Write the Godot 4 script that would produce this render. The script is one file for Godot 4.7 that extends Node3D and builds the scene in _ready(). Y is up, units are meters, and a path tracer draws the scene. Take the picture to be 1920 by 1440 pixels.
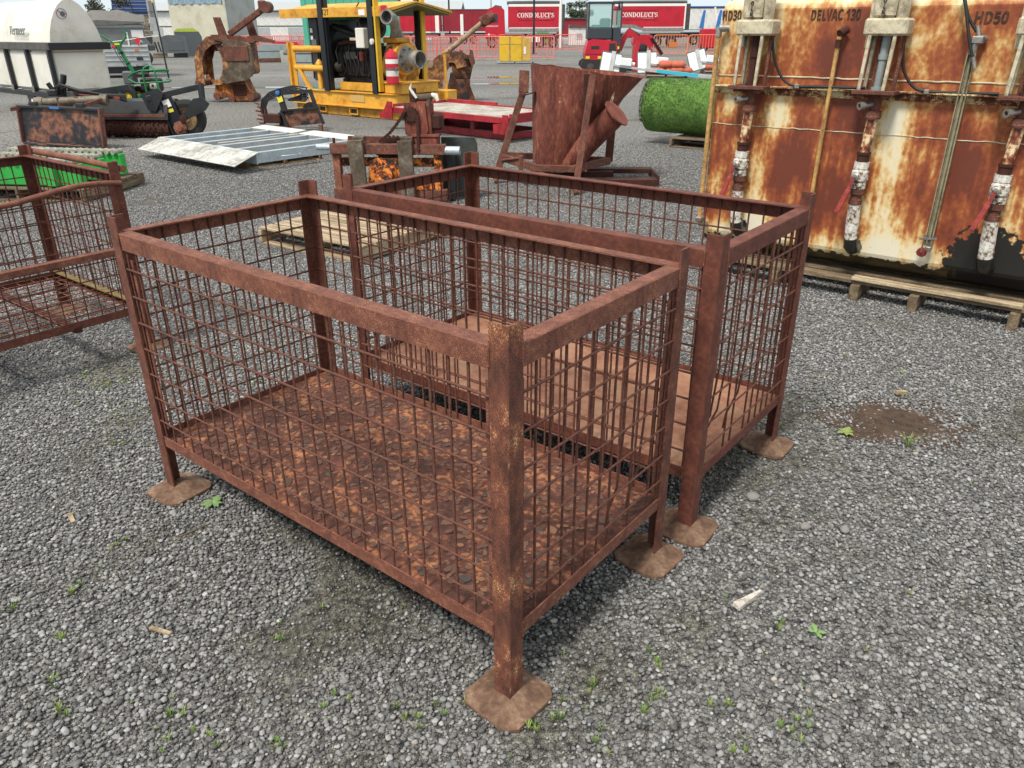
extends Node3D
# A gravel auction yard under an overcast sky: rusty mesh stillages, a rusted oil tank, machinery, trucks.

var rng := RandomNumberGenerator.new()
var used := {}
var M := {}

# ------------------------------------------------------------------ geometry helper
class Geo:
	var v := PackedVector3Array()
	var n := PackedVector3Array()
	var uv := PackedVector2Array()
	var X := Transform3D.IDENTITY
	func at(o: Vector3, b := Basis.IDENTITY) -> Geo:
		X = Transform3D(b, o)
		return self
	func tri3(a: Vector3, b: Vector3, c: Vector3, na: Vector3, nb: Vector3, nc: Vector3) -> void:
		v.append(X * a); v.append(X * b); v.append(X * c)
		n.append((X.basis * na).normalized()); n.append((X.basis * nb).normalized()); n.append((X.basis * nc).normalized())
		for k in 3: uv.append(Vector2.ZERO)
	func tri(a: Vector3, b: Vector3, c: Vector3) -> void:
		var nn := (c - a).cross(b - a).normalized()
		tri3(a, b, c, nn, nn, nn)
	func quad(a: Vector3, b: Vector3, c: Vector3, d: Vector3) -> void:
		tri(a, b, c)
		tri(a, c, d)
	func quad4(a: Vector3, b: Vector3, c: Vector3, d: Vector3, na: Vector3, nb: Vector3, nc: Vector3, nd: Vector3) -> void:
		tri3(a, b, c, na, nb, nc)
		tri3(a, c, d, na, nc, nd)
	# box with chamfered edges
	func box(c: Vector3, s: Vector3, bev := 0.0, r := Basis.IDENTITY) -> Geo:
		var h := s * 0.5
		var e: float = minf(bev, minf(h.x, minf(h.y, h.z)) * 0.8)
		var P := func(x: float, y: float, z: float) -> Vector3: return c + r * Vector3(x, y, z)
		if e <= 0.0:
			for k in 3:
				for sg in [-1.0, 1.0]:
					var a := Vector3.ZERO; a[k] = h[k] * sg
					var p := Vector3.ZERO; p[(k + 1) % 3] = h[(k + 1) % 3]
					var q := Vector3.ZERO; q[(k + 2) % 3] = h[(k + 2) % 3] * sg
					quad(c + r * (a - p - q), c + r * (a - p + q), c + r * (a + p + q), c + r * (a + p - q))
			return self
		for k in 3:
			for sg in [-1.0, 1.0]:
				var a := Vector3.ZERO; a[k] = h[k] * sg
				var p := Vector3.ZERO; p[(k + 1) % 3] = h[(k + 1) % 3] - e
				var q := Vector3.ZERO; q[(k + 2) % 3] = (h[(k + 2) % 3] - e) * sg
				quad(c + r * (a - p - q), c + r * (a - p + q), c + r * (a + p + q), c + r * (a + p - q))
		for k in 3:
			var i := (k + 1) % 3
			var j := (k + 2) % 3
			for si in [-1.0, 1.0]:
				for sj in [-1.0, 1.0]:
					var a := Vector3.ZERO; a[i] = h[i] * si; a[j] = (h[j] - e) * sj
					var b := Vector3.ZERO; b[i] = (h[i] - e) * si; b[j] = h[j] * sj
					var l := Vector3.ZERO; l[k] = h[k] - e
					if si * sj < 0: quad(c + r * (a - l), c + r * (b - l), c + r * (b + l), c + r * (a + l))
					else: quad(c + r * (a + l), c + r * (b + l), c + r * (b - l), c + r * (a - l))
		for sx in [-1.0, 1.0]:
			for sy in [-1.0, 1.0]:
				for sz in [-1.0, 1.0]:
					var a := Vector3(h.x * sx, (h.y - e) * sy, (h.z - e) * sz)
					var b := Vector3((h.x - e) * sx, h.y * sy, (h.z - e) * sz)
					var d := Vector3((h.x - e) * sx, (h.y - e) * sy, h.z * sz)
					if sx * sy * sz > 0: tri(c + r * a, c + r * d, c + r * b)
					else: tri(c + r * a, c + r * b, c + r * d)
		return self
	# rectangular bar from a to b; w sideways, t along up
	func bar(a: Vector3, b: Vector3, w: float, t: float, up := Vector3.UP, bev := 0.0) -> Geo:
		var z := (b - a).normalized()
		if absf(z.dot(up)) > 0.98: up = Vector3.RIGHT if absf(z.x) < 0.9 else Vector3.BACK
		var x := up.cross(z).normalized()
		var y := z.cross(x)
		return box((a + b) * 0.5, Vector3(w, t, a.distance_to(b)), bev, Basis(x, y, z))
	static func frame(z: Vector3) -> Basis:
		var up := Vector3.UP if absf(z.y) < 0.95 else Vector3.RIGHT
		var x := up.cross(z).normalized()
		return Basis(x, z.cross(x), z)
	# round tube through points, radius constant or one per point
	func tube(pts: Array, r, seg := 8, caps := true) -> Geo:
		var rings := []
		var nrm := []
		var fx := Vector3.ZERO
		for i in pts.size():
			var t: Vector3
			if i == 0: t = pts[1] - pts[0]
			elif i == pts.size() - 1: t = pts[i] - pts[i - 1]
			else: t = (pts[i + 1] - pts[i]).normalized() + (pts[i] - pts[i - 1]).normalized()
			t = t.normalized()
			if fx == Vector3.ZERO: fx = frame(t).x
			fx = (fx - t * fx.dot(t)).normalized()
			var fy := t.cross(fx)
			var rr: float = r[i] if r is Array else r
			var ring := []
			var nn := []
			for k in seg:
				var an := TAU * k / seg
				var d := fx * cos(an) + fy * sin(an)
				ring.append(pts[i] + d * rr)
				nn.append(d)
			rings.append(ring); nrm.append(nn)
		for i in pts.size() - 1:
			for k in seg:
				var l := (k + 1) % seg
				quad4(rings[i][k], rings[i + 1][k], rings[i + 1][l], rings[i][l], nrm[i][k], nrm[i + 1][k], nrm[i + 1][l], nrm[i][l])
		if caps:
			for k in range(1, seg - 1):
				tri(rings[0][0], rings[0][k], rings[0][k + 1])
				var e: Array = rings[-1]
				tri(e[0], e[k + 1], e[k])
		return self
	# lathe: profile of Vector2(radius, height along axis), axis from o along d
	func lathe(o: Vector3, d: Vector3, prof: Array, seg := 16, smooth := false) -> Geo:
		var b := frame(d.normalized())
		for i in prof.size() - 1:
			var p: Vector2 = prof[i]
			var q: Vector2 = prof[i + 1]
			if p.distance_to(q) < 1e-6: continue
			var sl := Vector2(q.y - p.y, p.x - q.x).normalized()
			for k in seg:
				var a0 := TAU * k / seg
				var a1 := TAU * (k + 1) / seg
				var d0 := b.x * cos(a0) + b.y * sin(a0)
				var d1 := b.x * cos(a1) + b.y * sin(a1)
				var n0 := d0 * sl.x + b.z * sl.y
				var n1 := d1 * sl.x + b.z * sl.y
				var A := o + d0 * p.x + b.z * p.y
				var B := o + d0 * q.x + b.z * q.y
				var C := o + d1 * q.x + b.z * q.y
				var D := o + d1 * p.x + b.z * p.y
				if p.x < 1e-6: tri3(A, B, C, n0, n0, n1)
				elif q.x < 1e-6: tri3(A, B, D, n0, n0, n1)
				else: quad4(A, B, C, D, n0, n0, n1, n1)
		return self
	# polygon in the xy plane of basis b at o, extruded by depth along b.z (both ways from 0)
	func prism(poly: Array, depth: float, o := Vector3.ZERO, b := Basis.IDENTITY) -> Geo:
		var pp := PackedVector2Array(poly)
		var area := 0.0
		for i in pp.size(): area += pp[i].cross(pp[(i + 1) % pp.size()])
		if area > 0.0: pp.reverse()
		var h := b.z * depth * 0.5
		var P := []
		for p in pp: P.append(o + b.x * p.x + b.y * p.y)
		var m := P.size()
		for i in m:
			var j := (i + 1) % m
			quad(P[i] - h, P[j] - h, P[j] + h, P[i] + h)
		var t := Geometry2D.triangulate_polygon(pp)
		for i in range(0, t.size(), 3):
			var A: Vector2 = pp[t[i]]
			var B: Vector2 = pp[t[i + 1]]
			var C: Vector2 = pp[t[i + 2]]
			var cw := (B - A).cross(C - A) < 0
			var i1: int = t[i + 1] if cw else t[i + 2]
			var i2: int = t[i + 2] if cw else t[i + 1]
			tri(P[t[i]] + h, P[i1] + h, P[i2] + h)
			tri(P[t[i]] - h, P[i2] - h, P[i1] - h)
		return self
	# skin between rings of equal size (closed rings of points); smooth normals by ring averaging
	func loft(rings: Array, closed := true, flat := false) -> Geo:
		var m: int = rings[0].size()
		var last := m if closed else m - 1
		var fn := []
		for i in rings.size() - 1:
			var row := []
			for k in last:
				var l := (k + 1) % m
				var a: Vector3 = rings[i][k]
				var c: Vector3 = rings[i + 1][l]
				var bb: Vector3 = rings[i + 1][k]
				var d: Vector3 = rings[i][l]
				row.append((c - a).cross(bb - d).normalized())
			fn.append(row)
		for i in rings.size() - 1:
			for k in last:
				var l := (k + 1) % m
				var f: Vector3 = fn[i][k]
				if flat:
					quad4(rings[i][k], rings[i + 1][k], rings[i + 1][l], rings[i][l], f, f, f, f)
				else:
					var g := func(r0: int, k0: int) -> Vector3:
						var s := Vector3.ZERO
						for rr in [r0 - 1, r0]:
							if rr < 0 or rr >= fn.size(): continue
							for kk in [k0 - 1, k0]:
								var q: int = kk
								if closed: q = posmod(kk, m)
								elif kk < 0 or kk >= last: continue
								s += fn[rr][q]
						return s.normalized() if s.length() > 1e-6 else f
					quad4(rings[i][k], rings[i + 1][k], rings[i + 1][l], rings[i][l], g.call(i, k), g.call(i + 1, k), g.call(i + 1, l), g.call(i, l))
		return self
	func cap(ring: Array, flip := false) -> Geo:
		for k in range(1, ring.size() - 1):
			if flip: tri(ring[0], ring[k + 1], ring[k])
			else: tri(ring[0], ring[k], ring[k + 1])
		return self
	func mesh() -> ArrayMesh:
		var a := []
		a.resize(Mesh.ARRAY_MAX)
		a[Mesh.ARRAY_VERTEX] = v
		a[Mesh.ARRAY_NORMAL] = n
		a[Mesh.ARRAY_TEX_UV] = uv
		var m := ArrayMesh.new()
		m.add_surface_from_arrays(Mesh.PRIMITIVE_TRIANGLES, a)
		return m

# ------------------------------------------------------------------ scene helpers
func numbered(called: String) -> String:
	var k: int = used.get(called, 0)
	used[called] = k + 1
	return called if k == 0 else "%s_%03d" % [called, k]

func thing(called: String, label: String, category: String, at := Vector3.ZERO, yaw := 0.0, group := "") -> Node3D:
	var o := Node3D.new()
	o.name = numbered(called)
	add_child(o)
	o.position = at
	o.rotation.y = deg_to_rad(yaw)
	meta(o, label, category, group)
	return o

func meta(o: Node, label: String, category := "", group := "", kind := "") -> void:
	if label: o.set_meta("label", label)
	if category: o.set_meta("category", category)
	if group: o.set_meta("group", group)
	if kind: o.set_meta("kind", kind)

func part(called: String, g, mat: Material, parent: Node, at := Vector3.ZERO, b := Basis.IDENTITY) -> MeshInstance3D:
	var o := MeshInstance3D.new()
	o.name = called
	o.mesh = g.mesh() if g is Geo else g
	o.material_override = mat
	o.transform = Transform3D(b, at)
	parent.add_child(o, true)
	return o

func node(called: String, parent: Node, at := Vector3.ZERO) -> Node3D:
	var o := Node3D.new()
	o.name = called
	o.position = at
	parent.add_child(o, true)
	return o

func copy(o: Node3D, called: String, label: String, at: Vector3, yaw: float) -> Node3D:
	var c: Node3D = o.duplicate()
	c.name = numbered(called)
	add_child(c)
	c.position = at
	c.rotation.y = deg_to_rad(yaw)
	c.set_meta("label", label)
	return c

func structure(called: String, g, mat: Material, label := "") -> MeshInstance3D:
	var o := part(called, g, mat, self)
	o.set_meta("kind", "structure")
	if label: o.set_meta("label", label)
	return o

func geo() -> Geo:
	return Geo.new()

func text_part(called: String, txt: String, h: float, mat: Material, parent: Node, at: Vector3, b: Basis, font := "Droid Sans", weight := 700, italic := false, stretch := 1.0) -> MeshInstance3D:
	var f := SystemFont.new()
	f.font_names = PackedStringArray([font])
	f.font_weight = weight
	f.font_italic = italic
	var t := TextMesh.new()
	t.text = txt
	t.font = f
	t.font_size = 64
	t.pixel_size = h / 64.0 / 0.72
	t.depth = 0.006
	t.curve_step = 2.0
	return part(called, t, mat, parent, at, b * Basis.from_scale(Vector3(stretch, 1, 1)))

# ------------------------------------------------------------------ textures
func nimg(size: int, seed_: int, freq: float, type := FastNoiseLite.TYPE_SIMPLEX_SMOOTH, oct := 4, warp := 0.0) -> PackedByteArray:
	var f := FastNoiseLite.new()
	f.seed = seed_
	f.noise_type = type
	f.frequency = freq
	f.fractal_type = FastNoiseLite.FRACTAL_FBM if oct > 1 else FastNoiseLite.FRACTAL_NONE
	f.fractal_octaves = maxi(1, oct)
	if type == FastNoiseLite.TYPE_CELLULAR:
		f.cellular_return_type = FastNoiseLite.RETURN_DISTANCE
		f.cellular_jitter = 0.9
	if warp > 0.0:
		f.domain_warp_enabled = true
		f.domain_warp_amplitude = warp
		f.domain_warp_frequency = freq
	var im := f.get_seamless_image(size, size, false, false, 0.3, true)
	im.convert(Image.FORMAT_L8)
	return im.get_data()

func lum_tex(size: int, d: PackedByteArray) -> ImageTexture:
	return ImageTexture.create_from_image(Image.create_from_data(size, size, false, Image.FORMAT_L8, d))

# colour ramp over a blend of noises: stops are [position, Color(sRGB)]
func ramp_tex(size: int, layers: Array, stops: Array) -> ImageTexture:
	var lut := PackedByteArray()
	lut.resize(768)
	for i in 256:
		var x := i / 255.0
		var c: Color = stops[0][1]
		for k in stops.size() - 1:
			if x >= stops[k][0]:
				var t := clampf((x - stops[k][0]) / maxf(0.0001, stops[k + 1][0] - stops[k][0]), 0, 1)
				c = (stops[k][1] as Color).lerp(stops[k + 1][1], t)
		lut[i * 3] = int(c.r * 255); lut[i * 3 + 1] = int(c.g * 255); lut[i * 3 + 2] = int(c.b * 255)
	var out := PackedByteArray()
	out.resize(size * size * 3)
	var a: PackedByteArray = layers[0][0]
	var wa: float = layers[0][1]
	var b: PackedByteArray = layers[1][0]
	var wb: float = layers[1][1]
	var c2: PackedByteArray = layers[2][0]
	var wc: float = layers[2][1]
	var off := 127.5 * (1.0 - wa - wb - wc)
	for i in size * size:
		var q := clampi(int(a[i] * wa + b[i] * wb + c2[i] * wc + off), 0, 255) * 3
		out[i * 3] = lut[q]; out[i * 3 + 1] = lut[q + 1]; out[i * 3 + 2] = lut[q + 2]
	return ImageTexture.create_from_image(Image.create_from_data(size, size, false, Image.FORMAT_RGB8, out))

func mat(albedo: Color, rough := 0.8, metal := 0.0) -> StandardMaterial3D:
	var m := StandardMaterial3D.new()
	m.albedo_color = albedo
	m.roughness = rough
	m.metallic = metal
	return m

# real-world linear base colour
func lin(r: float, g: float, b: float) -> Color:
	return Color(r, g, b).linear_to_srgb()

func triplanar(m: StandardMaterial3D, tex: Texture2D, scale: float, bump: Texture2D = null, relief := 0.0, offset := Vector3.ZERO, world := false) -> StandardMaterial3D:
	m.uv1_triplanar = true
	m.uv1_world_triplanar = world
	m.uv1_triplanar_sharpness = 6.0
	m.uv1_scale = Vector3.ONE * scale
	m.uv1_offset = offset
	if tex: m.albedo_texture = tex
	if bump:
		m.heightmap_enabled = true
		m.heightmap_texture = bump
		m.heightmap_scale = relief
	return m

var N := {}
var T := {}

func make_materials() -> void:
	var S := 512
	N.big = nimg(S, 11, 0.006, FastNoiseLite.TYPE_SIMPLEX_SMOOTH, 5, 30.0)
	N.mid = nimg(S, 12, 0.03, FastNoiseLite.TYPE_SIMPLEX_SMOOTH, 4)
	N.fine = nimg(S, 13, 0.16, FastNoiseLite.TYPE_SIMPLEX, 3)
	N.cell = nimg(S, 14, 0.045, FastNoiseLite.TYPE_CELLULAR, 2, 12.0)
	N.grain = nimg(S, 15, 0.4, FastNoiseLite.TYPE_SIMPLEX, 2)
	T.fine_l = lum_tex(S, N.fine)
	T.mid_l = lum_tex(S, N.mid)
	T.cell_l = lum_tex(S, N.cell)
	T.grain_l = lum_tex(S, N.grain)
	# rust: from dark oxide to orange scale
	T.rust = ramp_tex(S, [[N.big, 0.42], [N.fine, 0.95], [N.mid, 0.45]], [[0.0, Color(0.31, 0.18, 0.145)], [0.3, Color(0.43, 0.26, 0.205)], [0.5, Color(0.50, 0.31, 0.245)], [0.72, Color(0.60, 0.39, 0.305)], [1.0, Color(0.76, 0.56, 0.44)]])
	T.rust_red = ramp_tex(S, [[N.big, 0.4], [N.grain, 0.8], [N.mid, 0.45]], [[0.0, Color(0.28, 0.15, 0.115)], [0.4, Color(0.41, 0.225, 0.175)], [0.6, Color(0.475, 0.265, 0.205)], [1.0, Color(0.64, 0.42, 0.33)]])
	T.rust_wire = ramp_tex(S, [[N.mid, 0.6], [N.fine, 0.8], [N.big, 0.3]], [[0.0, Color(0.21, 0.12, 0.10)], [0.5, Color(0.36, 0.215, 0.175)], [1.0, Color(0.55, 0.35, 0.26)]])
	T.flake = ramp_tex(S, [[N.cell, 0.4], [N.mid, 0.75], [N.big, 0.85]], [[0.0, Color(0.22, 0.145, 0.125)], [0.42, Color(0.34, 0.205, 0.165)], [0.60, Color(0.405, 0.245, 0.19)], [0.74, Color(0.56, 0.36, 0.245)], [1.0, Color(0.66, 0.46, 0.32)]])
	T.tan_rust = ramp_tex(S, [[N.big, 0.9], [N.grain, 0.5], [N.mid, 0.5]], [[0.0, Color(0.44, 0.29, 0.23)], [0.40, Color(0.56, 0.39, 0.305)], [0.6, Color(0.60, 0.44, 0.345)], [1.0, Color(0.60, 0.49, 0.40)]])
	T.post = ramp_tex(S, [[N.big, 0.9], [N.fine, 0.7], [N.mid, 0.5]], [[0.0, Color(0.25, 0.145, 0.115)], [0.40, Color(0.38, 0.225, 0.175)], [0.62, Color(0.45, 0.265, 0.20)], [0.80, Color(0.56, 0.36, 0.25)], [0.92, Color(0.66, 0.47, 0.31)], [1.0, Color(0.84, 0.74, 0.58)]])
	T.foot = ramp_tex(S, [[N.big, 0.8], [N.grain, 0.7], [N.mid, 0.5]], [[0.0, Color(0.30, 0.22, 0.175)], [0.5, Color(0.45, 0.345, 0.275)], [0.75, Color(0.53, 0.43, 0.355)], [1.0, Color(0.64, 0.58, 0.52)]])
	T.wood = ramp_tex(S, [[N.big, 0.7], [N.fine, 0.6], [N.mid, 0.5]], [[0.0, Color(0.36, 0.30, 0.23)], [0.45, Color(0.60, 0.53, 0.43)], [0.7, Color(0.72, 0.66, 0.55)], [1.0, Color(0.82, 0.77, 0.67)]])
	T.old_wood = ramp_tex(S, [[N.big, 0.7], [N.fine, 0.7], [N.mid, 0.5]], [[0.0, Color(0.22, 0.19, 0.15)], [0.5, Color(0.43, 0.37, 0.29)], [1.0, Color(0.63, 0.56, 0.46)]])
	T.dirt_paint = ramp_tex(S, [[N.big, 0.7], [N.fine, 0.25], [N.mid, 0.3]], [[0.0, Color(0.78, 0.76, 0.72)], [0.4, Color(0.93, 0.925, 0.91)], [1.0, Color(1, 1, 1)]])
	T.grime = ramp_tex(S, [[N.big, 0.6], [N.fine, 0.45], [N.mid, 0.5]], [[0.0, Color(0.50, 0.47, 0.44)], [0.4, Color(0.82, 0.80, 0.775)], [0.6, Color(0.94, 0.93, 0.915)], [1.0, Color(1, 1, 1)]])
	T.galv = ramp_tex(S, [[N.cell, 0.5], [N.big, 0.5], [N.fine, 0.4]], [[0.0, Color(0.56, 0.61, 0.64)], [0.5, Color(0.70, 0.75, 0.78)], [1.0, Color(0.82, 0.86, 0.87)]])
	T.orange_rust = ramp_tex(S, [[N.big, 1.2], [N.fine, 0.6], [N.mid, 0.9]], [[0.0, Color(0.17, 0.12, 0.10)], [0.45, Color(0.30, 0.19, 0.14)], [0.56, Color(0.70, 0.34, 0.12)], [0.7, Color(0.85, 0.47, 0.18)], [1.0, Color(0.90, 0.60, 0.30)]])
	T.plate_worn = ramp_tex(S, [[N.big, 1.3], [N.fine, 0.6], [N.mid, 0.9]], [[0.0, Color(0.07, 0.085, 0.11)], [0.5, Color(0.13, 0.14, 0.165)], [0.56, Color(0.36, 0.23, 0.18)], [0.8, Color(0.45, 0.28, 0.21)], [1.0, Color(0.52, 0.36, 0.28)]])
	T.red_rust = ramp_tex(S, [[N.big, 0.65], [N.fine, 0.6], [N.mid, 0.6]], [[0.0, Color(0.23, 0.12, 0.10)], [0.45, Color(0.43, 0.225, 0.185)], [0.7, Color(0.52, 0.29, 0.23)], [0.90, Color(0.58, 0.37, 0.29)], [0.97, Color(0.70, 0.60, 0.50)], [1.0, Color(0.80, 0.76, 0.66)]])
	T.yellow_worn = ramp_tex(S, [[N.big, 0.8], [N.fine, 0.5], [N.mid, 0.5]], [[0.0, Color(0.62, 0.40, 0.13)], [0.4, Color(0.82, 0.60, 0.20)], [1.0, Color(0.90, 0.70, 0.27)]])
	T.green_turf = ramp_tex(S, [[N.grain, 1.1], [N.mid, 0.5], [N.big, 0.4]], [[0.0, Color(0.14, 0.24, 0.08)], [0.5, Color(0.33, 0.48, 0.19)], [1.0, Color(0.54, 0.68, 0.36)]])

	M.rust = triplanar(mat(Color.WHITE, 0.9), T.rust, 1.6, T.fine_l, 0.05)
	M.rust_frame = triplanar(mat(Color(0.87, 0.85, 0.85), 0.75), T.rust, 2.6, T.fine_l, 0.05)
	M.rust_frame_red = triplanar(mat(Color(0.88, 0.86, 0.86), 0.75), T.rust_red, 2.3, T.fine_l, 0.05, Vector3(0.3, 0.7, 0.1))
	M.rust_post = triplanar(mat(Color.WHITE, 0.8), T.post, 2.2, T.fine_l, 0.05)
	M.rust_post.uv1_scale = Vector3(2.6, 1.5, 2.6)
	M.rust_dark = triplanar(mat(Color(0.78, 0.75, 0.75), 0.75), T.rust, 2.1, T.fine_l, 0.05, Vector3(0.4, 0.2, 0.6))
	M.rust_wire = triplanar(mat(Color.WHITE, 0.85), T.rust_wire, 5.0)
	M.rust_flake = triplanar(mat(Color.WHITE, 0.95), T.flake, 1.7, T.cell_l, 0.5)
	M.tan_rust = triplanar(mat(Color.WHITE, 0.9), T.tan_rust, 1.4, T.grain_l, 0.03)
	M.foot = triplanar(mat(Color.WHITE, 0.9), T.foot, 3.0, T.grain_l, 0.04)
	M.red_rust = triplanar(mat(Color(1.0, 1.0, 1.0), 0.9), T.red_rust, 1.0, T.mid_l, 0.1)
	M.red_rust.uv1_scale = Vector3(1.8, 0.55, 1.8)
	M.brown_rust = triplanar(mat(Color(0.80, 0.80, 0.84), 0.9), T.rust, 1.1, T.fine_l, 0.1)
	M.dark_rust = triplanar(mat(Color(0.58, 0.54, 0.54), 0.85), T.rust_red, 1.2, T.fine_l, 0.1)
	M.grey_rust = triplanar(mat(Color(0.80, 0.90, 0.94), 0.85), T.foot, 1.4, T.fine_l, 0.1)
	M.orange_rust = triplanar(mat(Color.WHITE, 0.9), T.orange_rust, 1.8, T.mid_l, 0.1)
	M.wood = triplanar(mat(Color.WHITE, 0.9), T.wood, 1.0, T.fine_l, 0.1)
	M.wood.uv1_scale = Vector3(0.5, 4.0, 4.0)
	M.old_wood = triplanar(mat(Color.WHITE, 0.9), T.old_wood, 1.0, T.fine_l, 0.15)
	M.old_wood.uv1_scale = Vector3(0.5, 4.0, 4.0)
	M.galv = triplanar(mat(Color.WHITE, 0.5, 0.35), T.galv, 1.2)
	M.plate_worn = triplanar(mat(Color.WHITE, 0.6), T.plate_worn, 0.55)
	M.black_steel = triplanar(mat(lin(0.022, 0.025, 0.032), 0.5), T.grime, 1.0)
	M.black_paint = mat(lin(0.012, 0.014, 0.02), 0.35)
	M.rubber = mat(lin(0.02, 0.02, 0.021), 0.75)
	M.hose = mat(lin(0.012, 0.013, 0.016), 0.55)
	M.yellow = triplanar(mat(Color.WHITE, 0.55), T.yellow_worn, 0.5)
	M.bright_yellow = triplanar(mat(lin(0.78, 0.50, 0.03), 0.5), T.dirt_paint, 0.6)
	M.red_paint = triplanar(mat(lin(0.42, 0.02, 0.035), 0.45), T.grime, 0.6)
	M.red_bright = triplanar(mat(lin(0.62, 0.02, 0.045), 0.4), T.dirt_paint, 0.4)
	M.white_plastic = triplanar(mat(lin(0.76, 0.75, 0.71), 0.5), T.dirt_paint, 0.35)
	M.white_paint = triplanar(mat(lin(0.78, 0.79, 0.80), 0.45), T.dirt_paint, 0.5)
	M.cream_dirty = triplanar(mat(lin(0.66, 0.61, 0.46), 0.7), T.grime, 1.6)
	M.green_paint = triplanar(mat(lin(0.01, 0.20, 0.075), 0.45), T.dirt_paint, 1.0)
	M.light_green = triplanar(mat(lin(0.03, 0.42, 0.07), 0.5), T.dirt_paint, 1.0)
	M.grey_plastic = triplanar(mat(lin(0.12, 0.135, 0.15), 0.6), T.dirt_paint, 0.7)
	M.blue_grey = triplanar(mat(lin(0.30, 0.36, 0.38), 0.6), T.dirt_paint, 0.7)
	M.steel = triplanar(mat(lin(0.42, 0.42, 0.41), 0.4, 0.6), T.grime, 2.0)
	M.glass = mat(Color(0.55, 0.75, 0.72, 0.35), 0.05)
	M.glass.transparency = BaseMaterial3D.TRANSPARENCY_ALPHA
	M.dark_glass = mat(lin(0.03, 0.045, 0.05), 0.08)
	M.letter_white = mat(lin(0.8, 0.78, 0.76), 0.6)
	M.letter_dark = mat(lin(0.02, 0.022, 0.025), 0.7)

# ------------------------------------------------------------------ ground
var patch_noise := FastNoiseLite.new()
var patch_fine := FastNoiseLite.new()

# 0 = clean gravel, 1 = bare dark soil showing
func soil(x: float, z: float) -> float:
	var a := patch_noise.get_noise_2d(x, z) * 1.3 + patch_fine.get_noise_2d(x, z) * 0.55
	a -= 0.27 + 0.25 * smoothstep(3.0, 9.0, -z)
	for q in [[-1.75, -3.55, 0.55], [0.55, -1.55, 0.35], [-0.55, -1.75, 0.3], [1.65, -3.0, 0.42], [1.0, -2.2, 0.28], [1.3, -1.75, 0.4], [2.3, -2.6, 0.5], [0.95, -2.75, 0.3]]:
		a += 0.55 * exp(-((x - q[0]) ** 2 + (z - q[1]) ** 2) / (q[2] * q[2]))
	return smoothstep(0.0, 0.6, a)

func build_ground() -> void:
	patch_noise.seed = 5
	patch_noise.frequency = 0.55
	patch_noise.fractal_octaves = 3
	patch_fine.seed = 6
	patch_fine.frequency = 3.0
	patch_fine.fractal_octaves = 3
	var S := 1024
	var cell := nimg(S, 31, 0.085, FastNoiseLite.TYPE_CELLULAR, 1, 0.0)
	var tone := nimg(S, 32, 0.022, FastNoiseLite.TYPE_SIMPLEX, 4)
	var fine := nimg(S, 33, 0.35, FastNoiseLite.TYPE_SIMPLEX, 2)
	T.gravel = ramp_tex(S, [[cell, -0.9], [tone, 0.55], [fine, 1.0]], [[0.0, Color(0.09, 0.088, 0.082)], [0.28, Color(0.20, 0.197, 0.19)], [0.42, Color(0.38, 0.378, 0.37)], [0.6, Color(0.49, 0.488, 0.48)], [0.8, Color(0.61, 0.61, 0.60)], [1.0, Color(0.76, 0.76, 0.74)]])
	T.gravel_l = lum_tex(S, cell)
	# large patches: damp soil, tyre-packed lanes, pale dust
	var K := 1024
	var out := PackedByteArray()
	out.resize(K * K * 3)
	var lane := FastNoiseLite.new()
	lane.seed = 9
	lane.frequency = 0.09
	lane.fractal_octaves = 4
	for j in K:
		var z := -48.0 * j / K
		for i in K:
			var x := -24.0 + 48.0 * i / K
			var s := soil(x, z)
			var l := lane.get_noise_2d(x * 0.35, z * 1.3)
			var r := 0.86 + 0.16 * l
			var c := Color(r, r, r).lerp(Color(0.58, 0.565, 0.49), s * 0.7)
			var o := (j * K + i) * 3
			out[o] = int(clampf(c.r, 0, 1) * 255); out[o + 1] = int(clampf(c.g, 0, 1) * 255); out[o + 2] = int(clampf(c.b, 0, 1) * 255)
	var patches := ImageTexture.create_from_image(Image.create_from_data(K, K, false, Image.FORMAT_RGB8, out))
	var m := mat(Color.WHITE, 0.85)
	triplanar(m, T.gravel, 0.55, T.gravel_l, -0.9, Vector3.ZERO, true)
	m.detail_enabled = true
	m.detail_albedo = patches
	m.detail_blend_mode = BaseMaterial3D.BLEND_MODE_MUL
	m.detail_uv_layer = BaseMaterial3D.DETAIL_UV_2
	M.ground = m
	var a := []
	a.resize(Mesh.ARRAY_MAX)
	var R := 900.0
	a[Mesh.ARRAY_VERTEX] = PackedVector3Array([Vector3(-R, 0, -R), Vector3(R, 0, -R), Vector3(R, 0, R), Vector3(-R, 0, R)])
	a[Mesh.ARRAY_NORMAL] = PackedVector3Array([Vector3.UP, Vector3.UP, Vector3.UP, Vector3.UP])
	var uv := PackedVector2Array()
	for p in a[Mesh.ARRAY_VERTEX]: uv.append(Vector2((p.x + 24.0) / 48.0, -p.z / 48.0))
	a[Mesh.ARRAY_TEX_UV] = uv
	a[Mesh.ARRAY_TEX_UV2] = uv
	a[Mesh.ARRAY_INDEX] = PackedInt32Array([0, 1, 2, 0, 2, 3])
	var gm := ArrayMesh.new()
	gm.add_surface_from_arrays(Mesh.PRIMITIVE_TRIANGLES, a)
	structure("ground", gm, m, "grey gravel yard ground")

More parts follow.
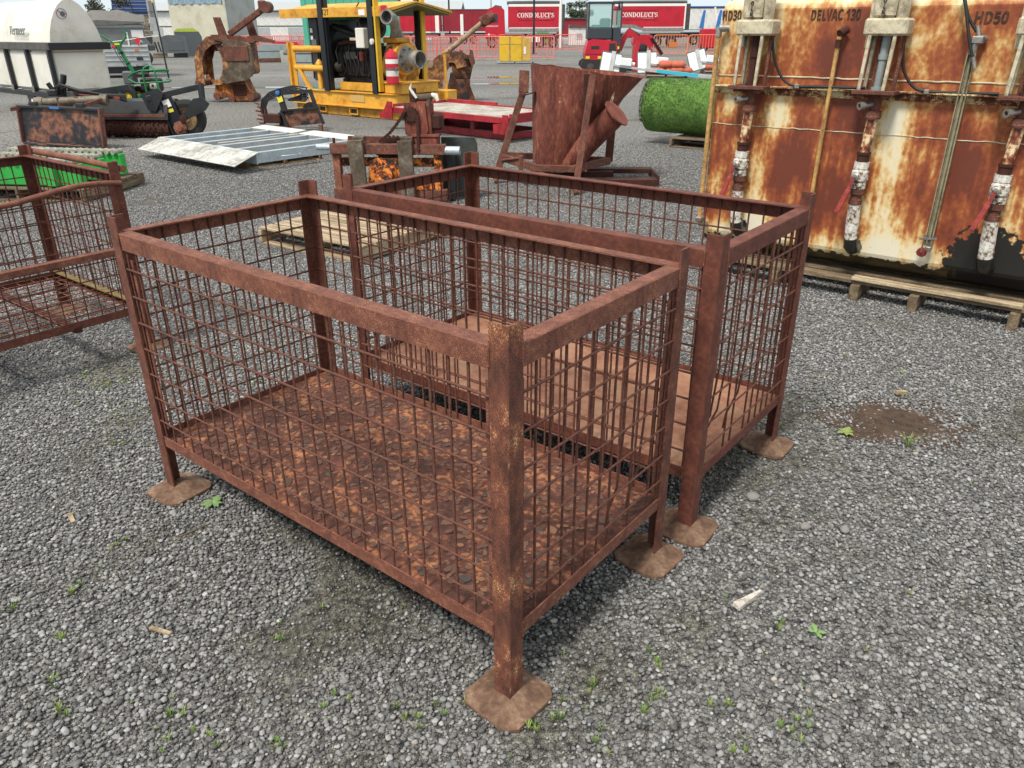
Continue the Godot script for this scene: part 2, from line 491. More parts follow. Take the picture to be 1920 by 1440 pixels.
func stone_mesh(seed_: int) -> ArrayMesh:
	var r := RandomNumberGenerator.new()
	r.seed = seed_
	var g := geo()
	var rings := []
	var segs := 6
	var lev := [[-0.8, 0.45], [-0.15, 0.95], [0.45, 0.85], [0.85, 0.42]]
	for l in lev:
		var ring := []
		for k in segs:
			var an := TAU * (k + r.randf_range(-0.22, 0.22)) / segs
			var rr: float = l[1] * r.randf_range(0.78, 1.15)
			ring.append(Vector3(cos(an) * rr, l[0] * r.randf_range(0.8, 1.1), -sin(an) * rr))
		rings.append(ring)
	g.loft(rings, true, false)
	g.cap(rings[-1], true)
	return g.mesh()

func build_pebbles() -> void:
	var r := RandomNumberGenerator.new()
	r.seed = 77
	var variants := 4
	var buf := []
	for k in variants + 1: buf.append(PackedFloat32Array())
	var z := -0.85
	var step := 0.0142
	while z > -13.0:
		var far := clampf((-z - 6.0) / 7.0, 0.0, 1.0)
		var keep := 1.0 - far
		var st := step * (1.0 + 0.25 * far)
		var half := 0.5 + 0.74 * -z
		var x := -half
		while x < half:
			x += st
			if keep < 1.0 and r.randf() > keep: continue
			var px := x + r.randf_range(-0.5, 0.5) * st
			var pz := z + r.randf_range(-0.5, 0.5) * st
			var so := soil(px, pz)
			if r.randf() < so * 0.55: continue
			var q := r.randf()
			var s := lerpf(0.0044, 0.0106, q * q) * (1.0 - 0.35 * so)
			if r.randf() < 0.012: s *= 1.5
			var an := r.randf() * TAU
			var sx := s * r.randf_range(0.85, 1.35)
			var sy := s * r.randf_range(0.55, 0.95)
			var sz := s * r.randf_range(0.75, 1.1)
			var b := Basis(Vector3.UP, an) * Basis(Vector3.RIGHT, r.randf_range(-0.5, 0.5)) * Basis.from_scale(Vector3(sx, sy, sz))
			var t := r.randf()
			var c := 0.075 + 0.225 * t * t + r.randf() * 0.06
			if r.randf() < 0.05: c += 0.12
			var warm := r.randf_range(-0.035, 0.015)
			if r.randf() < 0.012: warm += 0.10
			var y := 0.002 + r.randf() * 0.0055
			var bb: PackedFloat32Array = buf[r.randi() % variants]
			bb.append_array(PackedFloat32Array([b.x.x, b.y.x, b.z.x, px, b.x.y, b.y.y, b.z.y, y, b.x.z, b.y.z, b.z.z, pz, c * (1.0 + warm), c, c * (1.0 - warm), 1.0]))
		z -= st
	# fine grit between the stones, where it is near enough to show
	z = -1.0
	while z > -3.9:
		var half := 0.45 + 0.72 * -z
		var x := -half
		while x < half:
			x += 0.0078
			if r.randf() < 0.22 + 0.5 * clampf((-z - 2.6) / 1.3, 0.0, 1.0): continue
			var s := lerpf(0.0014, 0.0036, r.randf() ** 2)
			var b := Basis(Vector3.UP, r.randf() * TAU) * Basis.from_scale(Vector3(s * 1.2, s * 0.8, s))
			var c := 0.055 + 0.16 * r.randf() ** 2
			var bb: PackedFloat32Array = buf[variants]
			bb.append_array(PackedFloat32Array([b.x.x, b.y.x, b.z.x, x + r.randf_range(-0.004, 0.004), b.x.y, b.y.y, b.z.y, 0.001 + s * 0.3, b.x.z, b.y.z, b.z.z, z + r.randf_range(-0.004, 0.004), c * 1.02, c, c * 0.95, 1.0]))
		z -= 0.0078
	# PackedArrays are passed by value out of an Array, so they are collected again here
	var m := mat(Color.WHITE, 0.8)
	m.vertex_color_use_as_albedo = true
	var total := 0
	for k in variants + 1:
		var mm := MultiMesh.new()
		mm.transform_format = MultiMesh.TRANSFORM_3D
		mm.use_colors = true
		mm.mesh = stone_mesh(100 + k)
		mm.instance_count = buf[k].size() / 16
		mm.buffer = buf[k]
		total += mm.instance_count
		var o := MultiMeshInstance3D.new()
		o.name = numbered("gravel")
		o.multimesh = mm
		o.material_override = m
		add_child(o, true)
		meta(o, "loose grey pebbles covering the yard", "gravel", "", "stuff")
	print("pebbles ", total)

# ------------------------------------------------------------------ mesh stillages
func l_profile(w: float, t: float) -> Array:
	# outer corner at the origin, flanges along +x and +y
	var c := t * 0.45
	return [Vector2(c, 0), Vector2(w, 0), Vector2(w, t), Vector2(t, t), Vector2(t, w), Vector2(0, w), Vector2(0, c)]

func foot_outline(hs: float, y: float) -> Array:
	var cut := hs * 0.29
	var ring := []
	for p in [Vector2(-hs + cut, -hs), Vector2(0, -hs), Vector2(hs - cut, -hs), Vector2(hs, -hs + cut), Vector2(hs, 0), Vector2(hs, hs - cut), Vector2(hs - cut, hs), Vector2(0, hs), Vector2(-hs + cut, hs), Vector2(-hs, hs - cut), Vector2(-hs, 0), Vector2(-hs, -hs + cut)]:
		ring.append(Vector3(p.x, y, p.y))
	return ring

func foot_mesh(h: float, half: float) -> Geo:
	# a pressed steel plate with clipped corners, 6 mm thick, dished up to the post
	var g := geo()
	var top := []
	for c in [[0.0, 1.0], [0.16, 0.98], [0.32, 0.80], [0.5, 0.48], [0.72, 0.20], [0.9, 0.06], [0.985, 0.01]]:
		top.append(foot_outline(half * c[0], 0.016 + (h - 0.016) * c[1]))
	g.loft(top)
	g.loft([foot_outline(half * 0.985, 0.0163), foot_outline(half, 0.0145)], true, true)
	g.loft([foot_outline(half, 0.0145), foot_outline(half, 0.005)], true, true)
	return g

func wire(g: Geo, a: Vector3, b: Vector3, r: float, out: Vector3, bend := 0.0018, seg := 6) -> Geo:
	var pts := []
	var k := 5
	var w1 := rng.randf_range(-bend, bend)
	var w2 := rng.randf_range(-bend, bend)
	var side := (b - a).normalized().cross(out)
	for i in k:
		var t := float(i) / (k - 1)
		var e := sin(t * PI)
		pts.append(a.lerp(b, t) + out * (w1 * e) + side * (w2 * sin(t * TAU)) * 0.8)
	g.tube(pts, r, seg)
	return g

# kinked wire: a vertical wire whose foot has been pushed aside
func kinked(a: Vector3, b: Vector3, r: float, push: Vector3) -> Geo:
	return geo().tube([a, a.lerp(b, 0.55), a.lerp(b, 0.8) + push * 0.25, a.lerp(b, 0.92) + push * 0.9, b + push], r, 6)

func stillage(called: String, label: String, at: Vector3, yaw: float, L: float, W: float, top: float, mf: Material, floor_mat: Material, kind: String) -> Node3D:
	var o := thing(called, label, "cage", at, yaw, "rusty mesh stillages")
	var hx := L * 0.5
	var hz := W * 0.5
	var fl := 0.052
	var th := 0.006
	var ry := 1.008 if top > 1.03 else top - 0.05
	var by := 0.258
	# posts: angle irons with the outer corner outwards, each on a dished foot plate
	for c in [[-1, 1], [1, 1], [1, -1], [-1, -1]]:
		var b: Basis
		# flanges run inwards along -sx and -sz
		b = Basis(Vector3(-c[0], 0, 0), Vector3(0, 0, -c[1]), Vector3(0, 1, 0))
		if b.determinant() < 0: b = Basis(Vector3(0, 0, -c[1]), Vector3(-c[0], 0, 0), Vector3(0, 1, 0))
		var g := geo()
		var tt := top + rng.randf_range(-0.006, 0.006)
		g.prism(l_profile(fl, th), tt - 0.03, Vector3(c[0] * hx, 0.03 + (tt - 0.03) * 0.5, c[1] * hz), b)
		part("post", g, M.rust_post if kind == "front" and c == [1, 1] else (M.rust_dark if kind == "front" else mf), o)
		var fr := foot_mesh(0.048, 0.095)
		fr.at(Vector3.ZERO)
		part("foot_plate", fr, M.foot, o, Vector3(c[0] * (hx - 0.03), 0.0, c[1] * (hz - 0.03)), Basis(Vector3.UP, rng.randf_range(-0.12, 0.12)))
	# rails: angle irons between the posts, flush 2 mm inside their faces
	for lvl in [0, 1]:
		for side in 4:
			if kind == "gate" and lvl == 1 and side == 1: continue
			var along_x := side % 2 == 0
			var sgn := 1.0 if side < 2 else -1.0
			var ln := (L if along_x else W) - 2.0 * th
			var w := 0.044 if lvl == 1 else 0.04
			var hgt := 0.055 if lvl == 1 else 0.042
			var prof: Array
			var y0 := ry if lvl == 1 else by
			# profile in (inwards, down): top flange w, outer flange hgt
			prof = [Vector2(0.0025, 0), Vector2(w, 0), Vector2(w, 0.005), Vector2(0.005, 0.005), Vector2(0.005, hgt), Vector2(0, hgt), Vector2(0, 0.0025)]
			if lvl == 0: prof = [Vector2(0, 0.0), Vector2(0.005, 0.0), Vector2(0.005, hgt - 0.005), Vector2(w, hgt - 0.005), Vector2(w, hgt), Vector2(0.0025, hgt), Vector2(0, hgt - 0.0025)]
			var inw := Vector3(0, 0, -sgn) if along_x else Vector3(-sgn, 0, 0)
			var org := Vector3(0, y0, sgn * (hz - 0.002)) if along_x else Vector3(sgn * (hx - 0.002), y0, 0)
			var bz := inw.cross(Vector3.DOWN)
			var g := geo().prism(prof, ln - (0.0 if along_x else 2.0 * w), org, Basis(inw, Vector3.DOWN, bz))
			part("top_rail" if lvl == 1 else "bottom_rail", g, mf, o)
	# weld beads where the rails meet the posts
	for c in [[-1, 1], [1, 1], [1, -1], [-1, -1]]:
		for y in [ry - 0.026, by - 0.02]:
			for ax in 2:
				var q := Vector3(c[0] * (hx + (0.0 if ax == 0 else -fl)), y, c[1] * (hz + (0.0 if ax == 1 else -fl)))
				var pts := []
				var rr := []
				for k in 6:
					pts.append(q + Vector3(0, -0.022 + 0.0088 * k, 0) + Vector3(rng.randf_range(-0.001, 0.001), 0, rng.randf_range(-0.001, 0.001)))
					rr.append(0.0035 + rng.randf_range(-0.001, 0.0015))
				part("weld_bead", geo().tube(pts, rr, 6), M.rust_dark, o)
	# mesh: welded wire panels inside the frame
	var r := 0.0036
	for side in 4:
		if kind == "gate" and side == 1: continue
		var along_x := side % 2 == 0
		var sgn := 1.0 if side < 2 else -1.0
		var span := (L if along_x else W)
		var inset := 0.012
		var fx := Vector3.RIGHT if along_x else Vector3.BACK
		var outv := Vector3(0, 0, sgn) if along_x else Vector3(sgn, 0, 0)
		var base := outv * ((hz if along_x else hx) - inset)
		var pn := node("mesh_panel", o)
		var cnt := int(round(span / 0.0588))
		for i in range(1, cnt):
			var s := -span * 0.5 + span * i / cnt
			var a := base + fx * (s + rng.randf_range(-0.001, 0.001)) + Vector3(0, ry - 0.01, 0)
			var b := base + fx * (s + rng.randf_range(-0.0015, 0.0015)) + Vector3(0, by - 0.02, 0)
			var g: Geo
			if kind == "front" and side == 1 and (i == 3 or i == 5): g = kinked(a, b + Vector3(0, 0.03, 0), r, fx * 0.02 - outv * 0.03)
			elif kind == "rear" and side == 1 and (i == cnt - 2 or i == cnt - 3 or i == cnt - 6): g = kinked(a, b + Vector3(0, 0.04, 0), r, fx * 0.03 - outv * 0.04)
			else: g = wire(geo(), a, b, r, outv)
			part("wire", g, M.rust_wire, pn)
		for j in 7:
			var y := ry - 0.122 - j * 0.094 + rng.randf_range(-0.003, 0.003)
			var ins := base + outv * 0.0062
			var a := ins - fx * (span * 0.5 - 0.004) + Vector3(0, y, 0)
			var b := ins + fx * (span * 0.5 - 0.004) + Vector3(0, y + rng.randf_range(-0.004, 0.004), 0)
			part("wire", wire(geo(), a, b, r, outv, 0.002), M.rust_wire, pn)
		if kind == "front" and side < 2:
			# flat strips clamping the mesh to the posts
			for e in [-1.0, 1.0]:
				part("clamp_strip", geo().box(base + outv * -0.006 + fx * (e * (span * 0.5 - 0.066)) + Vector3(0, (ry + by) * 0.5 - 0.03, 0), Vector3(0.022 if along_x else 0.004, ry - by - 0.12, 0.004 if along_x else 0.022), 0.001), M.rust_frame, pn)
	if kind != "gate":
		var fp := geo()
		fp.box(Vector3(0, by - 0.022, 0), Vector3(L - 0.03, 0.004, W - 0.03))
		part("floor_plate", fp, floor_mat, o)
	return o

func flakes(o: Node3D, L: float, W: float, y: float, count: int) -> void:
	# loose curled scale lying on the rusted floor
	var g := geo()
	var pts := []
	for k in 7:
		var an := TAU * k / 7.0
		pts.append(Vector2(cos(an), sin(an)) * rng.randf_range(0.7, 1.1))
	g.prism(pts, 0.22, Vector3.ZERO, Basis(Vector3.RIGHT, -PI / 2))
	var mm := MultiMesh.new()
	mm.transform_format = MultiMesh.TRANSFORM_3D
	mm.use_colors = true
	mm.mesh = g.mesh()
	mm.instance_count = count
	for i in count:
		var s := rng.randf_range(0.004, 0.013)
		if rng.randf() < 0.06: s *= 1.7
		var b := Basis(Vector3.UP, rng.randf() * TAU) * Basis(Vector3.RIGHT, rng.randf_range(-0.3, 0.3)) * Basis.from_scale(Vector3(s * 1.25, s * 0.9, s))
		mm.set_instance_transform(i, Transform3D(b, Vector3(rng.randf_range(-0.5, 0.5) * (L - 0.1), y + rng.randf_range(0.001, 0.004), rng.randf_range(-0.5, 0.5) * (W - 0.1))))
		var t := rng.randf()
		var c := Color(0.085, 0.045, 0.034).lerp(Color(0.16, 0.078, 0.052), t)
		if rng.randf() < 0.05: c = Color(0.07, 0.055, 0.05)
		if rng.randf() < 0.15: c = Color(0.25, 0.12, 0.065)
		mm.set_instance_color(i, c)
	var q := MultiMeshInstance3D.new()
	q.name = "rust_flakes"
	q.multimesh = mm
	var m := mat(Color.WHITE, 0.8)
	m.vertex_color_use_as_albedo = true
	q.material_override = m
	q.set_meta("kind", "stuff")
	o.add_child(q)

func build_cages() -> void:
	var A := stillage("mesh_stillage", "rusty wire mesh stillage nearest the camera, with flaking floor plate", Vector3(-0.4105, 0, -2.2743), -38.57, 1.675, 0.81, 1.062, M.rust_frame, M.rust_flake, "front")
	flakes(A, 1.675, 0.81, 0.237, 1500)
	stillage("mesh_stillage", "second rusty stillage with smooth tan floor, beside the rusted cream tank", Vector3(0.2085, 0, -3.0175), -38.27, 1.675, 0.81, 1.062, M.rust_frame_red, M.tan_rust, "rear")

# ------------------------------------------------------------------ rusted oil tank on its pallet
func tank_texture() -> ImageTexture:
	var W := 1024
	var Hh := 640
	var n1 := FastNoiseLite.new(); n1.seed = 21; n1.frequency = 3.2; n1.fractal_octaves = 5; n1.fractal_gain = 0.42
	var n2 := FastNoiseLite.new(); n2.seed = 22; n2.frequency = 28.0; n2.fractal_octaves = 4
	var n3 := FastNoiseLite.new(); n3.seed = 23; n3.frequency = 9.0; n3.fractal_octaves = 3
	var blobs := [[-0.42, 1.43, 0.20, 0.16, 0.75], [-0.28, 1.6, 0.12, 0.2, 0.5], [-0.62, 1.62, 0.2, 0.12, -0.28], [-1.1, 1.5, 0.12, 0.25, -0.12], [0.12, 1.5, 0.18, 0.2, 0.02], [0.4, 1.55, 0.2, 0.2, 0.22], [0.45, 1.36, 0.16, 0.07, -0.15],
		[-0.9, 1.18, 0.1, 0.1, 0.4], [-1.08, 1.1, 0.06, 0.1, -0.45], [-0.72, 1.1, 0.07, 0.12, -0.6], [-0.45, 1.12, 0.1, 0.12, 0.15], [-0.3, 1.12, 0.1, 0.15, 0.3], [0.0, 1.08, 0.10, 0.13, -0.7], [0.28, 1.1, 0.12, 0.14, 0.45], [0.48, 1.15, 0.1, 0.08, -0.2],
		[-1.05, 0.8, 0.1, 0.3, 0.3], [-0.8, 0.72, 0.05, 0.3, -0.55], [-0.6, 0.8, 0.16, 0.28, 0.75], [-0.3, 0.8, 0.14, 0.3, 0.65], [0.01, 0.75, 0.08, 0.36, -0.48], [0.18, 0.8, 0.06, 0.3, 0.15], [0.45, 0.82, 0.16, 0.28, 0.7], [0.7, 0.7, 0.1, 0.4, -0.2], [0.9, 0.8, 0.2, 0.4, 0.5],
		[-0.75, 0.42, 0.12, 0.14, -0.5], [-0.45, 0.5, 0.14, 0.1, 0.35], [-0.25, 0.5, 0.1, 0.14, 0.45], [0.05, 0.38, 0.2, 0.12, -0.15], [0.42, 0.5, 0.1, 0.12, 0.4], [-1.1, 0.42, 0.08, 0.1, 0.1]]
	var stops := [[0.0, Color(0.86, 0.84, 0.76)], [0.22, Color(0.88, 0.82, 0.67)], [0.38, Color(0.83, 0.71, 0.50)], [0.52, Color(0.72, 0.50, 0.28)], [0.66, Color(0.60, 0.33, 0.18)], [0.82, Color(0.52, 0.255, 0.15)], [1.0, Color(0.42, 0.205, 0.14)]]
	var out := PackedByteArray()
	out.resize(W * Hh * 3)
	for j in Hh:
		var y := 1.80 - 1.65 * j / Hh
		for i in W:
			var s := -1.2 + 2.6 * i / W
			var q := 0.57 + 0.36 * n1.get_noise_2d(s * 1.3, y * 0.75) + 0.17 * n2.get_noise_2d(s, y * 0.7) + 0.15 * n3.get_noise_2d(s * 1.2, y * 0.6)
			for b in blobs:
				var dx: float = (s - b[0]) / b[2]
				var dy: float = (y - b[1]) / b[3]
				var e := dx * dx + dy * dy
				if e < 6.0: q += b[4] * exp(-e) * 0.62
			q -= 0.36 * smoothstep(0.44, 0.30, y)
			# runs of rust below the shelf and the seams
			q += 0.20 * n1.get_noise_2d(s * 7.0 + 4.0, y * 0.35) * clampf((1.27 - y) * 4.0, 0.0, 1.0)
			q -= 0.35 * smoothstep(1.70, 1.76, y)
			q = clampf(q, 0.0, 1.0)
			var c: Color = stops[0][1]
			for k in 6:
				if q >= stops[k][0]: c = (stops[k][1] as Color).lerp(stops[k + 1][1], clampf((q - stops[k][0]) / (stops[k + 1][0] - stops[k][0]), 0, 1))
			# black oil leaked from the outlet at the lower right
			var st := 0.20 - sqrt(((s - 0.64) / 1.15) ** 2 + ((y - 0.28) / 1.35) ** 2) + 0.05 * n3.get_noise_2d(s * 2.0, y * 2.0) + 0.03 * n2.get_noise_2d(s, y)
			if s > 0.6 and y < 0.36: st = maxf(st, 0.05 * (1.0 - (y - 0.2) * 3.0) + 0.03 * n3.get_noise_2d(s * 2.0, y * 2.0))
			for e in [[-0.115, 0.32, 0.055], [-0.88, 0.34, 0.05]]:
				st = maxf(st, e[2] - Vector2(s - e[0], y - e[1]).length() + 0.02 * n3.get_noise_2d(s * 3.0, y * 3.0))
			if st > 0.0: c = c.lerp(Color(0.075, 0.075, 0.07), clampf(st * 60.0, 0, 0.96))
			# dark olive-brown underside with an uneven upper edge, black oil at the right
			var under_edge := 0.255 + 0.03 * n3.get_noise_2d(s * 1.5 + 7.0, y * 2.0) + 0.012 * n2.get_noise_2d(s, y)
			if y < under_edge: c = Color(0.19, 0.165, 0.11).lerp(Color(0.34, 0.28, 0.17), clampf(0.5 + n3.get_noise_2d(s * 0.6, y * 3.0), 0, 1))
			if y < under_edge and s > 0.45: c = c.lerp(Color(0.06, 0.06, 0.06), clampf((s - 0.42) * 9.0 + n3.get_noise_2d(s * 2.0, y), 0, 0.95))
			# scattered pits
			if n2.get_noise_2d(s * 2.2 + 9.0, y * 2.2) > 0.6: c = c.darkened(0.35)
			var o := (j * W + i) * 3
			out[o] = int(clampf(c.r, 0, 1) * 255); out[o + 1] = int(clampf(c.g, 0, 1) * 255); out[o + 2] = int(clampf(c.b, 0, 1) * 255)
	return ImageTexture.create_from_image(Image.create_from_data(W, Hh, false, Image.FORMAT_RGB8, out))

func tank_mesh() -> ArrayMesh:
	var s0 := -1.197
	var s1 := 1.45
	var dep := 1.15
	# profile in (z, y), z forward
	var pr := [Vector2(-0.45, 0.15), Vector2(-0.16, 0.152), Vector2(-0.05, 0.20), Vector2(-0.008, 0.262), Vector2(0.0, 0.285), Vector2(0.0, 1.72), Vector2(-0.012, 1.75), Vector2(-0.04, 1.768), Vector2(-0.10, 1.775), Vector2(-dep + 0.1, 1.775), Vector2(-dep, 1.70), Vector2(-dep, 0.28), Vector2(-dep + 0.15, 0.15)]
	var st := SurfaceTool.new()
	st.begin(Mesh.PRIMITIVE_TRIANGLES)
	st.set_smooth_group(-1)
	var cols := 1
	var UV := func(s: float, y: float) -> Vector2: return Vector2((s + 1.2) / 2.6, (1.80 - y) / 1.65)
	var r := 0.03
	var ss := [s0, s0 + 0.012, s0 + r, s1]
	var shr := [r, 0.008, 0.0, 0.0]
	var mid := Vector2(-0.5, 0.95)
	var P := func(k: int, i: int) -> Vector3:
		var p: Vector2 = pr[i]
		var d: Vector2 = (mid - p)
		var q: Vector2 = p + Vector2(signf(d.x), signf(d.y)) * shr[k]
		return Vector3(ss[k], q.y, q.x)
	var add := func(a: Vector3, b: Vector3, c: Vector3, side: bool) -> void:
		var nn := (c - a).cross(b - a).normalized()
		for p in [a, b, c]:
			st.set_normal(nn)
			st.set_uv(UV.call((p.z * 0.9 + 0.3) if side else p.x, p.y))
			st.add_vertex(p)
	for k in 3:
		for i in pr.size():
			var j := (i + 1) % pr.size()
			var a: Vector3 = P.call(k, i)
			var b: Vector3 = P.call(k, j)
			var c: Vector3 = P.call(k + 1, j)
			var d: Vector3 = P.call(k + 1, i)
			add.call(a, b, c, false)
			add.call(a, c, d, false)
	for i in range(1, pr.size() - 1):
		add.call(P.call(0, 0), P.call(0, i + 1), P.call(0, i), true)
		add.call(P.call(3, 0), P.call(3, i), P.call(3, i + 1), true)
	return st.commit()

func pump(o: Node3D, s: float, grey: bool, letters: bool, lean := 0.0) -> void:
	var zf := -0.15
	var p := node("hand_pump", o, Vector3(s, 0, zf))
	part("base_plate", geo().box(Vector3(0, 1.262, 0.09), Vector3(0.235, 0.022, 0.19), 0.003).box(Vector3(-0.07, 1.243, 0.14), Vector3(0.04, 0.016, 0.05)).box(Vector3(0.07, 1.243, 0.14), Vector3(0.04, 0.016, 0.05)), M.brown_rust, p)
	for c in [[-0.085, 0.16, 0], [-0.04, 0.06, 1], [0.05, 0.155, 0], [0.09, 0.10, 1], [-0.085, 0.04, 0]]:
		part("tie_rod", geo().bar(Vector3(c[0], 1.273, c[1]), Vector3(c[0] + 0.012, 1.57, c[1]), 0.019, 0.019, Vector3.UP, 0.002), M.cream_dirty if c[2] == 0 else M.brown_rust, p)
	part("pump_shaft", geo().tube([Vector3(0, 1.27, 0.10), Vector3(0, 1.29, 0.10)], 0.035, 12).tube([Vector3(0, 1.29, 0.10), Vector3(0.004, 1.44, 0.10)], 0.021, 10).tube([Vector3(0.004, 1.44, 0.10), Vector3(0.004, 1.47, 0.10)], 0.027, 10).tube([Vector3(0.004, 1.47, 0.10), Vector3(0.006, 1.57, 0.10)], 0.023, 8), M.blue_grey if grey else M.dark_rust, p)
	part("head_block", geo().box(Vector3(0.005, 1.612, 0.10), Vector3(0.235, 0.092, 0.15), 0.012), M.cream_dirty, p)
	part("motor_housing", geo().box(Vector3(-0.02, 1.80, 0.11), Vector3(0.125, 0.28, 0.11), 0.012), M.cream_dirty, p)
	part("side_cylinder", geo().tube([Vector3(0.075, 1.60, 0.12), Vector3(0.075, 1.63, 0.13), Vector3(0.075, 1.95, 0.13)], 0.034, 12), M.cream_dirty, p)
	part("guide_channel", geo().box(Vector3(-0.10, 1.72, 0.06), Vector3(0.03, 0.44, 0.05), 0.003), M.cream_dirty, p)
	part("cover_screw", geo().lathe(Vector3(-0.015, 1.672, 0.165), Vector3.BACK, [Vector2(0.008, 0), Vector2(0.008, 0.006), Vector2(0, 0.008)], 8), M.brown_rust, p)
	if letters:
		var k := 0
		for ch in ["O", "L", "N"]:
			text_part("letter", ch, 0.024, M.letter_dark, p, Vector3(-0.022, 1.748 - k * 0.031, 0.168), Basis(Vector3.BACK, -0.05), "Droid Sans", 700, false, 0.8)
			k += 1
	# outlet pipework below the shelf
	var q := node("outlet_pipe", o, Vector3(s, 0, zf))
	part("nipple", geo().tube([Vector3(0.01, 1.25, 0.085), Vector3(0.005, 1.13, 0.085)], 0.031, 12), M.brown_rust, q)
	part("spigot", geo().tube([Vector3(0.0, 1.195, 0.085), Vector3(-0.06, 1.185, 0.16)], 0.019, 10, false).lathe(Vector3(-0.045, 1.188, 0.141), Vector3(-0.6, -0.1, 0.75), [Vector2(0.024, 0), Vector2(0.024, 0.03), Vector2(0.013, 0.03), Vector2(0.013, 0)], 10), M.steel, q)
	part("collar", geo().lathe(Vector3(0.004, 1.11, 0.085), Vector3.UP, [Vector2(0.0, 0), Vector2(0.043, 0), Vector2(0.046, 0.012), Vector2(0.043, 0.045), Vector2(0.0, 0.045)], 14), M.brown_rust, q)
	part("riser", geo().tube([Vector3(0.004, 1.11, 0.085), Vector3(lean, 0.90, 0.085)], 0.031, 12), M.riser_paint, q)
	part("union", geo().lathe(Vector3(lean, 0.86, 0.085), Vector3.UP, [Vector2(0.0, 0), Vector2(0.036, 0), Vector2(0.036, 0.04), Vector2(0.041, 0.042), Vector2(0.041, 0.058), Vector2(0, 0.058)], 10), M.dark_rust, q)
	var vb := part("ball_valve", geo().lathe(Vector3(lean, 0.70, 0.085), Vector3.UP, [Vector2(0.0, 0), Vector2(0.045, 0), Vector2(0.047, 0.03), Vector2(0.042, 0.036), Vector2(0.052, 0.05), Vector2(0.052, 0.10), Vector2(0.042, 0.115), Vector2(0.046, 0.12), Vector2(0.046, 0.16), Vector2(0, 0.16)], 12).lathe(Vector3(lean - 0.01, 0.775, 0.13), Vector3(-0.1, 0, 1), [Vector2(0.022, 0), Vector2(0.018, 0.03), Vector2(0, 0.032)], 10), M.white_chipped, q)
	part("handle", geo().bar(Vector3(lean - 0.01, 0.785, 0.165), Vector3(lean - 0.03, 0.70, 0.175), 0.022, 0.006, Vector3.BACK).bar(Vector3(lean - 0.03, 0.70, 0.175), Vector3(lean - 0.075, 0.555, 0.19), 0.028, 0.012, Vector3.BACK, 0.003), M.faded_red, vb)
	part("handle_nut", geo().lathe(Vector3(lean - 0.01, 0.782, 0.162), Vector3.BACK, [Vector2(0.013, 0), Vector2(0.013, 0.012), Vector2(0, 0.014)], 6), M.steel, vb)
	part("lower_union", geo().lathe(Vector3(lean, 0.60, 0.085), Vector3.UP, [Vector2(0, 0), Vector2(0.040, 0), Vector2(0.040, 0.03), Vector2(0.034, 0.034), Vector2(0.034, 0.06), Vector2(0.043, 0.064), Vector2(0.043, 0.1), Vector2(0, 0.1)], 12), M.brown_rust, q)
	part("wrapped_pipe", geo().tube([Vector3(lean, 0.61, 0.085), Vector3(lean + 0.005, 0.50, 0.083), Vector3(lean + 0.016, 0.37, 0.08)], [0.036, 0.040, 0.042], 12), M.white_chipped, q)
	part("elbow", geo().tube([Vector3(lean + 0.015, 0.385, 0.08), Vector3(lean + 0.02, 0.335, 0.072), Vector3(lean + 0.024, 0.315, 0.04), Vector3(lean + 0.026, 0.312, -0.01)], 0.045, 12), M.oily, q)

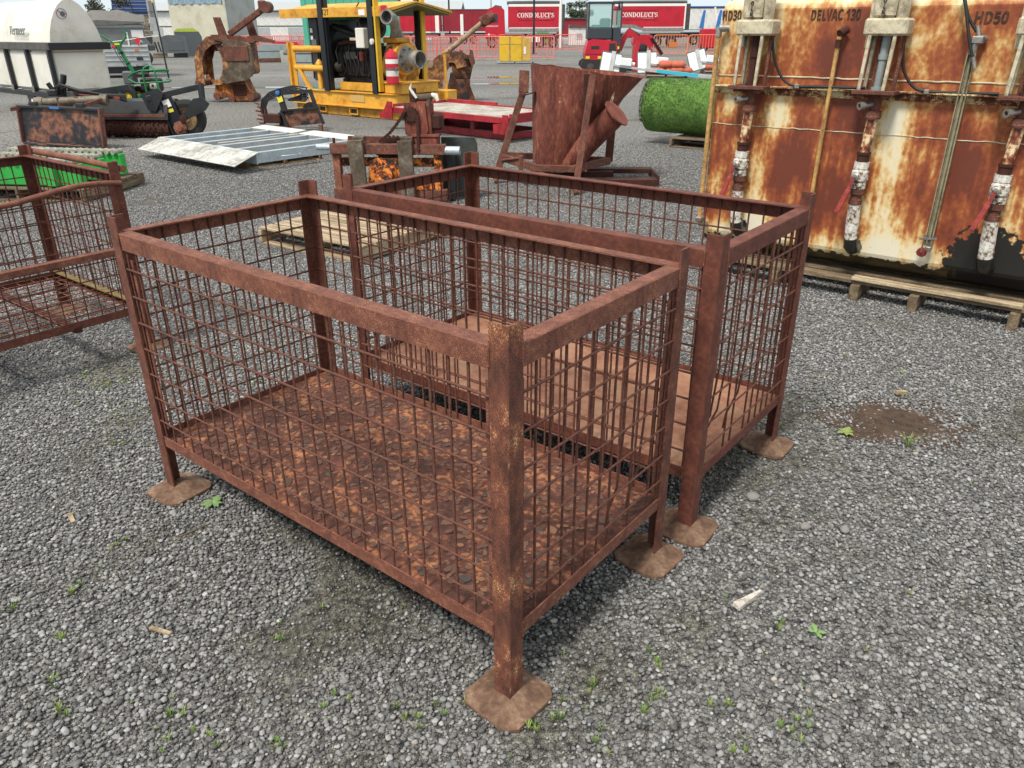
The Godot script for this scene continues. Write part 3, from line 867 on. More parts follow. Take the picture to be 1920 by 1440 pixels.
func build_tank() -> void:
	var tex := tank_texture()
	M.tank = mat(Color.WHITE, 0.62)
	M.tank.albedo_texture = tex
	M.tank.texture_repeat = true
	T.chip = ramp_tex(512, [[N.big, 0.9], [N.fine, 0.7], [N.mid, 0.9]], [[0.0, Color(0.20, 0.13, 0.10)], [0.32, Color(0.40, 0.30, 0.24)], [0.40, Color(0.78, 0.77, 0.73)], [1.0, Color(0.90, 0.90, 0.88)]])
	T.riser = ramp_tex(512, [[N.big, 1.1], [N.fine, 0.6], [N.mid, 0.8]], [[0.0, Color(0.22, 0.12, 0.10)], [0.42, Color(0.50, 0.26, 0.17)], [0.56, Color(0.70, 0.42, 0.24)], [0.7, Color(0.86, 0.78, 0.62)], [1.0, Color(0.88, 0.84, 0.72)]])
	M.white_chipped = triplanar(mat(Color.WHITE, 0.55), T.chip, 2.6, T.fine_l, 0.15)
	M.riser_paint = triplanar(mat(Color.WHITE, 0.7), T.riser, 2.2)
	M.faded_red = triplanar(mat(lin(0.42, 0.06, 0.055), 0.6), T.grime, 4.0)
	M.oily = mat(lin(0.02, 0.02, 0.019), 0.3)
	M.tan_pipe = triplanar(mat(lin(0.62, 0.38, 0.14), 0.6), T.grime, 1.5)
	M.olive = triplanar(mat(lin(0.34, 0.31, 0.21), 0.5, 0.1), T.grime, 1.5)
	T.stencil = ramp_tex(512, [[N.big, 0.8], [N.fine, 0.9], [N.mid, 0.7]], [[0.0, Color(0.40, 0.22, 0.13)], [0.34, Color(0.34, 0.22, 0.15)], [0.44, Color(0.15, 0.14, 0.13)], [1.0, Color(0.12, 0.125, 0.13)]])
	M.stencil = triplanar(mat(Color.WHITE, 0.8), T.stencil, 2.2)
	var at := Vector3(2.23, 0, -4.70)
	var o := thing("oil_tank", "large rusted cream steel oil tank with three valve pipes, standing on timber boards", "tank", at, -38.46)
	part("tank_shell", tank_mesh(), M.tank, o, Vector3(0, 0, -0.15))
	# shelf angle and weld beads across the face
	part("shelf_angle", geo().box(Vector3(0.12, 1.262, -0.118), Vector3(2.62, 0.010, 0.06), 0.002).box(Vector3(0.12, 1.235, -0.146), Vector3(2.62, 0.045, 0.006)), M.shelf if M.has("shelf") else M.riser_paint, o)
	for w in [[1.325, 0.006], [1.015, 0.004]]:
		var pts := []
		for k in 60: pts.append(Vector3(-1.19 + 2.6 * k / 59.0, w[0] + rng.randf_range(-0.003, 0.003), -0.15))
		part("weld_bead", geo().tube(pts, w[1], 5), M.cream_dirty, o)
	for s in [-0.90, -0.125, 0.635]: pump(o, s, s > -0.5 and s < 0.3, true, -0.008)
	# sight tubes
	part("sight_pipe", geo().tube([Vector3(-1.175, 1.575, -0.09), Vector3(-1.18, 1.0, -0.09), Vector3(-1.18, 0.33, -0.09)], 0.016, 10), M.tan_pipe, o)
	part("pipe_elbow", geo().tube([Vector3(-1.175, 1.56, -0.09), Vector3(-1.175, 1.62, -0.09)], 0.02, 10).tube([Vector3(-1.175, 1.61, -0.09), Vector3(-1.12, 1.61, -0.12)], 0.024, 10), M.steel, o)
	part("sight_pipe", geo().tube([Vector3(-0.40, 1.56, -0.09), Vector3(-0.41, 1.0, -0.09), Vector3(-0.415, 0.34, -0.09)], 0.0135, 10), M.tan_pipe, o)
	part("pipe_elbow", geo().tube([Vector3(-0.40, 1.50, -0.09), Vector3(-0.40, 1.545, -0.09)], 0.019, 8).tube([Vector3(-0.40, 1.575, -0.09), Vector3(-0.375, 1.60, -0.13)], 0.026, 8), M.dark_rust, o)
	part("pipe_foot", geo().box(Vector3(-1.18, 0.36, -0.09), Vector3(0.05, 0.03, 0.06), 0.005).tube([Vector3(-1.18, 0.33, -0.09), Vector3(-1.14, 0.32, -0.14)], 0.02, 8), M.steel, o)
	var ch := [Vector2(-0.022, 0), Vector2(-0.022, 0.03), Vector2(-0.016, 0.03), Vector2(-0.016, 0.006), Vector2(0.016, 0.006), Vector2(0.016, 0.03), Vector2(0.022, 0.03), Vector2(0.022, 0)]
	part("gauge_channel", geo().prism(ch, 1.08, Vector3(0.325, 0.94, -0.11), Basis(Vector3.RIGHT, Vector3.BACK, Vector3.DOWN)), M.olive, o)
	part("gauge_tube", geo().tube([Vector3(0.325, 0.44, -0.095), Vector3(0.325, 1.50, -0.095)], 0.009, 8), M.olive, o)
	part("gauge_valve", geo().tube([Vector3(0.325, 1.47, -0.09), Vector3(0.33, 1.56, -0.09)], 0.021, 8).box(Vector3(0.34, 1.545, -0.09), Vector3(0.06, 0.04, 0.05), 0.006).tube([Vector3(0.33, 1.55, -0.09), Vector3(0.37, 1.55, -0.13)], 0.02, 8), M.steel, o)
	part("drain_tap", geo().lathe(Vector3(0.30, 0.36, -0.10), Vector3(0, -0.3, 1), [Vector2(0.0, 0), Vector2(0.028, 0), Vector2(0.03, 0.02), Vector2(0, 0.024)], 10), M.faded_red, o)
	part("drain_clamp", geo().bar(Vector3(0.30, 0.47, -0.07), Vector3(0.30, 0.36, -0.07), 0.008, 0.008).bar(Vector3(0.345, 0.47, -0.07), Vector3(0.345, 0.38, -0.07), 0.008, 0.008).bar(Vector3(0.275, 0.44, -0.068), Vector3(0.37, 0.455, -0.068), 0.012, 0.01).box(Vector3(0.335, 0.385, -0.08), Vector3(0.03, 0.03, 0.04), 0.004), M.steel, o)
	# air hoses
	var hoses := [
		[[-0.80, 1.62, -0.05], [-0.785, 1.50, -0.055], [-0.76, 1.40, -0.075], [-0.70, 1.31, -0.085], [-0.62, 1.275, -0.09], [-0.5, 1.277, -0.088], [-0.30, 1.278, -0.086], [-0.2, 1.28, -0.08]],
		[[-0.03, 1.62, -0.05], [-0.02, 1.48, -0.055], [0.0, 1.38, -0.075], [0.06, 1.30, -0.085], [0.13, 1.275, -0.09], [0.3, 1.272, -0.10], [0.5, 1.275, -0.088]],
		[[0.10, 1.285, -0.10], [0.2, 1.265, -0.10], [0.3, 1.262, -0.105], [0.42, 1.262, -0.10], [0.55, 1.268, -0.09]],
		[[0.22, 1.80, -0.11], [0.235, 1.74, -0.09], [0.27, 1.66, -0.085], [0.325, 1.585, -0.085]],
		[[0.21, 1.79, -0.09], [0.25, 1.70, -0.075], [0.30, 1.55, -0.065], [0.345, 1.44, -0.06]]]
	for h in hoses:
		var pts := []
		for i in h.size() - 1:
			for k in 4:
				var A := Vector3(h[maxi(i - 1, 0)][0], h[maxi(i - 1, 0)][1], h[maxi(i - 1, 0)][2])
				var B := Vector3(h[i][0], h[i][1], h[i][2])
				var C := Vector3(h[i + 1][0], h[i + 1][1], h[i + 1][2])
				var D := Vector3(h[mini(i + 2, h.size() - 1)][0], h[mini(i + 2, h.size() - 1)][1], h[mini(i + 2, h.size() - 1)][2])
				pts.append(B.cubic_interpolate(C, A, D, k / 4.0))
		pts.append(Vector3(h[-1][0], h[-1][1], h[-1][2]))
		part("air_hose", geo().tube(pts, 0.0085, 8), M.hose, o)
	for c in [[-0.61, 1.275], [0.14, 1.272]]:
		part("hose_clip", geo().box(Vector3(c[0], c[1], -0.088), Vector3(0.03, 0.026, 0.026), 0.004), M.steel, o)
	for c in [[0.335, 1.585, -0.083, 0.03, -0.05], [0.352, 1.43, -0.058, 0.02, -0.06]]:
		part("hose_fitting", geo().tube([Vector3(c[0] - 0.01, c[1] + 0.03, c[2]), Vector3(c[0] + 0.008, c[1] - 0.025, c[2])], 0.012, 6), M.steel, o)
	# stencilled grades of oil
	text_part("stencil_lettering", "HD30", 0.058, M.stencil, o, Vector3(-1.122, 1.684, -0.148), Basis.IDENTITY, "Droid Sans", 700, true, 0.66)
	text_part("stencil_lettering", "DELVAC 130", 0.058, M.stencil, o, Vector3(-0.462, 1.680, -0.148), Basis.IDENTITY, "Droid Sans", 700, true, 0.66)
	text_part("stencil_lettering", "HD50", 0.060, M.stencil, o, Vector3(0.37, 1.655, -0.148), Basis.IDENTITY, "Droid Sans", 700, true, 0.80)
	# timber boards and bearers under the tank
	var pl := thing("timber_pallet", "weathered long timber pallet carrying the rusted oil tank", "pallet", at, -38.46, "timber pallets in the yard")
	for k in 6:
		var zc := -0.075 - k * 0.20
		var g := geo().box(Vector3(0.10, 0.121, zc), Vector3(2.62, 0.022, 0.12), 0.003)
		part("deck_board", g, M.old_wood, pl)
	part("deck_board", geo().box(Vector3(0.42, 0.1445, -0.035), Vector3(0.95, 0.024, 0.07), 0.004), M.wood, pl)
	for s in [-1.05, -0.55, -0.02, 0.33, 0.87, 1.25]:
		part("bearer", geo().box(Vector3(s, 0.055, -0.50), Vector3(0.055, 0.108, 1.04), 0.004), M.old_wood_z, pl)

func finish_wood() -> void:
	M.old_wood_z = triplanar(mat(Color.WHITE, 0.9), T.old_wood, 1.0, T.fine_l, 0.15)
	M.old_wood_z.uv1_scale = Vector3(4.0, 4.0, 0.5)
	M.wood_z = triplanar(mat(Color.WHITE, 0.9), T.wood, 1.0, T.fine_l, 0.1)
	M.wood_z.uv1_scale = Vector3(4.0, 4.0, 0.5)
	T.shelf_t = ramp_tex(512, [[N.big, 1.0], [N.fine, 0.9], [N.mid, 0.9]], [[0.0, Color(0.30, 0.16, 0.11)], [0.48, Color(0.52, 0.29, 0.17)], [0.58, Color(0.80, 0.72, 0.52)], [1.0, Color(0.84, 0.80, 0.64)]])
	M.shelf = triplanar(mat(Color.WHITE, 0.8), T.shelf_t, 1.4)

# ------------------------------------------------------------------ middle distance
func pallet(label: String, at: Vector3, yaw: float, L: float, W: float, boards: int, new_wood := false, tone: Material = null) -> Node3D:
	var o := thing("timber_pallet", label, "pallet", at, yaw, "timber pallets in the yard")
	var mx: Material = tone if tone else (M.wood if new_wood else M.old_wood)
	var mz: Material = tone if tone else (M.wood_z if new_wood else M.old_wood_z)
	for k in boards:
		var z := -W * 0.5 + W * (k + 0.5) / boards
		var bw := W / boards * rng.randf_range(0.72, 0.86)
		part("deck_board", geo().box(Vector3(rng.randf_range(-0.006, 0.006), 0.131, z), Vector3(L, 0.018, bw), 0.002), mx, o)
	for s in [-1.0, 0.0, 1.0]:
		part("bearer", geo().box(Vector3(s * (L * 0.5 - 0.022), 0.071, 0), Vector3(0.04, 0.10, W - 0.004), 0.003), mz, o)
		part("bottom_board", geo().box(Vector3(0, 0.010, s * (W * 0.5 - 0.06)), Vector3(L - 0.003, 0.018, 0.10), 0.002), mx, o)
	return o

func build_left_cage() -> void:
	var o := stillage("mesh_stillage", "rusty stillage with dropped half gate and bent top bar, cut off by the frame edge", Vector3(-2.76, 0, -3.83), -38.0, 1.06, 1.16, 1.005, M.rust_frame_red, M.rust_frame_red, "gate")
	# second round rail welded on the back top rail
	part("round_rail", geo().tube([Vector3(-0.53, 0.972, -0.60), Vector3(0.0, 0.975, -0.602), Vector3(0.53, 0.970, -0.60)], 0.018, 8), M.rust_frame, o)
	# half gate on the right-hand end: bent round bar on top, flat bar in the middle, mesh above and below
	var x := 0.535
	var pts := []
	for k in 12:
		var t := k / 11.0
		pts.append(Vector3(x, 0.905 + 0.018 * sin(t * 9.0) - 0.02 * t, -0.57 + 1.14 * t))
	part("gate_bar", geo().tube(pts, 0.014, 8), M.rust_frame, o)
	part("middle_rail", geo().box(Vector3(x + 0.02, 0.575, 0), Vector3(0.045, 0.035, 1.15), 0.003), M.rust_frame, o)
	for e in [-0.545, 0.545]:
		part("gate_upright", geo().box(Vector3(x, 0.745, e * 0.955), Vector3(0.012, 0.32, 0.03), 0.002), M.rust_frame_red, o)
	var pn := node("mesh_panel", o)
	for k in range(1, 19):
		var z := -0.58 + 1.16 * k / 19.0
		part("wire", wire(geo(), Vector3(x - 0.012, 0.90, z), Vector3(x - 0.012, 0.24, z + rng.randf_range(-0.01, 0.01)), 0.0033, Vector3.RIGHT), M.rust_wire, pn)
	for k in 8:
		var y := 0.86 - 0.082 * k
		part("wire", wire(geo(), Vector3(x - 0.006, y, -0.57), Vector3(x - 0.006, y + rng.randf_range(-0.006, 0.006), 0.57), 0.0033, Vector3.RIGHT), M.rust_wire, pn)
	# mesh floor on cross bars
	var fl := node("floor_grid", o)
	for k in 15:
		part("wire", wire(geo(), Vector3(-0.53, 0.236, -0.56 + 0.08 * k), Vector3(0.53, 0.236, -0.56 + 0.08 * k), 0.0033, Vector3.UP), M.rust_frame, fl)
	for k in 13:
		part("wire", wire(geo(), Vector3(-0.51 + 0.085 * k, 0.2425, -0.57), Vector3(-0.51 + 0.085 * k, 0.2425, 0.57), 0.0033, Vector3.UP), M.rust_frame, fl)
	for z in [-0.2, 0.2]:
		part("cross_bar", geo().box(Vector3(0, 0.215, z), Vector3(1.06, 0.03, 0.04), 0.003), M.dark_rust, o)
	M.moss_edge = triplanar(mat(lin(0.22, 0.17, 0.06), 0.8), T.grime, 3.0)
	part("yellow_edge_strip", geo().box(Vector3(0.0, 0.262, -0.545), Vector3(1.04, 0.008, 0.035), 0.001), M.moss_edge, o)

func build_green_rollers() -> void:
	pallet("timber pallet under the green machine part behind the left stillage", Vector3(-5.05, 0, -8.55), -8.0, 1.5, 1.1, 7)
	var o := thing("roller_frame", "bright green steel frame with rows of pale steel rollers, on a pallet", "machine part", Vector3(-5.05, 0.14, -8.55), -8.0)
	for k in 3:
		var z := 0.42 - k * 0.36
		var pn := part("channel_beam", geo().box(Vector3(0, 0.13 - 0.0 * k, z), Vector3(1.4, 0.22, 0.09), 0.006), M.light_green, o)
		for i in 17:
			var x := -0.64 + i * 0.08
			part("roller", geo().tube([Vector3(x, 0.258, z - 0.075), Vector3(x, 0.262, z + 0.075)], 0.028, 8), M.roller, pn)
	part("end_plate", geo().box(Vector3(0.40, 0.12, 0.05), Vector3(0.12, 0.20, 0.95), 0.006), M.light_green, o)
	part("side_hole_cover", geo().lathe(Vector3(-0.55, 0.14, 0.466), Vector3.BACK, [Vector2(0.05, 0), Vector2(0.045, 0.008), Vector2(0, 0.009)], 12), M.black_steel, o)

func build_loose_pallet() -> void:
	var o := pallet("pale timber pallet lying on gravel behind the nearest stillage", Vector3(-1.29, 0, -6.39), -34.0, 1.16, 1.16, 7, true)

func build_ramp() -> void:
	var rp := pallet("brown timber pallet under the galvanised loading ramp", Vector3(-3.55, 0, -10.95), 48.0, 1.16, 1.5, 6, true, M.brown_wood)
	rp.scale = Vector3(1.0, 0.72, 1.0)
	var o := thing("loading_ramp", "galvanised steel loading ramp with checker plate flap, on a pallet", "ramp", Vector3(-3.16, -0.038, -9.80), 50.0)
	var L := 1.5
	var W := 2.46
	for k in 6:
		var z := -0.03 - (W - 0.06) * k / 5.0
		part("channel_beam", geo().box(Vector3(L * 0.5, 0.205, z), Vector3(L, 0.13, 0.012), 0.002).box(Vector3(L * 0.5, 0.268, z - 0.03), Vector3(L, 0.008, 0.06), 0.001), M.galv, o)
	part("checker_flap", geo().prism([Vector2(0.03, 0.279), Vector2(-0.33, 0.150), Vector2(-0.33, 0.142), Vector2(0.03, 0.270)], W, Vector3(0, 0, -W * 0.5)), M.checker, o)
	# raised tread lozenges on the flap
	var g := geo()
	var sl := Vector3(-0.36, -0.129, 0).normalized()
	var nn := Vector3(-sl.y, sl.x, 0) * -1.0
	for i in 11:
		for j in 60:
			var p := Vector3(0.02, 0.2765, 0) + sl * (0.02 + i * 0.032) + Vector3(0, 0, -0.03 - j * 0.039 - (0.02 if i % 2 else 0.0))
			var a := 0.785 if (i + j) % 2 else -0.785
			g.box(p + Vector3(0, 0.001, 0), Vector3(0.022, 0.003, 0.007), 0.0, Basis(Vector3(0, 0, 1), sl.angle_to(Vector3.LEFT)) * Basis(Vector3.UP, a))
	var tr := part("tread", g, M.checker, o)
	tr.set_meta("kind", "stuff")
	part("end_beam", geo().box(Vector3(-0.0, 0.20, -W * 0.5), Vector3(0.012, 0.14, W - 0.02), 0.002), M.galv, o)
	part("hinge_plate", geo().prism([Vector2(L - 0.02, 0.283), Vector2(L + 0.25, 0.30), Vector2(L + 0.25, 0.29), Vector2(L - 0.02, 0.274)], W * 0.44, Vector3(0, 0, -W * 0.26)), M.white_paint, o)
	part("hinge_plate", geo().prism([Vector2(L - 0.02, 0.283), Vector2(L + 0.22, 0.30), Vector2(L + 0.22, 0.29), Vector2(L - 0.02, 0.274)], W * 0.44, Vector3(0, 0, -W * 0.76)), M.white_paint, o)
	part("carry_handle", geo().tube([Vector3(0.35, 0.20, 0.0), Vector3(0.35, 0.20, 0.045), Vector3(0.62, 0.20, 0.045), Vector3(0.62, 0.20, 0.0)], 0.008, 6), M.galv, o)
	part("centre_strip", geo().box(Vector3(L * 0.55, 0.276, -W * 0.48), Vector3(L * 0.85, 0.008, 0.05), 0.001), M.checker, o)

func bolt(g: Geo, p: Vector3, d: Vector3, r := 0.015) -> Geo:
	return g.lathe(p, d, [Vector2(r, 0), Vector2(r, r * 0.8), Vector2(0, r)], 6)

func build_carriage() -> void:
	var o := thing("fork_rotator", "rusty orange and brown forklift rotator frame with chain drive on top", "machine part", Vector3(-1.75, 0, -8.0), -6.0)
	var F: Material = M.grey_rust
	part("top_bar", geo().box(Vector3(0.53, 0.535, 0.06), Vector3(1.17, 0.10, 0.09), 0.006), M.brown_rust, o)
	part("bottom_bar", geo().box(Vector3(0.53, 0.09, 0.06), Vector3(1.17, 0.11, 0.09), 0.006), M.brown_rust, o)
	part("side_post", geo().box(Vector3(-0.01, 0.31, 0.03), Vector3(0.075, 0.345, 0.08), 0.004), M.rust, o)
	part("side_post", geo().box(Vector3(1.03, 0.31, 0.03), Vector3(0.075, 0.345, 0.08), 0.004), M.orange_rust, o)
	part("fork_shank", geo().bar(Vector3(0.22, 0.625, 0.13), Vector3(0.25, -0.0, 0.16), 0.15, 0.05, Vector3.BACK, 0.006), F, o)
	part("fork_shank", geo().bar(Vector3(0.72, 0.625, 0.13), Vector3(0.74, 0.0, 0.16), 0.145, 0.05, Vector3.BACK, 0.006), F, o)
	part("fork_hook", geo().box(Vector3(0.25, 0.635, 0.08), Vector3(0.12, 0.05, 0.10), 0.008), F, o)
	part("fork_hook", geo().box(Vector3(0.74, 0.635, 0.08), Vector3(0.12, 0.05, 0.10), 0.008), F, o)
	part("back_plate", geo().box(Vector3(0.45, 0.58, -0.07), Vector3(0.72, 0.12, 0.03), 0.004), M.brown_rust, o)
	part("cross_bar", geo().box(Vector3(0.53, 0.40, 0.0), Vector3(0.99, 0.085, 0.05), 0.004), M.orange_rust, o)
	part("gear_housing", geo().prism([Vector2(0.30, 0.10), Vector2(0.34, 0.42), Vector2(0.42, 0.45), Vector2(0.62, 0.45), Vector2(0.66, 0.40), Vector2(0.66, 0.12), Vector2(0.60, 0.08), Vector2(0.58, 0.17), Vector2(0.40, 0.17), Vector2(0.36, 0.08)], 0.10, Vector3(0, 0, 0.045)), M.orange_rust, o)
	part("hub_cap", geo().lathe(Vector3(0.50, 0.30, 0.09), Vector3(0.05, 0.05, 1), [Vector2(0.115, 0), Vector2(0.115, 0.025), Vector2(0.085, 0.035), Vector2(0.085, 0.075), Vector2(0.078, 0.085), Vector2(0, 0.085)], 20), M.orange_rust, o)
	var bg := geo()
	for k in 4: bolt(bg, Vector3(0.50, 0.30, 0.115) + Vector3(cos(k * 1.2 + 0.5), sin(k * 1.2 + 0.5), 0) * 0.1, Vector3.BACK, 0.014)
	part("cap_bolts", bg, M.dark_rust, o)
	part("lower_block", geo().box(Vector3(0.88, 0.18, 0.06), Vector3(0.20, 0.08, 0.10), 0.008), M.orange_rust, o)
	# chain wheel behind the top bar
	var tg := geo().lathe(Vector3(0.58, 0.47, -0.02), Vector3.BACK, [Vector2(0, 0), Vector2(0.17, 0), Vector2(0.17, 0.03), Vector2(0, 0.03)], 28)
	for k in 28:
		var a := TAU * k / 28.0
		tg.box(Vector3(0.58 + cos(a) * 0.178, 0.47 + sin(a) * 0.178, -0.005), Vector3(0.02, 0.016, 0.025), 0.0, Basis(Vector3.BACK, a))
	part("chain_wheel", tg, M.dark_rust, o)
	# drive tower
	part("tower_plate", geo().prism([Vector2(0.72, 0.68), Vector2(0.72, 0.97), Vector2(0.93, 0.97), Vector2(0.95, 0.72), Vector2(0.93, 0.66), Vector2(0.75, 0.66)], 0.03, Vector3(0, 0, 0.06)), M.red_rust, o)
	part("gearbox", geo().box(Vector3(0.88, 0.81, -0.03), Vector3(0.20, 0.30, 0.16), 0.01), M.red_rust, o)
	part("motor_block", geo().box(Vector3(1.02, 0.79, -0.04), Vector3(0.12, 0.16, 0.14), 0.025), M.dark_rust, o)
	part("valve_body", geo().box(Vector3(0.92, 0.60, 0.0), Vector3(0.24, 0.11, 0.16), 0.012).box(Vector3(0.92, 0.665, 0.0), Vector3(0.27, 0.025, 0.18), 0.004), M.red_rust, o)
	var sg := geo().lathe(Vector3(0.79, 0.86, 0.075), Vector3.BACK, [Vector2(0, 0), Vector2(0.062, 0), Vector2(0.062, 0.02), Vector2(0, 0.02)], 16)
	for k in 14:
		var a := TAU * k / 14.0
		sg.box(Vector3(0.79 + cos(a) * 0.068, 0.86 + sin(a) * 0.068, 0.085), Vector3(0.018, 0.014, 0.02), 0.0, Basis(Vector3.BACK, a))
	part("sprocket", sg, M.dark_rust, o)
	for side in 2:
		var pts := []
		if side == 0:
			for k in 24:
				var t := k / 23.0
				pts.append(Vector3(0.74, 0.90, 0.09).lerp(Vector3(0.44, 0.60, 0.02), t) + Vector3(0, -0.035 * sin(t * PI), 0.02))
		else:
			for k in 24: pts.append(Vector3(0.855, 0.86, 0.09).lerp(Vector3(0.85, 0.52, 0.11), k / 23.0))
		var cg := geo()
		for k in 23:
			var d: Vector3 = pts[k + 1] - pts[k]
			cg.bar(pts[k], pts[k] + d * 0.92, 0.03 if k % 2 else 0.022, 0.02, Vector3.BACK)
		part("roller_chain", cg, M.dark_rust, o)
	part("mast_stub", geo().box(Vector3(0.80, 1.03, 0.0), Vector3(0.06, 0.14, 0.06), 0.005), M.dark_rust, o)
	part("hydraulic_fitting", geo().tube([Vector3(0.83, 1.01, 0.0), Vector3(0.99, 1.02, 0.02)], 0.035, 10).tube([Vector3(0.97, 1.02, 0.02), Vector3(0.95, 0.92, 0.03)], 0.025, 8), M.grey_rust, o)
	part("white_rag", geo().tube([Vector3(0.80, 1.14, 0.03), Vector3(0.785, 1.10, 0.04), Vector3(0.81, 1.06, 0.05), Vector3(0.845, 1.01, 0.05)], [0.004, 0.014, 0.016, 0.012], 6).tube([Vector3(0.99, 1.04, 0.02), Vector3(1.03, 1.03, 0.03), Vector3(1.05, 0.985, 0.03)], [0.02, 0.03, 0.016], 7), M.white_plastic, o)
	part("pivot_tube", geo().tube([Vector3(1.07, 0.525, 0.06), Vector3(1.26, 0.525, 0.07)], 0.042, 14, false).lathe(Vector3(1.26, 0.525, 0.07), Vector3(-1, 0, 0), [Vector2(0.042, 0), Vector2(0.030, 0), Vector2(0.030, 0.15), Vector2(0, 0.15)], 14), M.galv, o)
	part("pivot_tube", geo().tube([Vector3(-0.20, 0.545, 0.05), Vector3(-0.04, 0.545, 0.06)], 0.032, 12), M.galv, o)
	var bb := geo()
	for p in [Vector3(-0.02, 0.585, 0.05), Vector3(1.02, 0.585, 0.05)]: bb.tube([p, p + Vector3(0, 0.05, 0)], 0.014, 6)
	part("grease_nipple", bb, M.dark_rust, o)
	part("rear_plate", geo().prism([Vector2(1.02, 0.02), Vector2(1.02, 0.62), Vector2(1.36, 0.62), Vector2(1.39, 0.56), Vector2(1.39, 0.02)], 0.03, Vector3(0, 0, -0.22)), M.plate_dark, o)
	part("rear_post", geo().box(Vector3(1.14, 0.27, -0.10), Vector3(0.08, 0.50, 0.10), 0.004), M.black_steel, o)
	part("foot_skid", geo().box(Vector3(0.08, 0.02, -0.1), Vector3(0.14, 0.04, 0.5), 0.004).box(Vector3(0.98, 0.02, -0.1), Vector3(0.14, 0.04, 0.5), 0.004), M.dark_rust, o)

func oval(cx: float, cz: float, rx: float, rz: float, y, n: int) -> Array:
	var a := []
	for k in n:
		var t := TAU * k / n
		var yy: float = y[0] + y[1] * cos(t) if y is Array else y
		a.append(Vector3(cx + cos(t) * rx, yy, cz - sin(t) * rz))
	return a

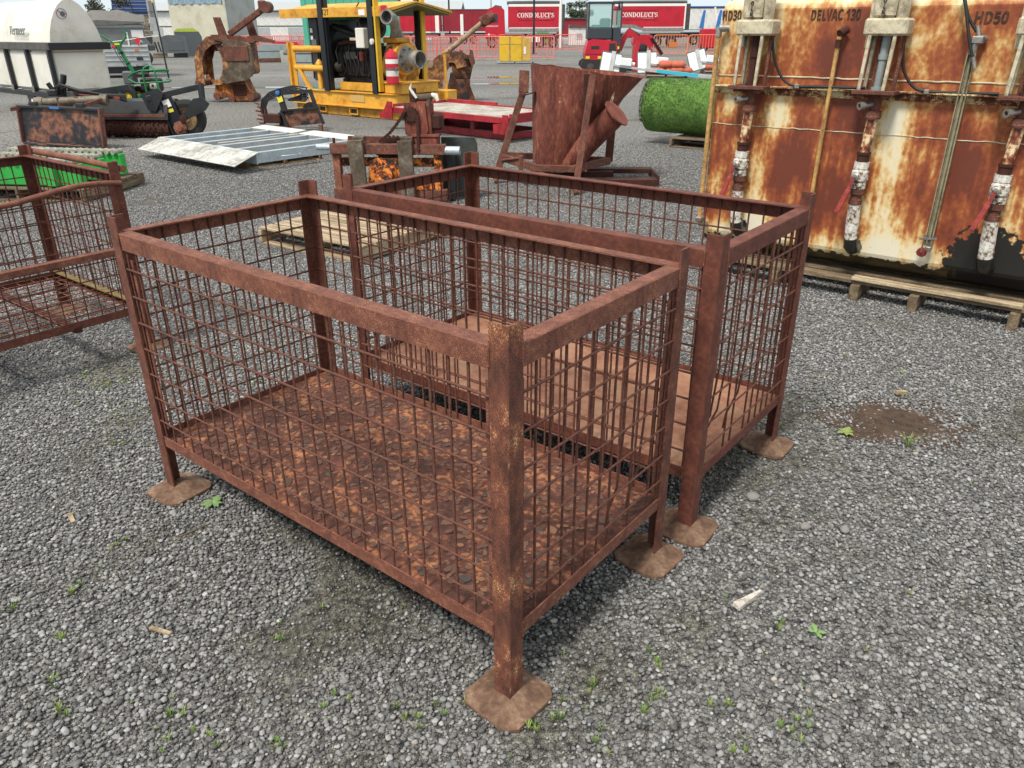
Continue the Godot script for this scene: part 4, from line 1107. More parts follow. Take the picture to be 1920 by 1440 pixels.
func build_hopper() -> void:
	var o := thing("steel_hopper", "tall rusty red funnel hopper with spout, standing in a wheeled frame", "hopper", Vector3(0.25, 0, -9.0), 0.0)
	var n := 28
	# body: nearly upright on the left, flaring to the upper right
	var b0 := oval(0.24, -0.05, 0.24, 0.24, 0.17, n)
	var rings := [oval(0.24, -0.05, 0.235, 0.24, 0.17, n), oval(0.265, -0.05, 0.265, 0.27, 0.30, n), oval(0.40, -0.06, 0.41, 0.37, 0.62, n), oval(0.50, -0.08, 0.51, 0.45, [0.93, -0.015], n), oval(0.60, -0.10, 0.63, 0.50, [1.20, -0.07], n)]
	# tear the rim a little
	for k in n: rings[-1][k].y += rng.randf_range(-0.012, 0.012)
	var g := geo().loft(rings)
	var inner := []
	for r in rings:
		var q := []
		for p in r: q.append(p + (Vector3(0.4, p.y, -0.06) - p).normalized() * 0.012)
		inner.append(q)
	inner.reverse()
	g.loft(inner)
	g.loft([rings[-1], inner[0]], true, true)
	part("hopper_body", g, M.red_rust, o)
	part("cone_tip", geo().loft([oval(0.30, -0.05, 0.03, 0.03, 0.07, n), oval(0.25, -0.05, 0.225, 0.23, 0.172, n)]), M.red_rust, o)
	# folded-out lip at the right of the rim
	part("rim_seam", geo().bar(Vector3(0.905, 1.145, 0.30), Vector3(0.80, 0.80, 0.26), 0.03, 0.008, Vector3.BACK), M.white_chipped_rust, o)
	part("spout", geo().tube([Vector3(0.40, 0.22, 0.10), Vector3(0.62, 0.50, 0.25), Vector3(0.885, 0.80, 0.40)], 0.125, 18, false), M.red_rust, o)
	part("spout_flange", geo().lathe(Vector3(0.875, 0.79, 0.395), Vector3(0.66, 0.75, 0.37), [Vector2(0, 0), Vector2(0.165, 0), Vector2(0.165, 0.015), Vector2(0, 0.016)], 18), M.red_rust, o)
	part("spout_patch", geo().bar(Vector3(0.77, 0.86, 0.36), Vector3(0.83, 0.73, 0.45), 0.06, 0.01, Vector3(0.7, 0.7, 0)), M.white_chipped_rust, o)
	# legs
	part("leg", geo().bar(Vector3(-0.10, 1.20, -0.05), Vector3(-0.11, 0.98, 0.0), 0.11, 0.06, Vector3.BACK, 0.004).bar(Vector3(-0.11, 1.0, 0.0), Vector3(-0.42, 0.10, 0.05), 0.075, 0.05, Vector3.BACK, 0.004), M.brown_rust, o)
	part("leg", geo().bar(Vector3(0.60, 1.18, 0.50), Vector3(0.44, 0.10, 0.75), 0.065, 0.065, Vector3.BACK, 0.004), M.brown_rust, o)
	part("leg", geo().bar(Vector3(0.92, 0.66, -0.25), Vector3(0.90, 0.20, -0.25), 0.085, 0.08, Vector3.BACK, 0.004), M.brown_rust, o)
	part("leg_bracket", geo().box(Vector3(0.55, 1.02, 0.42), Vector3(0.07, 0.34, 0.05), 0.004), M.dark_rust, o)
	part("leg_bracket", geo().bar(Vector3(-0.12, 0.95, 0.04), Vector3(0.02, 0.99, 0.10), 0.09, 0.012, Vector3.UP), M.dark_rust, o)
	# base ring
	part("base_ring", geo().bar(Vector3(-0.38, 0.30, 0.03), Vector3(0.02, 0.215, 0.30), 0.05, 0.08, Vector3.UP, 0.004).bar(Vector3(0.0, 0.215, 0.30), Vector3(0.46, 0.205, 0.33), 0.05, 0.07, Vector3.UP, 0.004).bar(Vector3(0.44, 0.205, 0.33), Vector3(0.90, 0.215, -0.2), 0.05, 0.08, Vector3.UP, 0.004).bar(Vector3(0.9, 0.215, -0.22), Vector3(-0.36, 0.28, -0.25), 0.05, 0.07, Vector3.UP, 0.004), M.brown_rust, o)
	part("ring_plate", geo().prism([Vector2(-0.02, -0.26), Vector2(0.52, -0.30), Vector2(0.60, 0.2), Vector2(0.0, 0.3)], 0.02, Vector3(0, 0.165, 0.0), Basis(Vector3.RIGHT, PI / 2)), M.white_chipped_rust, o)
	part("hinge_arm", geo().tube([Vector3(-0.34, 0.27, 0.10), Vector3(-0.15, 0.31, 0.22)], 0.014, 8).box(Vector3(-0.14, 0.25, 0.22), Vector3(0.05, 0.18, 0.04), 0.01), M.brown_rust, o)
	# fork pockets
	part("fork_pocket", geo().box(Vector3(1.02, 0.075, 0.22), Vector3(0.74, 0.012, 0.20)).box(Vector3(1.02, 0.005, 0.22), Vector3(0.74, 0.010, 0.20)).box(Vector3(1.02, 0.04, 0.316), Vector3(0.74, 0.058, 0.008)).box(Vector3(1.02, 0.04, 0.124), Vector3(0.74, 0.058, 0.008)), M.dark_rust, o)
	part("fork_pocket", geo().box(Vector3(1.02, 0.10, -0.22), Vector3(0.74, 0.05, 0.14), 0.003), M.dark_rust, o)
	part("skid_bar", geo().box(Vector3(0.45, 0.10, 0.02), Vector3(0.95, 0.06, 0.09), 0.004), M.dark_rust, o)
	part("skid_end", geo().box(Vector3(1.40, 0.075, 0.0), Vector3(0.02, 0.10, 0.62), 0.003), M.dark_rust, o)
	for p in [Vector3(-0.42, 0.055, 0.05), Vector3(0.44, 0.055, 0.76), Vector3(0.88, 0.055, -0.28)]:
		var cs := part("caster", geo().bar(p + Vector3(-0.035, 0.05, 0), p + Vector3(-0.035, -0.01, 0), 0.05, 0.006, Vector3.RIGHT).bar(p + Vector3(0.035, 0.05, 0), p + Vector3(0.035, -0.01, 0), 0.05, 0.006, Vector3.RIGHT).box(p + Vector3(0, 0.053, 0), Vector3(0.08, 0.008, 0.06)), M.brown_rust, o)
		part("caster_wheel", geo().lathe(p + Vector3(-0.025, 0, 0), Vector3.RIGHT, [Vector2(0, 0), Vector2(0.05, 0), Vector2(0.056, 0.012), Vector2(0.056, 0.038), Vector2(0.05, 0.05), Vector2(0, 0.05)], 16), M.rust, cs)

func build_red_platform() -> void:
	var o := thing("steel_platform", "red steel work platform with diamond plate deck, behind the rusty rotator", "platform", Vector3(-1.05, 0, -13.4), -43.5)
	var L := 2.9
	part("deck_plate", geo().box(Vector3(0, 0.378, -0.62), Vector3(L - 0.1, 0.008, 1.26), 0.002), M.checker_dirty, o)
	part("edge_beam", geo().box(Vector3(0, 0.33, 0.03), Vector3(L, 0.09, 0.05), 0.004), M.red_paint, o)
	part("edge_beam", geo().box(Vector3(0, 0.35, -1.27), Vector3(L, 0.11, 0.05), 0.004), M.red_paint, o)
	for x in [-1.0, -0.35, 0.35, 1.0]: part("joist", geo().box(Vector3(x, 0.33, -0.62), Vector3(0.05, 0.086, 1.24)), M.red_paint, o)
	for s in [-1.0, 1.0]:
		part("end_beam", geo().box(Vector3(s * (L * 0.5 - 0.02), 0.36, -0.62), Vector3(0.05, 0.14, 1.24), 0.004), M.red_paint, o)
	# end brackets with a bolt hole plate
	part("end_bracket", geo().prism([Vector2(-0.06, 0.47), Vector2(0.06, 0.47), Vector2(0.06, 0.18), Vector2(-0.30, 0.18), Vector2(-0.30, 0.28), Vector2(-0.20, 0.29)], 0.02, Vector3(-1.44, 0, 0.075)), M.red_paint, o)
	part("end_bracket", geo().prism([Vector2(-0.06, 0.42), Vector2(0.06, 0.42), Vector2(0.06, 0.13), Vector2(-0.26, 0.13), Vector2(-0.26, 0.27), Vector2(-0.06, 0.29)], 0.02, Vector3(1.40, 0, 0.075)), M.red_paint, o)
	part("raised_kerb", geo().box(Vector3(-0.75, 0.42, -1.27), Vector3(1.3, 0.05, 0.04), 0.003), M.red_paint, o)
	# lower base frame
	part("base_beam", geo().box(Vector3(-0.1, 0.06, -0.25), Vector3(2.5, 0.11, 0.07), 0.004), M.red_paint, o)
	part("base_beam", geo().box(Vector3(-0.1, 0.06, -1.15), Vector3(2.5, 0.11, 0.07), 0.004), M.red_paint, o)
	part("base_beam", geo().box(Vector3(1.17, 0.06, -0.70), Vector3(0.07, 0.10, 0.82), 0.004), M.red_paint, o)
	part("base_beam", geo().box(Vector3(-1.30, 0.06, -0.70), Vector3(0.07, 0.10, 0.82), 0.004), M.red_paint, o)
	for x in [-1.1, 0.35, 1.1]:
		for z in [-0.25, -1.15]: part("leg", geo().box(Vector3(x, 0.20, z), Vector3(0.09, 0.172, 0.07), 0.003), M.red_paint, o)

func build_turf_roll() -> void:
	pallet("timber pallet under the artificial grass roll", Vector3(3.12, 0, -11.92), -35.0, 1.2, 0.9, 6)
	var o := thing("turf_roll", "thick roll of bright green artificial grass on a pallet by the rusted tank", "turf roll", Vector3(2.72, 0.085, -12.2), -35.0)
	var prof := []
	var R := 0.40
	var spiral := geo()
	# roll lies along local x; end at x=-0.62 shows the grass edge curling round
	var rings := []
	for c in [[-0.66, R - 0.05], [-0.64, R - 0.01], [-0.56, R], [0.9, R + 0.01], [1.6, R]]:
		var ring := []
		for k in 36:
			var a := TAU * k / 36.0
			ring.append(Vector3(c[0], 0.46 + sin(a) * c[1] * 0.97, cos(a) * c[1]))
		rings.append(ring)
	rings.reverse()
	spiral.loft(rings)
	spiral.cap(rings[-1], true)
	part("roll_core", spiral, M.turf, o)
	# grass blades standing on the outside of the roll
	var g := geo()
	g.tri(Vector3(-0.5, 0, 0), Vector3(0, 1, 0.1), Vector3(0.5, 0, 0))
	g.tri(Vector3(0, 0, -0.5), Vector3(0.1, 0.9, 0), Vector3(0, 0, 0.5))
	var mm := MultiMesh.new()
	mm.transform_format = MultiMesh.TRANSFORM_3D
	mm.use_colors = true
	mm.mesh = g.mesh()
	var cnt := 16000
	mm.instance_count = cnt
	for i in cnt:
		var a := rng.randf_range(-0.6, PI + 0.9)
		var x := rng.randf_range(-0.655, 1.3)
		var d := Vector3(rng.randf_range(-0.35, 0.35), sin(a), cos(a)).normalized()
		var rr := R - 0.005
		if rng.randf() < 0.06: x = rng.randf_range(-0.665, -0.63); d = (d + Vector3(-0.9, 0, 0)).normalized()
		var b := Geo.frame(d)
		var s := rng.randf_range(0.016, 0.032)
		var bb := Basis(b.x * 0.008, b.z * s, b.y * 0.008)
		mm.set_instance_transform(i, Transform3D(bb, Vector3(x, 0.46 + sin(a) * rr * 0.97, cos(a) * rr)))
		var t := rng.randf()
		mm.set_instance_color(i, Color(0.06, 0.11, 0.035).lerp(Color(0.28, 0.37, 0.18), t * t))
	var q := MultiMeshInstance3D.new()
	q.name = "grass_blades"
	q.multimesh = mm
	q.material_override = M.blade
	q.set_meta("kind", "stuff")
	o.add_child(q)

func build_middle() -> void:
	M.roller = triplanar(mat(lin(0.45, 0.46, 0.40), 0.5), T.grime, 3.0)
	M.brown_wood = triplanar(mat(lin(0.60, 0.44, 0.26), 0.9), T.wood, 1.5)
	M.checker = triplanar(mat(lin(0.74, 0.77, 0.76), 0.4, 0.15), T.grime, 0.8)
	M.checker_dirty = triplanar(mat(lin(0.52, 0.50, 0.45), 0.6, 0.1), T.grime, 0.7, T.grain_l, 0.2)
	M.plate_dark = triplanar(mat(lin(0.055, 0.068, 0.065), 0.5), T.grime, 1.2)
	T.chipr = ramp_tex(512, [[N.big, 1.1], [N.fine, 0.8], [N.mid, 0.9]], [[0.0, Color(0.30, 0.15, 0.11)], [0.45, Color(0.46, 0.25, 0.18)], [0.54, Color(0.60, 0.40, 0.28)], [0.58, Color(0.72, 0.70, 0.60)], [1.0, Color(0.80, 0.79, 0.70)]])
	M.white_chipped_rust = triplanar(mat(Color.WHITE, 0.8), T.chipr, 1.8)
	M.turf = triplanar(mat(Color.WHITE, 0.95), T.green_turf, 1.3, T.grain_l, 0.6)
	M.blade = mat(Color.WHITE, 0.7)
	M.blade.vertex_color_use_as_albedo = true
	build_left_cage()
	build_green_rollers()
	build_loose_pallet()
	build_ramp()
	build_carriage()
	build_hopper()
	build_red_platform()
	build_turf_roll()

# ------------------------------------------------------------------ machinery beyond the stillages
func wheel(o: Node, p: Vector3, axis: Vector3, r: float, w: float, rim: Material, hub := 0.58) -> void:
	var h := w * 0.5
	var t := part("tyre", geo().lathe(p - axis * h, axis, [Vector2(r * hub, w * 0.05), Vector2(r * 0.8, 0), Vector2(r * 0.95, w * 0.06), Vector2(r, w * 0.25), Vector2(r, w * 0.75), Vector2(r * 0.95, w * 0.94), Vector2(r * 0.8, w), Vector2(r * hub, w * 0.95)], 28), M.rubber, o)
	part("wheel_rim", geo().lathe(p - axis * h, axis, [Vector2(r * hub, w * 0.05), Vector2(r * hub * 0.9, w * 0.12), Vector2(r * hub * 0.86, w * 0.35), Vector2(r * 0.2, w * 0.3), Vector2(r * 0.16, w * 0.15), Vector2(0, w * 0.15)], 24).lathe(p - axis * h, axis, [Vector2(0, w * 0.85), Vector2(r * 0.16, w * 0.85), Vector2(r * 0.2, w * 0.7), Vector2(r * hub * 0.86, w * 0.65), Vector2(r * hub * 0.9, w * 0.88), Vector2(r * hub, w * 0.95)], 24), rim, t)

func build_pump_skid() -> void:
	var o := thing("pump_skid", "yellow diesel pump skid with roof, black posts and open grey outlet pipe", "pump", Vector3(-2.2, 0, -15.8), -38.6)
	var Y: Material = M.yellow
	var W := 1.6
	for z in [0.0, -W]:
		part("skid_beam", geo().box(Vector3(-1.36, 0.34, z), Vector3(2.72, 0.26, 0.05), 0.004).box(Vector3(-1.55, 0.206, z + 0.02), Vector3(3.3, 0.025, 0.14), 0.003).box(Vector3(-1.36, 0.475, z), Vector3(2.72, 0.02, 0.12), 0.003), Y, o)
		part("base_beam", geo().box(Vector3(-1.6, 0.10, z - 0.03), Vector3(3.2, 0.18, 0.06), 0.004), M.yellow_dirty, o)
	for x in [-2.28, -1.28]:
		part("fork_pocket", geo().box(Vector3(x, 0.165, 0.025), Vector3(0.26, 0.018, 0.06)).box(Vector3(x, 0.055, 0.025), Vector3(0.26, 0.018, 0.06)).box(Vector3(x - 0.122, 0.11, 0.025), Vector3(0.018, 0.092, 0.06)).box(Vector3(x + 0.122, 0.11, 0.025), Vector3(0.018, 0.092, 0.06)), Y, o)
		part("pocket_opening", geo().box(Vector3(x, 0.11, 0.003), Vector3(0.226, 0.092, 0.02)), M.letter_dark, o)
	for x in [-0.03, -1.0, -2.0, -2.66]: part("cross_member", geo().box(Vector3(x, 0.34, -W * 0.5), Vector3(0.06, 0.24, W - 0.06)), Y, o)
	part("deck_step", geo().box(Vector3(-0.28, 0.58, -0.55), Vector3(0.75, 0.18, 1.0), 0.006).box(Vector3(-0.28, 0.685, -0.55), Vector3(0.80, 0.03, 1.05), 0.004), Y, o)
	part("deck_step", geo().box(Vector3(-1.25, 0.56, -0.22), Vector3(1.35, 0.14, 0.06), 0.004).box(Vector3(-1.25, 0.635, -0.24), Vector3(1.35, 0.015, 0.10)), Y, o)
	part("name_plate", geo().box(Vector3(-1.15, 0.36, 0.032), Vector3(0.42, 0.13, 0.012), 0.004), M.plate_tan, o)
	# guard frame at the left end
	for z in [0.0, -W + 0.1]:
		part("end_post", geo().box(Vector3(-3.22, 0.80, z), Vector3(0.06, 1.18, 0.14), 0.005).box(Vector3(-3.13, 0.80, z), Vector3(0.12, 1.16, 0.02), 0.003), Y, o)
		part("brace", geo().bar(Vector3(-3.02, 0.95, z), Vector3(-2.50, 0.25, z), 0.07, 0.07, Vector3.BACK, 0.005), Y, o)
	for y in [1.27, 0.90]: part("guard_tube", geo().tube([Vector3(-3.1, y, -0.02), Vector3(-2.2, y, -0.06)], 0.065, 12), Y, o)
	part("guard_post", geo().tube([Vector3(-2.42, 0.50, -0.10), Vector3(-2.42, 0.95, -0.10)], 0.06, 12).lathe(Vector3(-2.42, 0.95, -0.10), Vector3.UP, [Vector2(0.08, 0), Vector2(0.08, 0.04), Vector2(0.03, 0.12), Vector2(0, 0.13)], 10), M.yellow, o)
	# roof
	var roof := geo().prism([Vector2(0.05, 1.93), Vector2(0.05, 1.99), Vector2(-0.72, 2.13), Vector2(-1.72, 1.97), Vector2(-1.72, 1.93), Vector2(-0.72, 2.10)], 3.30, Vector3(-1.72, 0, 0), Basis(Vector3.BACK, Vector3.UP, Vector3.LEFT))
	part("roof", roof, Y, o)
	part("roof_edge", geo().box(Vector3(-1.72, 1.94, 0.06), Vector3(3.3, 0.17, 0.02), 0.003), Y, o)
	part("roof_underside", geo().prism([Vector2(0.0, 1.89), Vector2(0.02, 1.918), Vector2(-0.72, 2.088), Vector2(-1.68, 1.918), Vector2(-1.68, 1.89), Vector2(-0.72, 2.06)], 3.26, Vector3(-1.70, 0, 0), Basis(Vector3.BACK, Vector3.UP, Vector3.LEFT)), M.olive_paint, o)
	text_part("unit_mark", "T2T", 0.10, M.letter_dark, o, Vector3(-1.86, 1.945, 0.072), Basis.IDENTITY, "Droid Sans", 400)
	part("sticker", geo().box(Vector3(-0.78, 1.93, 0.072), Vector3(0.18, 0.10, 0.004)), M.letter_white, o)
	part("sticker", geo().box(Vector3(-0.16, 1.97, 0.072), Vector3(0.16, 0.14, 0.004)), M.red_bright, o)
	# posts
	for p in [[-2.02, 0.02, 0.15], [-0.55, 0.02, 0.14], [-0.62, -1.30, 0.14], [-2.02, -1.35, 0.15]]:
		part("roof_post", geo().box(Vector3(p[0], 1.50, p[1] + 0.02), Vector3(p[2], 2.05, 0.10), 0.006).box(Vector3(p[0] + 0.09, 1.50, p[1] - 0.02), Vector3(0.035, 2.05, 0.10), 0.004), M.black_paint, o)
	for p in [[-0.42, 0.03], [-0.49, -1.28]]:
		part("post_stripe", geo().box(Vector3(p[0], 1.53, p[1]), Vector3(0.045, 2.02, 0.11), 0.003), M.bright_yellow, o)
	part("post_lamp", geo().lathe(Vector3(-0.50, 1.42, 0.09), Vector3(-0.2, 0, 1), [Vector2(0.055, 0), Vector2(0.055, 0.04), Vector2(0.0, 0.05)], 10), M.white_plastic, o)
	# radiator
	part("radiator", geo().box(Vector3(-2.62, 1.27, -0.75), Vector3(0.28, 1.18, 1.15), 0.01), M.black_paint, o)
	part("radiator_panel", geo().box(Vector3(-2.60, 1.05, -0.165), Vector3(0.16, 0.80, 0.02), 0.004), M.grey_plastic, o)
	part("radiator_cap", geo().box(Vector3(-2.2, 1.84, -0.75), Vector3(1.1, 0.05, 1.0), 0.01), M.green_paint, o)
	for y in [1.62, 1.48]: part("sticker", geo().box(Vector3(-2.66, y, -0.168), Vector3(0.07, 0.08, 0.012)), M.letter_white, o)
	# diesel engine: block, head, rocker covers, sump, belts, pipes
	var en := node("diesel_engine", o)
	part("engine_block", geo().box(Vector3(-1.75, 0.98, -0.75), Vector3(1.1, 0.50, 0.55), 0.03).box(Vector3(-1.75, 0.70, -0.75), Vector3(0.9, 0.20, 0.42), 0.04), M.engine, en)
	part("cylinder_head", geo().box(Vector3(-1.80, 1.30, -0.75), Vector3(1.0, 0.16, 0.42), 0.02).box(Vector3(-1.80, 1.42, -0.75), Vector3(0.9, 0.10, 0.26), 0.03), M.engine, en)
	part("fan_shroud", geo().lathe(Vector3(-2.46, 1.25, -0.75), Vector3.RIGHT, [Vector2(0, 0), Vector2(0.48, 0), Vector2(0.48, 0.12), Vector2(0.40, 0.16), Vector2(0, 0.16)], 20), M.black_steel, en)
	part("air_cleaner", geo().lathe(Vector3(-1.42, 1.66, -0.5), Vector3.RIGHT, [Vector2(0, 0), Vector2(0.17, 0), Vector2(0.19, 0.02), Vector2(0.19, 0.18), Vector2(0.175, 0.20), Vector2(0.19, 0.22), Vector2(0.19, 0.48), Vector2(0.16, 0.52), Vector2(0, 0.52)], 20), M.black_steel, en)
	part("intake_cap", geo().lathe(Vector3(-1.15, 1.82, -0.5), Vector3.UP, [Vector2(0.08, 0), Vector2(0.08, 0.08), Vector2(0.15, 0.09), Vector2(0.12, 0.14), Vector2(0, 0.15)], 14), M.black_steel, en)
	part("flywheel_housing", geo().lathe(Vector3(-1.18, 0.95, -0.75), Vector3.RIGHT, [Vector2(0, 0), Vector2(0.36, 0), Vector2(0.38, 0.04), Vector2(0.38, 0.12), Vector2(0.33, 0.22), Vector2(0.22, 0.30), Vector2(0, 0.30)], 20), M.engine, en)
	for k in 9:
		var a := Vector3(-2.2 + 0.13 * k, 1.35 - 0.04 * (k % 3), -0.48)
		part("engine_hose", geo().tube([a, a + Vector3(0.02, -0.14, 0.10), a + Vector3(0.10, -0.34, 0.12), a + Vector3(0.14 * sin(k * 2.1), -0.55, 0.04)], 0.016 if k % 3 else 0.024, 6), M.hose, en)
	part("exhaust_manifold", geo().tube([Vector3(-2.2, 1.36, -0.50), Vector3(-1.9, 1.40, -0.46), Vector3(-1.5, 1.40, -0.46), Vector3(-1.3, 1.47, -0.5)], 0.045, 8), M.dark_rust, en)
	part("coolant_pipe", geo().tube([Vector3(-2.4, 1.70, -0.55), Vector3(-2.0, 1.62, -0.50), Vector3(-1.55, 1.52, -0.52)], 0.06, 10), M.hose, en)
	part("injector_pump", geo().box(Vector3(-1.75, 1.14, -0.44), Vector3(0.30, 0.16, 0.12), 0.02).tube([Vector3(-1.95, 1.12, -0.42), Vector3(-1.55, 1.10, -0.42)], 0.04, 8), M.steel_dark, en)
	part("oil_filter", geo().lathe(Vector3(-1.35, 1.22, -0.36), Vector3.DOWN, [Vector2(0, 0), Vector2(0.055, 0), Vector2(0.06, 0.02), Vector2(0.06, 0.16), Vector2(0.04, 0.18), Vector2(0, 0.18)], 12), M.dull_red, en)
	part("alternator", geo().lathe(Vector3(-2.25, 0.92, -0.44), Vector3.RIGHT, [Vector2(0, 0), Vector2(0.09, 0), Vector2(0.1, 0.03), Vector2(0.1, 0.15), Vector2(0.07, 0.2), Vector2(0, 0.2)], 14), M.steel_dark, en)
	part("engine_mount", geo().box(Vector3(-2.1, 0.58, -0.55), Vector3(0.14, 0.22, 0.12), 0.005).box(Vector3(-1.3, 0.58, -0.55), Vector3(0.10, 0.22, 0.12), 0.005), M.black_paint, en)
	part("bearing_frame", geo().lathe(Vector3(-0.88, 0.95, -0.75), Vector3.RIGHT, [Vector2(0, 0), Vector2(0.30, 0), Vector2(0.30, 0.1), Vector2(0.2, 0.16), Vector2(0.2, 0.32), Vector2(0, 0.32)], 18), M.yellow_dirty, o)
	# control box
	part("control_box", geo().box(Vector3(-0.93, 1.48, -0.02), Vector3(0.24, 0.36, 0.13), 0.012), M.white_plastic, o)
	part("control_bracket", geo().box(Vector3(-1.18, 1.46, -0.1), Vector3(0.30, 0.05, 0.1), 0.004), M.cream_dirty, o)
	part("control_cable", geo().tube([Vector3(-0.93, 1.66, 0.0), Vector3(-0.96, 1.85, 0.02), Vector3(-0.94, 2.02, 0.05), Vector3(-0.86, 2.10, 0.05)], 0.012, 6), M.hose, o)
	# centrifugal pump
	part("pump_volute", geo().lathe(Vector3(-0.62, 1.02, -0.62), Vector3.RIGHT, [Vector2(0, 0), Vector2(0.36, 0), Vector2(0.42, 0.06), Vector2(0.42, 0.26), Vector2(0.36, 0.32), Vector2(0, 0.32)], 24).box(Vector3(-0.45, 0.85, -0.62), Vector3(0.30, 0.34, 0.60), 0.02).box(Vector3(-0.45, 1.25, -0.55), Vector3(0.34, 0.30, 0.46), 0.04), Y, o)
	part("suction_flange", geo().lathe(Vector3(-0.30, 1.10, -0.45), Vector3.RIGHT, [Vector2(0.18, 0), Vector2(0.27, 0.02), Vector2(0.29, 0.06), Vector2(0.29, 0.12), Vector2(0.2, 0.13)], 24), Y, o)
	part("pipe_flange", geo().lathe(Vector3(-0.17, 1.10, -0.45), Vector3.RIGHT, [Vector2(0.12, 0), Vector2(0.235, 0), Vector2(0.235, 0.04), Vector2(0.15, 0.04), Vector2(0.13, 0.13), Vector2(0.13, 0.26), Vector2(0.165, 0.27), Vector2(0.165, 0.40), Vector2(0.143, 0.40), Vector2(0.135, 0.13), Vector2(0, 0.13)], 28), M.steel_grey, o)
	var bg := geo()
	for k in 8: bolt(bg, Vector3(-0.12, 1.10 + sin(k * TAU / 8 + 0.3) * 0.195, -0.45 + cos(k * TAU / 8 + 0.3) * 0.195), Vector3.RIGHT, 0.02)
	part("flange_bolts", bg, M.steel_dark, o)
	part("discharge_flange", geo().box(Vector3(-0.38, 1.44, -0.42), Vector3(0.42, 0.09, 0.36), 0.02), M.yellow_dirty, o)
	part("discharge_elbow", geo().tube([Vector3(-0.36, 1.48, -0.42), Vector3(-0.31, 1.60, -0.36), Vector3(-0.22, 1.72, -0.25), Vector3(-0.10, 1.81, -0.08), Vector3(-0.02, 1.84, 0.10)], [0.15, 0.105, 0.10, 0.105, 0.115], 20, false), M.steel_grey, o)
	part("elbow_mouth", geo().lathe(Vector3(-0.03, 1.84, 0.09), Vector3(0.30, 0.05, 1).normalized(), [Vector2(0.105, -0.02), Vector2(0.13, 0.0), Vector2(0.138, 0.04), Vector2(0.13, 0.07), Vector2(0.102, 0.07), Vector2(0.098, -0.04), Vector2(0, -0.05)], 24), M.steel, o)
	part("pipe_bore", geo().lathe(Vector3(-0.03, 1.84, 0.065), Vector3(0.30, 0.05, 1).normalized(), [Vector2(0.097, 0), Vector2(0, 0.002)], 20), M.letter_dark, o)
	part("lift_lever", geo().bar(Vector3(-0.78, 1.40, -0.25), Vector3(-0.62, 1.75, -0.25), 0.05, 0.04).bar(Vector3(-0.74, 1.46, -0.2), Vector3(-0.52, 1.66, -0.2), 0.06, 0.05), M.dark_rust, o)
	part("rail_pole", geo().tube([Vector3(-0.03, 0.45, -1.42), Vector3(-0.05, 1.20, -1.42)], 0.03, 8).lathe(Vector3(-0.05, 1.20, -1.42), Vector3.UP, [Vector2(0.05, 0), Vector2(0.05, 0.025), Vector2(0, 0.03)], 10), Y, o)
	part("corner_box", geo().box(Vector3(0.02, 0.40, -1.35), Vector3(0.36, 0.20, 0.28), 0.01), Y, o)
	# fire extinguisher on the near post
	var e := thing("fire_extinguisher", "red fire extinguisher strapped to the yellow pump skid", "extinguisher", Vector3(-2.2, 0, -15.8), -38.6)
	var c := Vector3(0.0, 0.0, 0.10)
	part("cylinder", geo().lathe(c + Vector3(0, 0.68, 0), Vector3.UP, [Vector2(0, 0), Vector2(0.115, 0), Vector2(0.12, 0.02), Vector2(0.12, 0.48), Vector2(0.105, 0.55), Vector2(0.04, 0.59), Vector2(0.03, 0.62), Vector2(0, 0.62)], 20), M.red_bright, e)
	part("white_band", geo().lathe(c + Vector3(0, 1.04, 0), Vector3.UP, [Vector2(0.1215, 0), Vector2(0.1215, 0.08)], 20), M.letter_white, e)
	part("label_patch", geo().lathe(c + Vector3(0, 0.82, 0), Vector3.UP, [Vector2(0.1212, 0), Vector2(0.1212, 0.10)], 20), M.white_plastic, e)
	part("strap", geo().lathe(c + Vector3(0, 0.93, 0), Vector3.UP, [Vector2(0.125, 0), Vector2(0.125, 0.03)], 20).box(c + Vector3(0.14, 0.945, 0.02), Vector3(0.06, 0.06, 0.05), 0.008), M.grey_plastic, e)
	part("trigger_head", geo().box(c + Vector3(0.01, 1.33, 0), Vector3(0.05, 0.06, 0.04), 0.006).tube([c + Vector3(0, 1.33, 0.02), c + Vector3(-0.08, 1.28, 0.06), c + Vector3(-0.11, 1.18, 0.06)], 0.012, 6), M.black_steel, e)

